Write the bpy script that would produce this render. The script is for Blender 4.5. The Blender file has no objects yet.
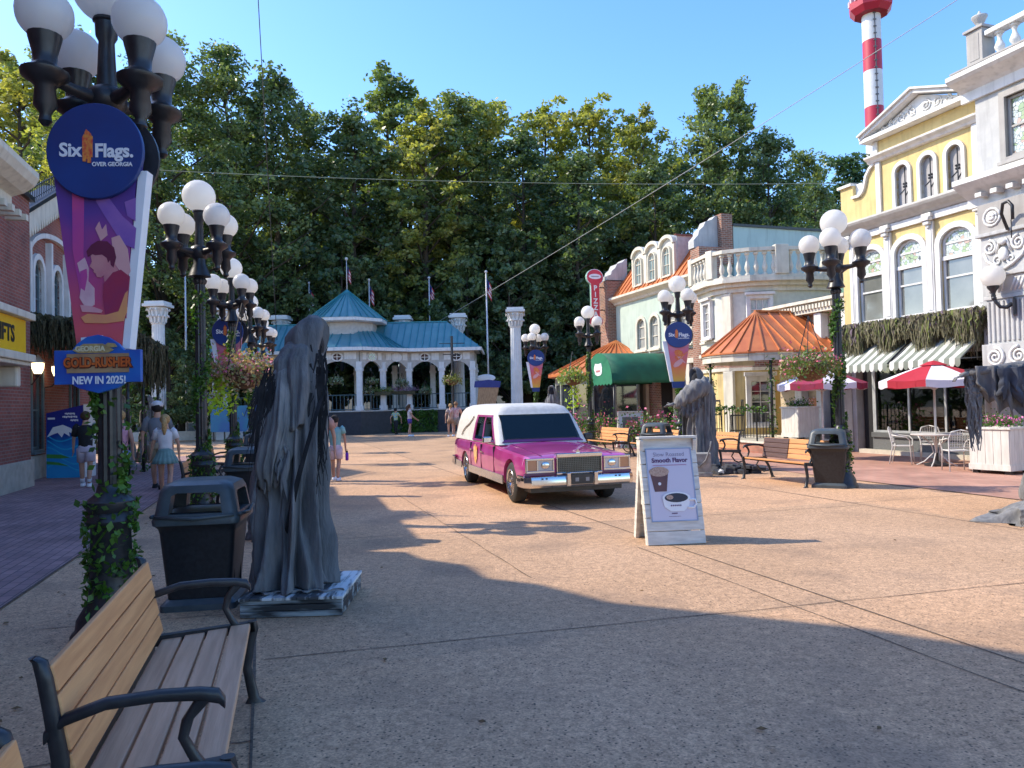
import bpy, bmesh, math, random
import numpy as np
from mathutils import Vector, Matrix, noise
R_ = math.radians
FPX = 750.0; CAMH = 1.65; PITCH = R_(1.47); ROLL = R_(1.3)
_f = Vector((0, math.cos(PITCH), math.sin(PITCH))); _u0 = Vector((0, -math.sin(PITCH), math.cos(PITCH))); _r0 = Vector((1, 0, 0))
_u = _u0*math.cos(ROLL) + _r0*math.sin(ROLL); _r = _r0*math.cos(ROLL) - _u0*math.sin(ROLL)
CAMP = Vector((0, 0, CAMH))
def ray(px, py): return (_f + _r*((px-512)/FPX) + _u*((384-py)/FPX))
def G(px, py, z=0.0):
    d = ray(px, py); t = (z-CAMH)/d.z; p = CAMP + d*t
    return (p.x, p.y, z)
def AT(px, py, Y):
    d = ray(px, py); p = CAMP + d*(Y/d.y); return (p.x, p.y, p.z)
def proj(p):
    v = Vector(p)-CAMP; k = v.dot(_f); return (512+FPX*v.dot(_r)/k, 384-FPX*v.dot(_u)/k)
class Frame:
    def __init__(s, rot): s.rot = rot; s.X = Vector((math.cos(rot), math.sin(rot), 0)); s.Y = Vector((-math.sin(rot), math.cos(rot), 0))
    def w(s, lx, ly, z=0): p = s.X*lx + s.Y*ly; return (p.x, p.y, z)
    def l(s, p): v = Vector(p); return (v.dot(s.X), v.dot(s.Y), v.z)
    def on(s, px, py, yoff):
        d = ray(px, py); t = (yoff - CAMP.dot(s.Y))/d.dot(s.Y); p = CAMP + d*t
        return (p.dot(s.X), p.z)
RF = Frame(R_(-71.4)); LF = Frame(R_(106.5))
sc = bpy.context.scene; COL = sc.collection
random.seed(7)
# ---------------------------------------------------------------- materials
_M = {}
def mat(name, col, col2=None, rough=.6, nscale=6, metal=0, bump=0, bscale=None, spec=.5, coat=0, detail=6, trans=0, lo=.35, hi=.65, stretch=None, alpha=None, sheen=0, grime=0):
    if name in _M: return _M[name]
    m = bpy.data.materials.new(name); m.use_nodes = True; nt = m.node_tree; N = nt.nodes; L = nt.links
    b = N['Principled BSDF']; b.inputs['Roughness'].default_value = rough; b.inputs['Metallic'].default_value = metal
    b.inputs['Specular IOR Level'].default_value = spec; b.inputs['Coat Weight'].default_value = coat
    b.inputs['Coat Roughness'].default_value = .04
    if sheen: b.inputs['Sheen Weight'].default_value = sheen
    tc = N.new('ShaderNodeTexCoord'); mp = N.new('ShaderNodeMapping'); L.new(tc.outputs['Object'], mp.inputs['Vector'])
    if stretch: mp.inputs['Scale'].default_value = stretch
    if col2 is None: col2 = tuple(c*.82 for c in col)
    nz = N.new('ShaderNodeTexNoise'); nz.inputs['Scale'].default_value = nscale; nz.inputs['Detail'].default_value = detail
    L.new(mp.outputs[0], nz.inputs['Vector'])
    rp = N.new('ShaderNodeMapRange'); rp.inputs[1].default_value = lo; rp.inputs[2].default_value = hi
    L.new(nz.outputs[0], rp.inputs[0])
    mx = N.new('ShaderNodeMix'); mx.data_type = 'RGBA'; L.new(rp.outputs[0], mx.inputs[0])
    mx.inputs[6].default_value = (*col, 1); mx.inputs[7].default_value = (*col2, 1)
    if grime:
        mg = N.new('ShaderNodeMapping'); mg.inputs['Scale'].default_value = (4.5, 4.5, .5); L.new(tc.outputs['Object'], mg.inputs['Vector'])
        ng = N.new('ShaderNodeTexNoise'); ng.inputs['Scale'].default_value = 1.6; ng.inputs['Detail'].default_value = 9; L.new(mg.outputs[0], ng.inputs['Vector'])
        gr_ = N.new('ShaderNodeMapRange'); gr_.inputs[1].default_value = .50; gr_.inputs[2].default_value = .74; gr_.inputs[4].default_value = grime; L.new(ng.outputs[0], gr_.inputs[0])
        mg2 = N.new('ShaderNodeMix'); mg2.data_type = 'RGBA'; L.new(gr_.outputs[0], mg2.inputs[0]); L.new(mx.outputs[2], mg2.inputs[6]); mg2.inputs[7].default_value = tuple(c*.42 for c in col)+(1,); mx = mg2
    L.new(mx.outputs[2], b.inputs['Base Color'])
    if bump:
        n2 = N.new('ShaderNodeTexNoise'); n2.inputs['Scale'].default_value = bscale or nscale*6; n2.inputs['Detail'].default_value = 5
        L.new(mp.outputs[0], n2.inputs['Vector'])
        bp = N.new('ShaderNodeBump'); bp.inputs['Strength'].default_value = min(1, bump); bp.inputs['Distance'].default_value = .02
        L.new(n2.outputs[0], bp.inputs['Height']); L.new(bp.outputs[0], b.inputs['Normal'])
    if trans:
        t = N.new('ShaderNodeBsdfTranslucent'); ms = N.new('ShaderNodeMixShader'); ms.inputs[0].default_value = trans
        L.new(mx.outputs[2], t.inputs['Color']); L.new(b.outputs[0], ms.inputs[1]); L.new(t.outputs[0], ms.inputs[2])
        L.new(ms.outputs[0], N['Material Output'].inputs['Surface'])
    _M[name] = m; return m
def brickmat(name, c1, c2, mortar, scale=1.0, bw=.22, rh=.075, ms=.01, axes='XZ', rough=.85, frame=None, offset=.5, bump=.4):
    if name in _M: return _M[name]
    m = bpy.data.materials.new(name); m.use_nodes = True; nt = m.node_tree; N = nt.nodes; L = nt.links
    b = N['Principled BSDF']; b.inputs['Roughness'].default_value = rough
    tc = N.new('ShaderNodeTexCoord'); sp = N.new('ShaderNodeSeparateXYZ'); L.new(tc.outputs['Object'], sp.inputs[0])
    cb = N.new('ShaderNodeCombineXYZ')
    if axes == 'XZ':
        ad = N.new('ShaderNodeMath'); ad.operation = 'ADD'; L.new(sp.outputs[0], ad.inputs[0]); L.new(sp.outputs[1], ad.inputs[1])
        L.new(ad.outputs[0], cb.inputs[0]); L.new(sp.outputs[2], cb.inputs[1])
    else:
        L.new(sp.outputs[0], cb.inputs[0]); L.new(sp.outputs[1], cb.inputs[1])
    br = N.new('ShaderNodeTexBrick'); L.new(cb.outputs[0], br.inputs['Vector']); br.offset = offset
    br.inputs['Scale'].default_value = 1; br.inputs['Brick Width'].default_value = bw; br.inputs['Row Height'].default_value = rh
    br.inputs['Mortar Size'].default_value = ms; br.inputs['Mortar Smooth'].default_value = .15
    br.inputs['Color1'].default_value = (*c1, 1); br.inputs['Color2'].default_value = (*c2, 1); br.inputs['Mortar'].default_value = (*mortar, 1)
    nz = N.new('ShaderNodeTexNoise'); nz.inputs['Scale'].default_value = 1.3; nz.inputs['Detail'].default_value = 8; L.new(tc.outputs['Object'], nz.inputs['Vector'])
    rp = N.new('ShaderNodeMapRange'); rp.inputs[1].default_value = .3; rp.inputs[2].default_value = .7; rp.inputs[3].default_value = .72; rp.inputs[4].default_value = 1.18
    L.new(nz.outputs[0], rp.inputs[0])
    vm = N.new('ShaderNodeVectorMath'); vm.operation = 'SCALE'; L.new(br.outputs[0], vm.inputs[0]); L.new(rp.outputs[0], vm.inputs[3])
    L.new(vm.outputs[0], b.inputs['Base Color'])
    bp = N.new('ShaderNodeBump'); bp.inputs['Strength'].default_value = bump; bp.inputs['Distance'].default_value = .01; bp.invert = True
    L.new(br.outputs['Fac'], bp.inputs['Height']); L.new(bp.outputs[0], b.inputs['Normal'])
    _M[name] = m; return m
def gradmat(name, stops, z0, z1, rough=.45, axis=2):
    m = bpy.data.materials.new(name); m.use_nodes = True; nt = m.node_tree; N = nt.nodes; L = nt.links
    b = N['Principled BSDF']; b.inputs['Roughness'].default_value = rough
    tc = N.new('ShaderNodeTexCoord'); sp = N.new('ShaderNodeSeparateXYZ'); L.new(tc.outputs['Object'], sp.inputs[0])
    nz = N.new('ShaderNodeTexNoise'); nz.inputs['Scale'].default_value = 4; nz.inputs['Detail'].default_value = 1; L.new(tc.outputs['Object'], nz.inputs['Vector'])
    rp = N.new('ShaderNodeMapRange'); rp.inputs[1].default_value = z0; rp.inputs[2].default_value = z1; L.new(sp.outputs[axis], rp.inputs[0])
    ad = N.new('ShaderNodeMath'); ad.operation = 'MULTIPLY_ADD'; L.new(nz.outputs[0], ad.inputs[0]); ad.inputs[1].default_value = .22; L.new(rp.outputs[0], ad.inputs[2])
    sb = N.new('ShaderNodeMath'); sb.operation = 'SUBTRACT'; L.new(ad.outputs[0], sb.inputs[0]); sb.inputs[1].default_value = .11
    cr = N.new('ShaderNodeValToRGB'); L.new(sb.outputs[0], cr.inputs[0]); e = cr.color_ramp.elements
    e[0].position = stops[0][0]; e[0].color = (*stops[0][1], 1); e[1].position = stops[-1][0]; e[1].color = (*stops[-1][1], 1)
    for p, c in stops[1:-1]:
        q = e.new(p); q.color = (*c, 1)
    L.new(cr.outputs[0], b.inputs['Base Color']); return m
def glassmat(name, col, rough=.04):
    m = mat(name, col, tuple(c*.6 for c in col), rough=rough, nscale=1.2, spec=.9, coat=.6); return m
def glowmat(name, col, strength):
    m = mat(name, col, col, rough=.3); b = m.node_tree.nodes['Principled BSDF']
    b.inputs['Emission Color'].default_value = (*col, 1); b.inputs['Emission Strength'].default_value = strength; return m
def foliage(name, c1, c2, c3, scale=.45, tr=.35):
    m = bpy.data.materials.new(name); m.use_nodes = True; nt = m.node_tree; N = nt.nodes; L = nt.links
    b = N['Principled BSDF']; b.inputs['Roughness'].default_value = .42; b.inputs['Specular IOR Level'].default_value = .5
    g = N.new('ShaderNodeNewGeometry'); oi = N.new('ShaderNodeObjectInfo')
    nz = N.new('ShaderNodeTexNoise'); nz.inputs['Scale'].default_value = scale; nz.inputs['Detail'].default_value = 3; L.new(g.outputs['Position'], nz.inputs['Vector'])
    nz2 = N.new('ShaderNodeTexWhiteNoise'); nz2.noise_dimensions = '1D'; L.new(g.outputs['Random Per Island'], nz2.inputs['W'])
    rp = N.new('ShaderNodeMapRange'); rp.inputs[1].default_value = .35; rp.inputs[2].default_value = .68; L.new(nz.outputs[0], rp.inputs[0])
    mx = N.new('ShaderNodeMix'); mx.data_type = 'RGBA'; mx.inputs[6].default_value = (*c1, 1); mx.inputs[7].default_value = (*c2, 1); L.new(rp.outputs[0], mx.inputs[0])
    m2 = N.new('ShaderNodeMix'); m2.data_type = 'RGBA'; L.new(mx.outputs[2], m2.inputs[6]); m2.inputs[7].default_value = (*c3, 1)
    r2 = N.new('ShaderNodeMapRange'); r2.inputs[1].default_value = .2; r2.inputs[2].default_value = 1; r2.inputs[4].default_value = .8; L.new(nz2.outputs[0], r2.inputs[0]); L.new(r2.outputs[0], m2.inputs[0])
    L.new(m2.outputs[2], b.inputs['Base Color'])
    t = N.new('ShaderNodeBsdfTranslucent'); ms = N.new('ShaderNodeMixShader'); ms.inputs[0].default_value = tr
    vm = N.new('ShaderNodeVectorMath'); vm.operation = 'MULTIPLY'; L.new(m2.outputs[2], vm.inputs[0]); vm.inputs[1].default_value = (1.7, 1.6, .6)
    L.new(vm.outputs[0], t.inputs['Color']); L.new(b.outputs[0], ms.inputs[1]); L.new(t.outputs[0], ms.inputs[2])
    L.new(ms.outputs[0], N['Material Output'].inputs['Surface']); _M[name] = m; return m
# ---------------------------------------------------------------- mesh builder
class MB:
    def __init__(s, off=(0, 0, 0)): s.bm = bmesh.new(); s.off = Vector(off); s.mi = 0; s.X = None
    def v(s, p):
        p = Vector(p)
        if s.X is not None: p = s.X @ p
        return s.bm.verts.new(p - s.off)
    def f(s, vs):
        try: fc = s.bm.faces.new(vs); fc.material_index = s.mi; return fc
        except ValueError: return None
    def poly(s, pts): return s.f([s.v(p) for p in pts])
    def box(s, x0, x1, y0, y1, z0, z1, M=None):
        c = [(x, y, z) for x in (x0, x1) for y in (y0, y1) for z in (z0, z1)]
        if M is not None: c = [M @ Vector(p) for p in c]
        v = [s.v(p) for p in c]
        for q in ((0, 1, 3, 2), (4, 6, 7, 5), (0, 4, 5, 1), (2, 3, 7, 6), (0, 2, 6, 4), (1, 5, 7, 3)): s.f([v[i] for i in q])
    def cbox(s, c, sx, sy, sz, M=None):
        T = Matrix.Translation(c)
        if M is not None: T = T @ M
        s.box(-sx/2, sx/2, -sy/2, sy/2, -sz/2, sz/2, T)
    def bar(s, a, b, w, h, up=(0, 0, 1)):
        a = Vector(a); b = Vector(b); d = b-a; L = d.length; d.normalize(); u = Vector(up)
        if abs(d.dot(u)) > .98: u = Vector((0, 1, 0))
        x = d.cross(u).normalized(); z = x.cross(d)
        M = Matrix((x, d, z)).transposed().to_4x4(); M.translation = a
        s.box(-w/2, w/2, 0, L, -h/2, h/2, M)
    def prism(s, pts, d0, d1, plane='XZ', M=None):      # outline extruded; XZ: depth along y ; XY: depth along z; YZ: along x
        def mk(a, b, d):
            p = Vector((a, d, b)) if plane == 'XZ' else (Vector((a, b, d)) if plane == 'XY' else Vector((d, a, b)))
            return M @ p if M is not None else p
        A = [s.v(mk(a, b, d0)) for a, b in pts]; B = [s.v(mk(a, b, d1)) for a, b in pts]; n = len(pts)
        s.f(A); s.f(B[::-1])
        for i in range(n): s.f([A[i], B[i], B[(i+1) % n], A[(i+1) % n]])
    def loft(s, rings, close=True, caps=True):
        R = [[s.v(p) for p in r] for r in rings]; n = len(R[0])
        for i in range(len(R)-1):
            for j in range(n if close else n-1): s.f([R[i][j], R[i+1][j], R[i+1][(j+1) % n], R[i][(j+1) % n]])
        if caps and close: s.f(R[0][::-1]); s.f(R[-1])
        return R
    def tube(s, path, r, seg=8, caps=True, sq=1.0):
        P = [Vector(p) for p in path]; n = len(P); rr = r if isinstance(r, (list, tuple)) else [r]*n
        d0 = (P[1]-P[0]).normalized(); ref = Vector((0, 0, 1)) if abs(d0.z) < .9 else Vector((1, 0, 0))
        x = d0.cross(ref).normalized(); rings = []
        for i in range(n):
            d = (P[min(i+1, n-1)]-P[max(i-1, 0)]).normalized()
            x = (x - d*x.dot(d)).normalized(); y = d.cross(x)
            rings.append([P[i] + (x*math.cos(a)*rr[i] + y*math.sin(a)*rr[i]*sq) for a in [2*math.pi*k/seg for k in range(seg)]])
        s.loft(rings, True, caps)
    def lathe(s, prof, c=(0, 0, 0), seg=16, M=None, caps=True):
        rings = []
        for r, z in prof:
            q = []
            for k in range(seg):
                a = 2*math.pi*k/seg; p = Vector((max(r, 1e-4)*math.cos(a), max(r, 1e-4)*math.sin(a), z))
                if M is not None: p = M @ p
                q.append(p + Vector(c))
            rings.append(q)
        s.loft(rings, True, caps)
    def sphere(s, c, r, seg=20, rings=12, sc_=(1, 1, 1)):
        prof = [(r*math.sin(math.pi*i/rings), -r*math.cos(math.pi*i/rings)) for i in range(rings+1)]
        M = Matrix.Diagonal((*sc_, 1)); s.lathe(prof, c, seg, M)
    def leaves(s, pts, size, jit=.5, normal=None):
        for p in pts:
            a = Vector((random.gauss(0, 1), random.gauss(0, 1), random.gauss(0, 1))).normalized()
            b = Vector((random.gauss(0, 1), random.gauss(0, 1), random.gauss(0, 1))); b = (b-a*b.dot(a)).normalized()
            z = size*(1+random.uniform(-jit, jit)); p = Vector(p)
            s.poly([p-a*z*.5, p+b*z*.32, p+a*z*.5, p-b*z*.32])
    def build(s, name, m, parent=None, smooth=False, bevel=0, auto=None, seg=2, solid=0):
        me = bpy.data.meshes.new(name); bmesh.ops.recalc_face_normals(s.bm, faces=s.bm.faces[:]); s.bm.to_mesh(me); s.bm.free()
        for q in (m if isinstance(m, (list, tuple)) else [m]): me.materials.append(q)
        o = bpy.data.objects.new(name, me); COL.objects.link(o)
        if parent is not None: o.parent = parent
        if smooth: me.polygons.foreach_set('use_smooth', [True]*len(me.polygons))
        if auto: smooth_by_angle(me, auto)
        if solid:
            b = o.modifiers.new('solid', 'SOLIDIFY'); b.thickness = solid
        if bevel:
            b = o.modifiers.new('bevel', 'BEVEL'); b.width = bevel; b.segments = seg; b.limit_method = 'ANGLE'; b.angle_limit = R_(35)
        return o
def smooth_by_angle(me, deg):
    me.polygons.foreach_set('use_smooth', [True]*len(me.polygons))
    bm = bmesh.new(); bm.from_mesh(me)
    for e in bm.edges:
        if len(e.link_faces) == 2 and e.calc_face_angle(0) > R_(deg): e.smooth = False
    bm.to_mesh(me); bm.free()
def tag(o, label=None, cat=None, group=None, kind=None):
    if label: o['label'] = label
    if cat: o['category'] = cat
    if group: o['group'] = group
    if kind: o['kind'] = kind
    return o
def thing(name, label, cat, loc=(0, 0, 0), rotz=0, group=None):
    o = bpy.data.objects.new(name, None); o.empty_display_size = .2; COL.objects.link(o)
    o.location = loc; o.rotation_euler = (0, 0, rotz); return tag(o, label, cat, group)
def sep(o):      # every connected piece of a part becomes a part of its own
    bm = bmesh.new(); bm.from_mesh(o.data); bm.verts.ensure_lookup_table(); seen = set(); isl = []
    for v in bm.verts:
        if v.index in seen: continue
        st = [v]; grp = []; seen.add(v.index)
        while st:
            q = st.pop(); grp.append(q)
            for e in q.link_edges:
                w_ = e.other_vert(q)
                if w_.index not in seen: seen.add(w_.index); st.append(w_)
        isl.append([q.index for q in grp])
    bm.free()
    if len(isl) < 2 or len(isl) > 100: return [o]
    out = []
    for k, g_ in enumerate(isl):
        b2 = bmesh.new(); b2.from_mesh(o.data); b2.verts.ensure_lookup_table(); keep = set(g_)
        bmesh.ops.delete(b2, geom=[v for v in b2.verts if v.index not in keep], context='VERTS')
        me = bpy.data.meshes.new(o.name.split('.')[0]); b2.to_mesh(me); b2.free()
        for m in o.data.materials: me.materials.append(m)
        c = o.copy(); c.data = me; COL.objects.link(c); c.parent = o.parent; out.append(c)
    bpy.data.objects.remove(o); return out
def copy_tree(o, parent=None):
    c = o.copy(); COL.objects.link(c); c.parent = parent
    for ch in list(o.children): copy_tree(ch, c)
    return c
def dup(o, loc, rotz, label, group=None, cat=None, scale=None):
    c = copy_tree(o); c.location = loc; c.rotation_euler = (0, 0, rotz); tag(c, label, cat, group)
    if scale: c.scale = (scale,)*3
    return c
def text_mesh(body, size, m, parent, loc=(0, 0, 0), name='lettering', bold=.0, depth=.002, rot=(math.pi/2, 0, 0), align='CENTER', sx=1, shear=0, spacing=1.0):
    cu = bpy.data.curves.new('txt', 'FONT'); cu.body = body; cu.size = size; cu.offset = bold; cu.extrude = depth; cu.align_x = align; cu.align_y = 'CENTER'; cu.shear = shear; cu.resolution_u = 3; cu.space_character = spacing
    o = bpy.data.objects.new('txt', cu); COL.objects.link(o); dg = bpy.context.evaluated_depsgraph_get(); dg.update()
    me = bpy.data.meshes.new_from_object(o.evaluated_get(dg)); bpy.data.objects.remove(o); bpy.data.curves.remove(cu)
    M = Matrix.Translation(loc) @ Matrix.Rotation(rot[2], 4, 'Z') @ Matrix.Rotation(rot[1], 4, 'Y') @ Matrix.Rotation(rot[0], 4, 'X') @ Matrix.Diagonal((sx, 1, 1, 1))
    me.transform(M); me.materials.clear(); me.materials.append(m)
    o = bpy.data.objects.new(name, me); me.name = name; COL.objects.link(o); o.parent = parent; return o
def boolean(o, cutters, mode='DIFFERENCE'):
    for c in cutters:
        md = o.modifiers.new('b', 'BOOLEAN'); md.operation = mode; md.object = c; md.solver = 'EXACT'
    dg = bpy.context.evaluated_depsgraph_get(); dg.update()
    me = bpy.data.meshes.new_from_object(o.evaluated_get(dg)); old = o.data; o.modifiers.clear(); o.data = me; me.name = old.name
    for c in cutters: bpy.data.objects.remove(c)
def arch(cx, z0, z1, w, n=10, inset=0):      # round-headed outline in XZ
    r = w/2-inset; zc = z1-w/2; pts = [(cx-r, z0+inset), (cx+r, z0+inset)]
    for i in range(n+1):
        a = math.pi*i/n; pts.append((cx+r*math.cos(a), zc+r*math.sin(a)))
    return pts
def ringprism(mb, outer, inner, d0, d1):     # frame between two outlines of equal count, XZ plane
    n = len(outer)
    A = [mb.v((a, d0, b)) for a, b in outer]; B = [mb.v((a, d0, b)) for a, b in inner]
    C = [mb.v((a, d1, b)) for a, b in outer]; D = [mb.v((a, d1, b)) for a, b in inner]
    for i in range(n):
        j = (i+1) % n
        mb.f([A[i], A[j], B[j], B[i]]); mb.f([C[i], D[i], D[j], C[j]]); mb.f([A[i], C[i], C[j], A[j]]); mb.f([B[i], B[j], D[j], D[i]])
# ---------------------------------------------------------------- shared materials
WHITE = mat('white_paint', (.70, .69, .66), (.60, .59, .56), rough=.55, nscale=3, bump=.05, grime=.4)
CREAM = mat('cream_paint', (.66, .62, .51), (.57, .53, .43), rough=.6, nscale=3, bump=.05, grime=.45)
BLACKM = mat('black_metal', (.012, .013, .016), (.03, .03, .034), rough=.38, nscale=9, bump=.08, bscale=40)
GLOBE = mat('milky_globe', (.93, .91, .86), (.89, .87, .82), rough=.28, nscale=2, trans=.55)
GLASSD = glassmat('dark_window_glass', (.035, .045, .05))
CURT = mat('window_curtain', (.42, .42, .38), (.25, .25, .23), rough=.25, nscale=5, coat=.8, stretch=(6, 1, 1))
BRICK = brickmat('red_brick', (.30, .085, .06), (.21, .06, .045), (.24, .18, .15), ms=.009)
BRICK2 = brickmat('mixed_brick', (.33, .13, .075), (.17, .075, .05), (.36, .30, .24), ms=.011)
COPPER = mat('orange_metal_roof', (.60, .20, .065), (.45, .13, .045), rough=.45, nscale=1.6, metal=.25)
COPRIB = mat('orange_roof_seam', (.55, .19, .06), rough=.4, nscale=4, metal=.25)
YELLOW = mat('yellow_stucco', (.66, .50, .22), (.56, .42, .18), rough=.85, nscale=2.2, bump=.35, bscale=30, grime=.4)
PALEG = mat('pale_green_stucco', (.46, .54, .46), (.40, .48, .41), rough=.8, nscale=2, bump=.1, grime=.4)
PALEB = mat('pale_blue_wall', (.38, .50, .47), (.33, .44, .42), rough=.8, nscale=1, grime=.4)
GREYP = mat('warm_grey_paint', (.38, .36, .33), (.32, .30, .28), rough=.7, nscale=3, bump=.05, grime=.4)
LGREY = mat('light_grey_stucco', (.47, .47, .455), (.39, .39, .38), rough=.75, nscale=2.5, bump=.2, grime=.45)
IVY = foliage('ivy_green', (.05, .13, .02), (.11, .24, .03), (.03, .07, .012), 6, .3)
MOSSD = mat('hanging_moss', (.10, .09, .045), (.045, .04, .022), rough=1, nscale=14)
MOSSL = mat('dry_hanging_moss', (.19, .17, .10), (.10, .10, .05), rough=1, nscale=16)
PINKF = mat('pink_flower', (.65, .08, .18), (.75, .25, .35), rough=.6, nscale=20)
DARKIN = mat('dark_interior', (.012, .012, .014), rough=.9)
BLUE = mat('royal_blue_print', (.012, .035, .17), (.015, .05, .25), rough=.35, nscale=2, coat=.2)
WHT = mat('white_print', (.8, .8, .82), (.76, .76, .78), rough=.5)
# ================================================================= world, sun, camera
w = bpy.data.worlds.new('World'); sc.world = w; w.use_nodes = True; nt = w.node_tree
SV = Vector((-1.08, .24, 0)); SUN_EL = R_(42.0); SUN_AZ = math.atan2(SV.x, SV.y)     # direction to the sun
sky = nt.nodes.new('ShaderNodeTexSky'); sky.sky_type = 'NISHITA'; sky.sun_disc = False
sky.sun_elevation = SUN_EL; sky.sun_rotation = SUN_AZ; sky.air_density = 1.0; sky.dust_density = .7; sky.ozone_density = 2.0; sky.altitude = 300
bg = nt.nodes['Background']; bg.inputs[1].default_value = .15
hs = nt.nodes.new('ShaderNodeHueSaturation'); hs.inputs['Saturation'].default_value = 1.26; hs.inputs['Hue'].default_value = .507; hs.inputs['Value'].default_value = .90; nt.links.new(sky.outputs[0], hs.inputs['Color']); nt.links.new(hs.outputs[0], bg.inputs[0])
sl = bpy.data.lights.new('sun', 'SUN'); sl.energy = 2.1; sl.angle = R_(.53); sl.color = (1, .90, .74)
so = bpy.data.objects.new('sun', sl); COL.objects.link(so)
sd = Vector((math.sin(SUN_AZ)*math.cos(SUN_EL), math.cos(SUN_AZ)*math.cos(SUN_EL), math.sin(SUN_EL)))
so.rotation_euler = sd.to_track_quat('Z', 'Y').to_euler()
cam = bpy.data.cameras.new('camera'); co = bpy.data.objects.new('camera', cam); COL.objects.link(co); sc.camera = co
cam.sensor_width = 36; cam.lens = FPX/1024*36; cam.clip_end = 2000; cam.clip_start = .05
Mc = Matrix((_r, _u, -_f)).transposed().to_4x4(); Mc.translation = CAMP; co.matrix_world = Mc
sc.view_settings.view_transform = 'Standard'; sc.view_settings.look = 'None'; sc.view_settings.exposure = 1.6; sc.view_settings.gamma = 1
sc.render.resolution_x = 1024; sc.render.resolution_y = 768
sc.cycles.max_bounces = 6; sc.cycles.transparent_max_bounces = 6
# ================================================================= ground
def concrete():
    m = bpy.data.materials.new('exposed_aggregate_concrete'); m.use_nodes = True; nt = m.node_tree; N = nt.nodes; L = nt.links
    b = N['Principled BSDF']; b.inputs['Roughness'].default_value = .85; b.inputs['Specular IOR Level'].default_value = .25
    tc = N.new('ShaderNodeTexCoord')
    def nz(s, d=4): n = N.new('ShaderNodeTexNoise'); n.inputs['Scale'].default_value = s; n.inputs['Detail'].default_value = d; L.new(tc.outputs['Object'], n.inputs['Vector']); return n
    def rng(src, a, b_, c, d): r = N.new('ShaderNodeMapRange'); r.inputs[1].default_value = a; r.inputs[2].default_value = b_; r.inputs[3].default_value = c; r.inputs[4].default_value = d; L.new(src, r.inputs[0]); return r
    big = rng(nz(.35, 6).outputs[0], .35, .65, 0, 1)
    mx = N.new('ShaderNodeMix'); mx.data_type = 'RGBA'; mx.inputs[6].default_value = (.475, .294, .170, 1); mx.inputs[7].default_value = (.56, .354, .214, 1); L.new(big.outputs[0], mx.inputs[0])
    mpp = N.new('ShaderNodeMapping'); mpp.inputs['Rotation'].default_value = (0, 0, R_(71.4)); mpp.inputs['Location'].default_value = (.35, -4.38, 0); L.new(tc.outputs['Object'], mpp.inputs[0])
    sb_ = N.new('ShaderNodeTexBrick'); sb_.offset = 0; sb_.inputs['Scale'].default_value = 1; sb_.inputs['Brick Width'].default_value = 4.55; sb_.inputs['Row Height'].default_value = 4.4; sb_.inputs['Mortar Size'].default_value = 0
    sb_.inputs['Color1'].default_value = (.90, .92, .94, 1); sb_.inputs['Color2'].default_value = (1.08, 1.05, 1.03, 1); L.new(mpp.outputs[0], sb_.inputs[0])
    vs0 = N.new('ShaderNodeVectorMath'); vs0.operation = 'MULTIPLY'; L.new(mx.outputs[2], vs0.inputs[0]); L.new(sb_.outputs[0], vs0.inputs[1])
    # mottled aggregate: light and dark stones
    vo = N.new('ShaderNodeTexVoronoi'); vo.inputs['Scale'].default_value = 95; L.new(tc.outputs['Object'], vo.inputs['Vector'])
    sp = N.new('ShaderNodeSeparateColor'); L.new(vo.outputs['Color'], sp.inputs[0])
    st = rng(sp.outputs[0], 0, 1, .72, 1.28)
    v1 = N.new('ShaderNodeVectorMath'); v1.operation = 'SCALE'; L.new(vs0.outputs[0], v1.inputs[0]); L.new(st.outputs[0], v1.inputs[3])
    mid = rng(nz(14, 6).outputs[0], .3, .7, .80, 1.14)
    v2 = N.new('ShaderNodeVectorMath'); v2.operation = 'SCALE'; L.new(v1.outputs[0], v2.inputs[0]); L.new(mid.outputs[0], v2.inputs[3])
    # sparse dark pits
    vp = N.new('ShaderNodeTexVoronoi'); vp.inputs['Scale'].default_value = 34; L.new(tc.outputs['Object'], vp.inputs['Vector'])
    vs = N.new('ShaderNodeSeparateColor'); L.new(vp.outputs['Color'], vs.inputs[0])
    gt = N.new('ShaderNodeMath'); gt.operation = 'GREATER_THAN'; L.new(vs.outputs[0], gt.inputs[0]); gt.inputs[1].default_value = .45
    dd = rng(vp.outputs['Distance'], .14, .30, 1, 0)
    pm = N.new('ShaderNodeMath'); pm.operation = 'MULTIPLY'; L.new(gt.outputs[0], pm.inputs[0]); L.new(dd.outputs[0], pm.inputs[1])
    m3 = N.new('ShaderNodeMix'); m3.data_type = 'RGBA'; L.new(v2.outputs[0], m3.inputs[6]); m3.inputs[7].default_value = (.10, .075, .055, 1); L.new(pm.outputs[0], m3.inputs[0])
    # stains
    s2 = rng(nz(.9, 10).outputs[0], .52, .70, 0, .5)
    m4 = N.new('ShaderNodeMix'); m4.data_type = 'RGBA'; L.new(m3.outputs[2], m4.inputs[6]); m4.inputs[7].default_value = (.20, .14, .10, 1); L.new(s2.outputs[0], m4.inputs[0])
    L.new(m4.outputs[2], b.inputs['Base Color'])
    bp = N.new('ShaderNodeBump'); bp.inputs['Strength'].default_value = .5; bp.inputs['Distance'].default_value = .006; L.new(sp.outputs[0], bp.inputs['Height'])
    bn = N.new('ShaderNodeBump'); bn.inputs['Strength'].default_value = .35; bn.inputs['Distance'].default_value = .02; L.new(mid.outputs[0], bn.inputs['Height']); L.new(bp.outputs[0], bn.inputs['Normal'])
    L.new(bn.outputs[0], b.inputs['Normal']); return m
FX = lambda x, y, z=0: RF.w(x, y, z)
mb = MB(); mb.poly([(-600, -300, 0), (600, -300, 0), (600, 900, 0), (-600, 900, 0)])
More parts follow.
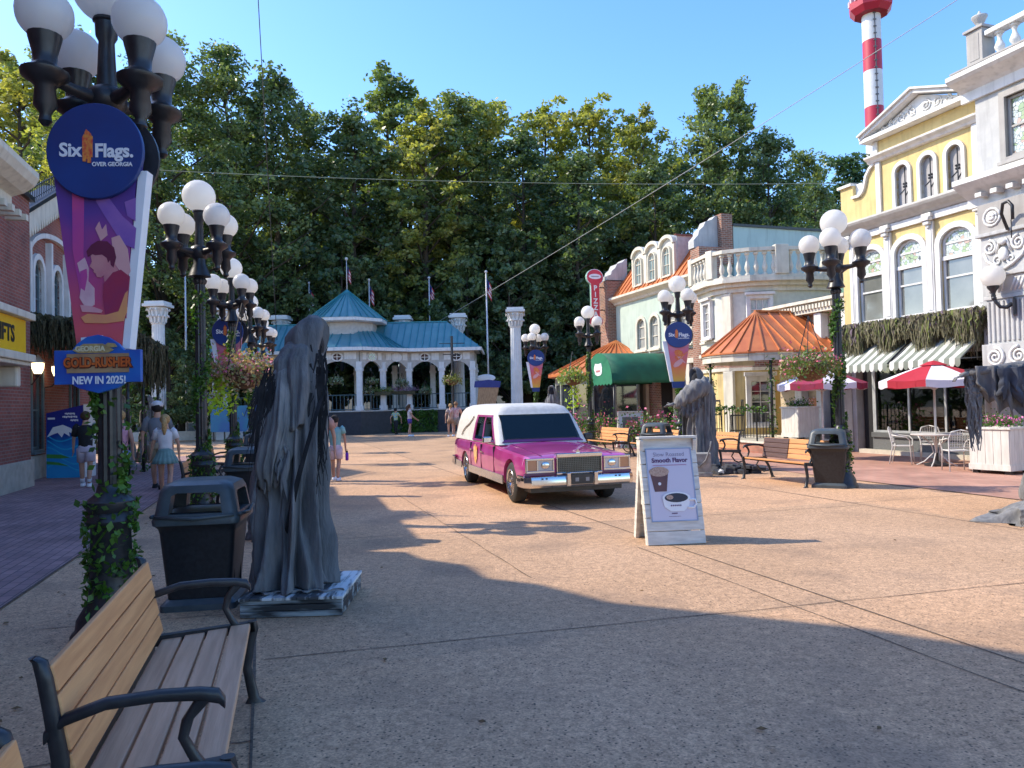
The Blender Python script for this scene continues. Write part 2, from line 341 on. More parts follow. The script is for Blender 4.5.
g = mb.build('ground', concrete()); tag(g, kind='structure')
SOIL = mat('forest_floor', (.06, .045, .025), (.03, .035, .015), rough=1, nscale=.8, bump=.5)
mb = MB(); mb.poly([(-300, 53, .004), (300, 53, .004), (300, 600, .004), (-300, 600, .004)])
tag(mb.build('forest_floor', SOIL), kind='structure')
# gentle wooded hill behind
mb = MB(); hx = [-260+i*26 for i in range(21)]; rings = []
for yy, zz in ((64, -.2), (80, 1.0), (110, 5), (150, 9), (200, 10)):
    rings.append([(x, yy+4*math.sin(x*.03), zz*(1+.15*math.sin(x*.05))) for x in hx])
mb.loft(rings, close=False); tag(mb.build('hill', SOIL, smooth=True), kind='structure')
# joints (sawn grooves filled dark) in the street grid
JM = mat('groove_filler', (.15, .11, .08), (.08, .06, .045), rough=1, nscale=30)
mb = MB()
def strip(a, b, w_=.016, z=.0045):
    a = Vector((*a, z)); b = Vector((*b, z)); n_ = 24; d = (b-a); s_ = Vector((-d.y, d.x, 0)).normalized()
    prev = None
    for i in range(n_+1):
        p = a+d*i/n_; jw = w_*.38*(1+.35*math.sin(i*2.3)); jo = .006*math.sin(i*1.7)
        q = (p+s_*(jw+jo), p-s_*(jw-jo))
        if prev: mb.poly([prev[0], prev[1], q[1], q[0]])
        prev = q
for yy in (-.06, 4.38, 8.6): strip(RF.w(-40, yy)[:2], RF.w(2, yy)[:2], .02)
strip(RF.w(-7.6, 4.0)[:2], RF.w(2, 3.9)[:2], .012)
strip(RF.w(-6.7, 2.4)[:2], RF.w(-14, 2.4)[:2], .012)
for k, xx in enumerate((-4.95, -9.4, -13.6, -18.2, -22.8, -27.5, -32.5, -38)):
    strip(RF.w(xx-.3, 0.0)[:2], RF.w(xx+.35, 8.6)[:2], .014 if k else .012)
    strip(RF.w(xx+.1, 8.6)[:2], RF.w(xx+.2, 10.9)[:2], .014)
for xx in (-1.5, -4.0, -6.5, -9.2, -12, -15, -18): strip(RF.w(xx, -.06)[:2], RF.w(xx-.15, -1.6 if xx > -8 else -1.3)[:2], .012)
tag(mb.build('pavement_joints', JM), kind='structure')
# brick paths
BP = brickmat('purple_brick_paving', (.38, .22, .205), (.28, .165, .16), (.13, .09, .085), bw=.235, rh=.118, ms=.007, axes='XY', bump=.6)
BP2 = brickmat('red_brick_paving', (.46, .24, .17), (.38, .19, .135), (.36, .25, .19), bw=.22, rh=.11, ms=.006, axes='XY', bump=.4)
def sheet(name, fr, pts, z, m):
    p0 = Vector(fr.w(*pts[0])); o = bpy.data.objects.new(name, bpy.data.meshes.new(name)); COL.objects.link(o)
    bm = bmesh.new(); vs = [bm.verts.new((x-pts[0][0], y-pts[0][1], 0)) for x, y in pts]; bm.faces.new(vs); bm.to_mesh(o.data); bm.free()
    o.data.materials.append(m); o.location = (p0.x, p0.y, z); o.rotation_euler.z = fr.rot; tag(o, kind='structure'); return o
sheet('brick_path', LF, [(-4, 2.42), (29.5, 2.34), (29.5, 14), (-4, 14)], .008, BP)
sheet('brick_plaza', RF, [(-34, 12.6), (-13, 10.95), (2, 10.95), (2, 22), (-34, 22)], .008, BP2)
mb = MB(); a = LF.w(-4, 2.40); b_ = LF.w(29.5, 2.33)
strip(a[:2], b_[:2], .03, .0125)
strip(RF.w(-13, 10.94)[:2], RF.w(2, 10.94)[:2], .03, .0125)
tag(mb.build('path_edging', JM), kind='structure')
# fallen leaves and grit
mb = MB()
for i in range(240):
    x = random.uniform(-7, 9); y = random.uniform(2.5, 22); a = random.uniform(0, 6.28); s_ = random.uniform(.012, .035)
    if random.random() < .5: q = LF.w(random.uniform(2, 24), random.uniform(.9, 2.3)); x, y = q[0], q[1]
    c, d = math.cos(a)*s_, math.sin(a)*s_
    mb.poly([(x-c, y-d, .012), (x-d*.5, y+c*.5, .02), (x+c, y+d, .014), (x+d*.5, y-c*.5, .011)])
tag(mb.build('leaf_litter', mat('dry_leaf', (.20, .11, .04), (.08, .045, .02), rough=.9, nscale=30)), kind='stuff')
# ================================================================= helpers for buildings
def opening(cx, z0, z1, w_, rise=0, n=10):
    pts = [(cx-w_/2, z0), (cx+w_/2, z0)]
    for i in range(n+1):
        a = math.pi*i/n; pts.append((cx+w_/2*math.cos(a), z1-rise+rise*math.sin(a)))
    return pts
def clearglass(name='shop_glass', tint=.30):
    if name in _M: return _M[name]
    m = bpy.data.materials.new(name); m.use_nodes = True; nt = m.node_tree; N = nt.nodes; L = nt.links; N.remove(N['Principled BSDF'])
    t = N.new('ShaderNodeBsdfTransparent'); t.inputs[0].default_value = (tint, tint*1.05, tint, 1)
    gl = N.new('ShaderNodeBsdfGlossy'); gl.inputs['Roughness'].default_value = .02; gl.inputs[0].default_value = (.9, .95, 1, 1)
    fr = N.new('ShaderNodeFresnel'); fr.inputs[0].default_value = 1.5
    ml = N.new('ShaderNodeMath'); ml.operation = 'MULTIPLY_ADD'; L.new(fr.outputs[0], ml.inputs[0]); ml.inputs[1].default_value = .9; ml.inputs[2].default_value = .04
    ms = N.new('ShaderNodeMixShader'); L.new(ml.outputs[0], ms.inputs[0]); L.new(t.outputs[0], ms.inputs[1]); L.new(gl.outputs[0], ms.inputs[2]); L.new(ms.outputs[0], N['Material Output'].inputs[0])
    _M[name] = m; return m
CLEAR = clearglass()
def cut_wall(o, outs, y0, y1, off):
    cs = []
    mb = MB(off)
    for q in outs: mb.prism(q, y0, y1)
    c = mb.build('cut', WHITE, None); c.parent = o.parent
    bpy.context.view_layer.update(); boolean(o, [c])
def window(bld, off, cx, z0, z1, w_, y, rise=0, casing=.1, proud=.06, glass=GLASSD, bars=(1, 2), cm=WHITE, sm=None, depth=.12, sill=.06, bar=.03, hood=None):
    out = opening(cx, z0, z1, w_, rise); o2 = opening(cx, z0-casing*.6, z1+casing, w_+2*casing, rise+(casing if rise else 0))
    mb = MB(off); ringprism(mb, o2, out, y-proud, y+depth)
    if sill: mb.box(cx-w_/2-casing*1.25, cx+w_/2+casing*1.25, y-proud-.07, y-.004, z0-casing*.6-sill, z0-casing*.6-.002)
    if hood: mb.box(cx-w_/2-casing*1.4, cx+w_/2+casing*1.4, y-proud-.09, y-.004, z1+casing+.003, z1+casing+hood)
    fr = mb.build('window', cm, bld, bevel=.006)
    mb = MB(off); mb.prism([(a, b) for a, b in out], y+depth-.03, y+depth-.015); mb.build('pane', glass, fr)
    mb = MB(off); inn = opening(cx, z0+bar*1.3, z1-bar*1.3, w_-2.6*bar, max(0, rise-bar) if rise else 0)
    ringprism(mb, out, inn, y+depth-.075, y+depth-.031)
    for i in range(1, bars[0]): xx = cx-w_/2+w_*i/bars[0]; mb.box(xx-bar*.4, xx+bar*.4, y+depth-.065, y+depth-.034, z0+.01, z1-.02-rise*.12)
    zt = z1-rise
    for i in range(1, bars[1]): zz = z0+(zt-z0)*i/bars[1]; mb.box(cx-w_/2+.01, cx+w_/2-.01, y+depth-.068, y+depth-.036, zz-bar*.45, zz+bar*.45)
    if rise and bars[1] > 1: mb.box(cx-w_/2+.01, cx+w_/2-.01, y+depth-.069, y+depth-.036, zt-bar*.5, zt+bar*.5)
    mb.build('sash', sm or cm, fr); return fr
def moss(name, off, x0, x1, y0, y1, ztop, lmin, lmax, n, m, parent, wmin=.02, wmax=.07, zfun=None):
    mb = MB(off)
    for i in range(n):
        x = random.uniform(x0, x1); y = random.uniform(y0, y1); zt = (zfun(x, y) if zfun else ztop)+random.uniform(-.12, .06)
        cl = .5+.5*math.sin(x*5.1+1.3*math.sin(x*11)); Ln = (lmin+(lmax-lmin)*cl)*random.uniform(.45, 1.1)
        a = random.uniform(0, math.pi); dx = math.cos(a); dy = math.sin(a)*.6; w0 = random.uniform(wmin, wmax); prev = None
        for k in range(5):
            t = k/4; w_ = w0*(1-.75*t)*(1+.4*math.sin(k*2+i)); ox = .035*math.sin(i*1.3+k*1.9); c = Vector((x+ox, y+.02*math.cos(k*2+i), zt-Ln*t))
            q = (c+Vector((dx*w_, dy*w_, 0)), c-Vector((dx*w_, dy*w_, 0)))
            if prev: mb.poly([prev[0], prev[1], q[1], q[0]])
            prev = q
    return mb.build(name, m, parent)
def spiral(mb, cx, cz, y, r, turns, dirn=1, a0=0, rad=.02, n=26, r_end=.12):
    pts = []
    for i in range(n+1):
        t = i/n; a = a0+dirn*turns*2*math.pi*t; q = r*(1-t*(1-r_end)); pts.append((cx+q*math.cos(a), y, cz+q*math.sin(a)))
    mb.tube(pts, [rad*(1-.45*i/n) for i in range(n+1)], 6)
def baluster(mb, x, y, z0, h, r, seg=8):
    P = [(1, 0), (1, .06), (.55, .09), (.5, .14), (.95, .28), (1, .38), (.7, .52), (.42, .66), (.4, .76), (.62, .84), (.5, .88), (.95, .93), (.95, 1)]
    mb.lathe([(r*a, z0+h*b) for a, b in P], (x, y, 0), seg)
def wq(fr, lx, ly): return fr.w(lx, ly, 0)

# ================================================================= yellow building
YB = thing('yellow_building', 'yellow and white shopfront building with three arched windows and scrollwork gable', 'building', wq(RF, -17.9, 16.5), RF.rot)
YO = (-17.9, 16.5, 0)
STAIN = glassmat('leaded_glass', (.62, .66, .6)); 
def leaded():
    m = bpy.data.materials.new('leaded_flower_glass'); m.use_nodes = True; nt = m.node_tree; N = nt.nodes; L = nt.links; b = N['Principled BSDF']; b.inputs['Roughness'].default_value = .12
    tc = N.new('ShaderNodeTexCoord'); v = N.new('ShaderNodeTexVoronoi'); v.inputs['Scale'].default_value = 11; L.new(tc.outputs['Object'], v.inputs['Vector'])
    sp = N.new('ShaderNodeSeparateColor'); L.new(v.outputs['Color'], sp.inputs[0]); cr = N.new('ShaderNodeValToRGB'); cr.color_ramp.interpolation = 'CONSTANT'
    e = cr.color_ramp.elements; e[0].color = (.50, .56, .52, 1); e[1].position = .5; e[1].color = (.30, .40, .22, 1)
    for p, c in ((.66, (.50, .36, .28)), (.74, (.34, .42, .22)), (.84, (.55, .60, .60))): q = e.new(p); q.color = (*c, 1)
    L.new(sp.outputs[0], cr.inputs[0]); v2 = N.new('ShaderNodeTexVoronoi'); v2.feature = 'DISTANCE_TO_EDGE'; v2.inputs['Scale'].default_value = 11; L.new(tc.outputs['Object'], v2.inputs['Vector'])
    lt = N.new('ShaderNodeMath'); lt.operation = 'LESS_THAN'; lt.inputs[1].default_value = .035; L.new(v2.outputs[0], lt.inputs[0])
    mx = N.new('ShaderNodeMix'); mx.data_type = 'RGBA'; L.new(lt.outputs[0], mx.inputs[0]); L.new(cr.outputs[0], mx.inputs[6]); mx.inputs[7].default_value = (.08, .08, .07, 1)
    L.new(mx.outputs[2], b.inputs['Base Color']); return m
LEAD = leaded()
WIN_TINT = glassmat('tinted_window', (.20, .205, .185), .07)
# upper wall with parapet outline
out = [(-17.9, 3.2), (-13.1, 3.2), (-13.1, 8.75), (-16.55, 8.75), (-16.55, 8.12), (-16.72, 8.02), (-16.86, 7.84), (-16.92, 7.62), (-17.0, 7.45), (-17.12, 7.36), (-17.42, 7.36), (-17.42, 7.78), (-17.9, 7.78)]
mb = MB(YO); mb.prism(out, 16.5, 16.85); wl = mb.build('wall', YELLOW, YB)
wins = [(-16.84, .90), (-15.50, .88), (-14.05, .92)]; vents = [-15.63, -14.82, -14.02]
cut_wall(wl, [opening(c, 3.72, 5.78, w_, .34) for c, w_ in wins] + [opening(c, 6.74, 7.84, .42, .21) for c in vents], 16.4, 16.63, YO)
mb = MB(YO); mb.box(-17.9, -13.1, 16.86, 24, 0, 7.3); mb.build('rear_block', YELLOW, YB)
for c, w_ in wins:
    f = window(YB, YO, c, 3.72, 5.78, w_, 16.5, .34, .15, .07, WIN_TINT, (1, 2), WHITE, bar=.05, sill=.09)
    mb = MB(YO); q = opening(c, 5.10, 5.76, w_-.03, .33); mb.prism(q, 16.57, 16.585); mb.build('leaded_light', LEAD, f)
    mb = MB(YO); mb.box(c-w_/2, c+w_/2, 16.51, 16.59, 5.02, 5.12); mb.build('transom_bar', WHITE, f)
VG = mat('vent_grey', (.36, .34, .33), rough=.7)
for c in vents:
    o = opening(c, 6.74, 7.84, .42, .21); o2 = opening(c, 6.66, 7.95, .62, .31)
    mb = MB(YO); ringprism(mb, o2, o, 16.44, 16.6); mb.box(c-.36, c+.36, 16.40, 16.497, 6.60, 6.657); v = mb.build('attic_vent', WHITE, YB, bevel=.006)
    mb = MB(YO); mb.prism(o, 16.585, 16.60); mb.build('vent_panel', VG, v)
    mb = MB(YO)
    mb.tube([(c, 16.575, 6.78), (c, 16.575, 7.78)], .012, 5); mb.tube([(c-.18, 16.575, 7.08), (c-.06, 16.575, 7.16), (c, 16.575, 7.2)], .01, 5); mb.tube([(c, 16.575, 7.0), (c+.12, 16.575, 7.14), (c+.18, 16.575, 7.22)], .01, 5)
    for k in range(4): mb.sphere((c+.055*math.cos(k*1.57+.78), 16.575, 7.3+.055*math.sin(k*1.57+.78)), .03, 8, 5)
    mb.build('iron_tracery', BLACKM, v)
# trims
mb = MB(YO)
for x, w_ in ((-17.48, .16), (-16.17, .22), (-14.79, .22), (-13.36, .22)):
    mb.box(x-w_/2, x+w_/2, 16.42, 16.497, 3.62, 6.1); mb.box(x-w_/2+.04, x+w_/2-.04, 16.405, 16.418, 3.8, 5.95)
mb.box(-17.95, -13.12, 16.42, 16.4985, 6.13, 6.32); mb.box(-17.6, -13.12, 16.445, 16.4985, 3.48, 3.6)
sep(mb.build('pilaster_trim', WHITE, YB, bevel=.008))
CONC = mat('cornice_stone_grey', (.52, .50, .46), (.44, .42, .38), rough=.7)
mb = MB(YO)
prof = [(16.497, 6.32), (16.40, 6.34), (16.33, 6.40), (16.26, 6.44), (16.16, 6.52), (16.12, 6.58), (16.12, 6.63), (16.497, 6.66)]
mb.loft([[(-18.0, a, b) for a, b in prof], [(-13.1, a, b) for a, b in prof]]); mb.build('cornice', CONC, YB)
mb = MB(YO)
for x in (-17.6, -16.17, -14.79, -13.36):
    for a, b, c, d in ((.15, .10, 6.20, 6.31), (.13, .16, 6.10, 6.20), (.09, .12, 6.0, 6.10), (.05, .07, 5.92, 6.0)): mb.box(x-a, x+a, 16.42-b, 16.425, c, d-.002)
sep(mb.build('corbel', WHITE, YB, bevel=.02))
mb = MB(YO)
for x in (-16.42, -13.42): mb.box(x-.08, x+.08, 16.43, 16.498, 6.67, 8.14)
mb.box(-13.22, -13.12, 16.41, 16.498, 6.67, 8.7); mb.box(-16.56, -16.42, 16.44, 16.498, 8.36, 8.74)
prof = [(16.498, 8.14), (16.40, 8.16), (16.36, 8.22), (16.25, 8.28), (16.24, 8.33), (16.498, 8.36)]
mb.loft([[(-16.72, a, b) for a, b in prof], [(-13.12, a, b) for a, b in prof]])
mb.build('upper_trim', WHITE, YB, bevel=.005)
mb = MB(YO)   # pediment
xa, xb, xm, zb, zt = -16.8, -13.08, -14.94, 8.76, 9.52
mb.prism([(xa+.1, zb), (xb-.1, zb), (xm, zt-.06)], 16.42, 16.7)
mb.box(xa, xb, 16.2, 16.69, zb-.002, zb+.10)
for s0, s1 in ((xa, xm), (xb, xm)):
    mb.bar((s0, 16.44, zb+.12), (s1, 16.44, zt+.02), .52, .10)
    mb.bar((s0-.0, 16.40, zb+.19), (s1, 16.40, zt+.09), .60, .05)
pd = mb.build('pediment', WHITE, YB)
mb = MB(YO)
for s in (-1, 1):
    for k, (dx, r) in enumerate(((.22, .15), (.56, .15), (.88, .11), (1.18, .07))):
        zc = zb+.13+ (zt-zb-.1)*(1-dx/1.9)*.36
        spiral(mb, xm+s*dx, zc, 16.40, r, 1.6, s*(1 if k % 2 else -1), math.pi*(.5+k), .022)
        mb.tube([(xm+s*(dx-.1), 16.40, zc-.1), (xm+s*(dx+.1), 16.40, zc+.1*(1-dx)), (xm+s*(dx+.28), 16.40, zc-.05)], .018, 5)
mb.build('scrollwork', WHITE, pd)
mb = MB(YO)   # parapet coping following the curve
cap = [(-17.96, 7.78), (-17.42, 7.78), (-17.42, 7.38), (-17.12, 7.37), (-17.0, 7.46), (-16.92, 7.63), (-16.86, 7.85), (-16.72, 8.03), (-16.55, 8.13)]
for i in range(len(cap)-1): mb.bar((cap[i][0], 16.65, cap[i][1]+.03), (cap[i+1][0], 16.65, cap[i+1][1]+.03), .46, .075)
mb.build('parapet_coping', WHITE, YB)
# ground floor: storefront with real room behind
TERR = mat('speckled_stone', (.15, .155, .15), (.08, .085, .085), rough=.6, nscale=60, detail=2)
SLATE = mat('dark_grey_frame', (.10, .105, .105), rough=.6)
mb = MB(YO)
mb.box(-17.9, -17.55, 16.5, 16.86, 0, 3.199); mb.box(-13.45, -13.1, 16.5, 16.86, 0, 3.199); mb.box(-17.549, -13.451, 16.5, 16.86, 2.72, 3.199)
sep(mb.build('shop_pier', LGREY, YB))
mb = MB(YO); mb.box(-17.0, -13.451, 16.52, 16.7, .0, .46); mb.build('stall_riser', TERR, YB)
mb = MB(YO); mb.box(-17.0, -13.451, 16.46, 16.74, .462, .60); 
for x in (-17.0, -16.92): pass
mb.build('riser_ledge', SLATE, YB, bevel=.01)
mb = MB(YO); mb.box(-17.3, -13.1, 16.3, 16.5, 0, .12); mb.build('kerb_stone', mat('pale_kerb', (.55, .50, .40), rough=.8, nscale=8), YB)
ALU = mat('pale_window_alloy', (.5, .51, .5), rough=.4, metal=.4)
mb = MB(YO)
for x in (-16.98, -16.93+.0, -15.76, -14.62, -13.49): mb.box(x-.03, x+.03, 16.56, 16.64, .602, 2.718)
mb.box(-16.95, -13.46, 16.565, 16.635, .603, .66); mb.box(-16.95, -13.46, 16.565, 16.635, 2.66, 2.717)
sf = mb.build('shop_window', ALU, YB)
mb = MB(YO); mb.box(-16.95, -13.47, 16.59, 16.60, .62, 2.70); mb.build('pane', CLEAR, sf)
mb = MB(YO); mb.box(-17.53, -13.47, 16.861, 16.87, 0, 0.001)
mb.box(-17.5, -17.02, 16.72, 16.78, .02, 2.5); mb.build('door', DARKIN, YB)
# ================================================================= grey ornate building
GB = thing('grey_building', 'light grey ornate corner building with scroll carved pilaster and stained glass window', 'building', wq(RF, -13.09, 16.1), RF.rot)
GO = (-13.09, 16.1, 0)
mb = MB(GO); mb.box(-13.09, -7.0, 16.1, 16.5, 0, 9.0); wl = mb.build('wall', LGREY, GB)
gw = [(-11.85, .95), (-9.9, .95)]
cut_wall(wl, [opening(c, 6.95, 8.32, w_) for c, w_ in gw], 16.0, 16.25, GO)
mb = MB(GO); mb.box(-13.09, -7.0, 16.501, 24, 0, 9.0); mb.build('rear_block', GREYP, GB)
STG = leaded(); STG.name = 'stained_glass'
for c, w_ in gw:
    f = window(GB, GO, c, 6.95, 8.32, w_, 16.1, 0, .14, .07, STG, (1, 2), GREYP, bar=.05, sill=.08)
mb = MB(GO)   # main cornice
prof = [(16.098, 8.55), (16.02, 8.55), (16.02, 8.78), (15.93, 8.84), (15.78, 8.9), (15.62, 8.96), (15.55, 9.02), (15.55, 9.12), (16.098, 9.16)]
mb.loft([[(-13.4, a, b) for a, b in prof], [(-7, a, b) for a, b in prof]]); mb.build('cornice', WHITE, GB)
mb = MB(GO); mb.box(-13.32, -7, 15.6, 23.9, 9.162, 9.2); mb.build('roof', GREYP, GB)
mb = MB(GO)
mb.box(-12.95, -12.55, 15.72, 16.12, 9.202, 10.0); mb.box(-12.87, -12.63, 15.71, 15.719, 9.3, 9.9); mb.box(-13.0, -12.5, 15.67, 16.17, 10.0, 10.06)
mb.build('parapet_pedestal', GREYP, GB, bevel=.008)
mb = MB(GO); mb.lathe([(.05, 10.06), (.08, 10.08), (.04, 10.13), (.10, 10.2), (.14, 10.28), (.17, 10.33), (.17, 10.36), (.08, 10.38), (.05, 10.41), (.02, 10.48), (0, 10.5)], (-12.75, 15.92, 0), 14)
mb.build('urn_finial', LGREY, GB, smooth=True)
mb = MB(GO)
for i in range(11): baluster(mb, -12.28+i*.36, 15.92, 9.26, .52, .11, 10)
mb.box(-12.548, -8, 15.82, 16.02, 9.202, 9.262); sep(mb.build('balustrade', WHITE, GB, auto=40))
mb = MB(GO); mb.box(-12.548, -8, 15.77, 16.07, 9.782, 9.90); mb.build('handrail', WHITE, GB, bevel=.02)
# lower modillion cornice
mb = MB(GO)
prof = [(16.098, 6.0), (16.0, 6.0), (16.0, 6.2), (15.88, 6.28), (15.72, 6.36), (15.6, 6.44), (15.52, 6.5), (15.52, 6.62), (16.098, 6.68)]
mb.loft([[(-13.3, a, b) for a, b in prof], [(-7, a, b) for a, b in prof]])
for i in range(16): mb.box(-12.9+i*.38, -12.74+i*.38, 15.74, 15.985, 6.16, 6.26)
mb.build('modillion_cornice', WHITE, GB)
# pilaster: x -12.95..-11.55 ; capital scroll, fluted shaft, carved base
mb = MB(GO); mb.box(-12.95, -11.7, 15.86, 16.097, 5.3, 5.98); mb.build('pilaster_head', GREYP, GB, bevel=.01)
mb = MB(GO)
mb.box(-13.0, -11.65, 15.80, 16.096, 5.22, 5.3); mb.box(-12.9, -11.75, 15.88, 16.096, 4.35, 5.22); mb.box(-12.95, -11.7, 15.84, 16.096, 4.27, 4.35)
mb.box(-12.85, -11.8, 15.90, 16.096, 3.85, 4.269); mb.box(-12.9, -11.75, 15.88, 16.096, 3.76, 3.849)
mb.box(-12.85, -11.8, 15.92, 16.096, 2.75, 3.759); mb.box(-12.85, -11.8, 15.94, 16.096, 0, 1.6); mb.box(-12.95, -11.7, 15.84, 16.096, 1.6, 2.749)
for i in range(9): mb.tube([(-12.79+i*.116, 15.915, 2.8), (-12.79+i*.116, 15.915, 3.72)], .036, 8)
pl = mb.build('pilaster', LGREY, GB, bevel=.012)
mb = MB(GO)
cx = -12.33
for r, k in ((.2, .03), (.12, .025), (.05, .05)): mb.tube([(cx-.26+r*math.cos(a*.5236), 15.855, 5.64+r*math.sin(a*.5236)) for a in range(13)], k, 6)
for s in (-1, 1):
    spiral(mb, cx+s*.34, 4.95, 15.86, .17, 1.8, s, math.pi/2, .035)
    spiral(mb, cx+s*.16, 4.62, 15.86, .13, 1.4, -s, 0, .03)
    mb.tube([(cx, 15.85, 4.42), (cx+s*.2, 15.84, 4.5), (cx+s*.42, 15.86, 4.66), (cx+s*.5, 15.87, 4.85)], .035, 6)
    mb.tube([(cx+s*.05, 15.85, 5.1), (cx+s*.1, 15.84, 5.0), (cx+s*.18, 15.86, 4.8)], .03, 6)
    spiral(mb, cx+s*.28, 2.45, 15.82, .22, 2.2, s, math.pi/2, .04)
    spiral(mb, cx+s*.28, 1.95, 15.82, .22, 2.0, -s, -math.pi/2, .04)
    for k in range(4): mb.tube([(cx+s*(.1+.1*k), 15.895, 3.92), (cx+s*(.14+.1*k)+.08, 15.895, 4.2)], .025, 5)
mb.sphere((cx, 15.83, 4.75), .12, 12, 8, (1, .6, 1.3)); mb.sphere((cx, 15.8, 5.02), .09, 10, 6, (1.2, .6, .8)); mb.sphere((cx, 15.82, 2.2), .09, 10, 6)
mb.build('carved_scroll', WHITE, pl, smooth=True)
# hanging iron crook with a pale placard at the top right of the pilaster
mb = MB(GO); P = [(-12.16, 15.78, 5.25), (-12.2, 15.66, 5.6), (-12.1, 15.58, 5.8), (-11.95, 15.55, 5.82), (-11.86, 15.55, 5.7), (-11.86, 15.55, 5.4)]
mb.tube(P, .035, 8); mb.tube([(-11.9, 15.55, 5.4), (-11.9, 15.55, 5.0)], .012, 6); mb.build('hanging_bracket', BLACKM, GB, smooth=True)
# right awning of grey shop + plaster infill right of the frame
mb = MB(GO); mb.box(-11.69, -7, 15.99, 16.095, 0, .5); mb.box(-11.69, -7, 15.97, 16.095, 2.6, 3.1); mb.build('shop_fascia', GREYP, GB)
# globe wall lamp
def globe_wall_lamp(p, rot):
    t = thing('wall_lamp', 'white globe lamp on black curved bracket on the carved grey pilaster', 'wall lamp', p, rot)
    mb = MB(); mb.box(-.09, .09, -.05, 0, -.2, .2); mb.build('wall_plate', BLACKM, t, bevel=.012)
    mb = MB(); mb.tube([(0, -.05, .06), (0, -.16, -.02), (0, -.28, .0), (0, -.36, .12), (0, -.40, .22)], [.045, .045, .04, .038, .036], 10); mb.sphere((0, -.39, .2), .055, 10, 8); mb.build('bracket_arm', BLACKM, t, smooth=True)
    mb = MB(); mb.lathe([(.035, .2), (.05, .26), (.04, .3), (.06, .36), (.12, .44), (.125, .48), (.1, .49)], (0, -.4, 0), 16); mb.build('globe_holder', BLACKM, t, auto=40)
    mb = MB(); mb.sphere((0, -.4, .70), .25, 24, 16); mb.build('globe', GLOBE, t, smooth=True)
globe_wall_lamp(RF.w(-12.1, 15.84, 3.55), RF.rot-.9)
# ================================================================= pizza house
PB = thing('pizza_restaurant_building', 'pale green restaurant building with orange mansard roof, three dormers and brick piers', 'building', wq(RF, -33.3, 16.5), RF.rot)
PO = (-33.3, 16.5, 0)
mb = MB(PO); mb.box(-33.3, -25.2, 16.5, 16.9, 3.72, 6.5); wl = mb.build('upper_wall', PALEG, PB)
pw = [(-30.35, .74), (-29.15, .74), (-27.75, .74), (-26.6, .74)]
cut_wall(wl, [opening(c, 3.98, 5.35, w_, .37) for c, w_ in pw], 16.4, 16.63, PO)
for c, w_ in pw: window(PB, PO, c, 3.98, 5.35, w_, 16.5, .37, .13, .07, CURT, (1, 2), CREAM, bar=.045, sill=.08)
mb = MB(PO); mb.box(-33.3, -25.2, 16.52, 16.9, 0, 3.718); mb.build('brick_wall', BRICK2, PB)
mb = MB(PO); mb.box(-33.3, -25.2, 16.901, 22, 0, 6.9); mb.build('rear_block', PALEG, PB)
mb = MB(PO)
for x in (-31.8, -30.6, -26.9, -25.95): mb.box(x-.42, x+.42, 16.40, 16.515, .9, 2.6)
sep(mb.build('ground_window', CURT, PB, bevel=.01))
mb = MB(PO)
for x in (-32.3, -31.2, -30.0, -27.45, -26.4): mb.box(x-.14, x+.14, 16.36, 16.515, 0, 3.1)
mb.box(-32.6, -25.9, 16.33, 16.51, 3.102, 3.3); mb.build('door_surround', CREAM, PB, bevel=.01)
mb = MB(PO); mb.box(-28.7, -27.7, 16.46, 16.515, .1, 2.4); mb.build('door', DARKIN, PB)
mb = MB(PO)
prof = [(16.498, 6.25), (16.40, 6.28), (16.36, 6.38), (16.22, 6.46), (16.12, 6.52), (16.12, 6.62), (16.498, 6.66)]
mb.loft([[(-33.25, a, b) for a, b in prof], [(-25.5, a, b) for a, b in prof]]); mb.build('eaves_cornice', CREAM, PB)
# mansard
mb = MB(PO); mb.prism([(16.3, 6.66), (17.75, 8.55), (21.8, 8.55), (21.8, 6.66)], -32.9, -25.6, 'YZ'); mr = mb.build('mansard_roof', COPPER, PB)
mb = MB(PO)
x = -32.75
while x < -25.6: mb.bar((x, 16.31, 6.70), (x, 17.75, 8.585), .045, .06); x += .42
mb.box(-32.95, -25.55, 17.7, 17.9, 8.55, 8.62); mb.build('roof_seam', COPRIB, mr)
# piers
mb = MB(PO); mb.box(-33.75, -32.9, 16.05, 17.1, 0, 7.5); mb.box(-25.6, -24.98, 16.15, 17.2, 0, 7.55); mb.box(-25.5, -24.99, 17.201, 17.7, 6.9, 8.9); sep(mb.build('brick_pier', BRICK2, PB))
mb = MB(PO)
for x0, x1, g0 in ((-33.7, -32.95, 0), (-25.65, -25.25, .25)):
    q = [(16.1, 7.502), (16.1, 7.75+g0*.4), (16.3, 7.8+g0), (16.36, 8.0+g0), (16.55, 8.15+g0), (16.65, 8.35+g0), (16.95, 8.45+g0), (17.1, 8.6+g0), (17.19, 8.62+g0), (17.19, 7.552)]
    mb.prism([(a, max(b, 7.552)) for a, b in q], x0, x1, 'YZ')
sep(mb.build('curved_parapet', LGREY, PB))
# party wall towards the camera
mb = MB(PO); mb.box(-25.199, -25.02, 17.75, 23, 0, 8.42); mb.build('side_wall', PALEB, PB)
mb = MB(PO); mb.box(-25.3, -24.95, 17.72, 23, 8.422, 8.52); mb.build('wall_coping', mat('dark_coping', (.05, .06, .06), rough=.6), PB)
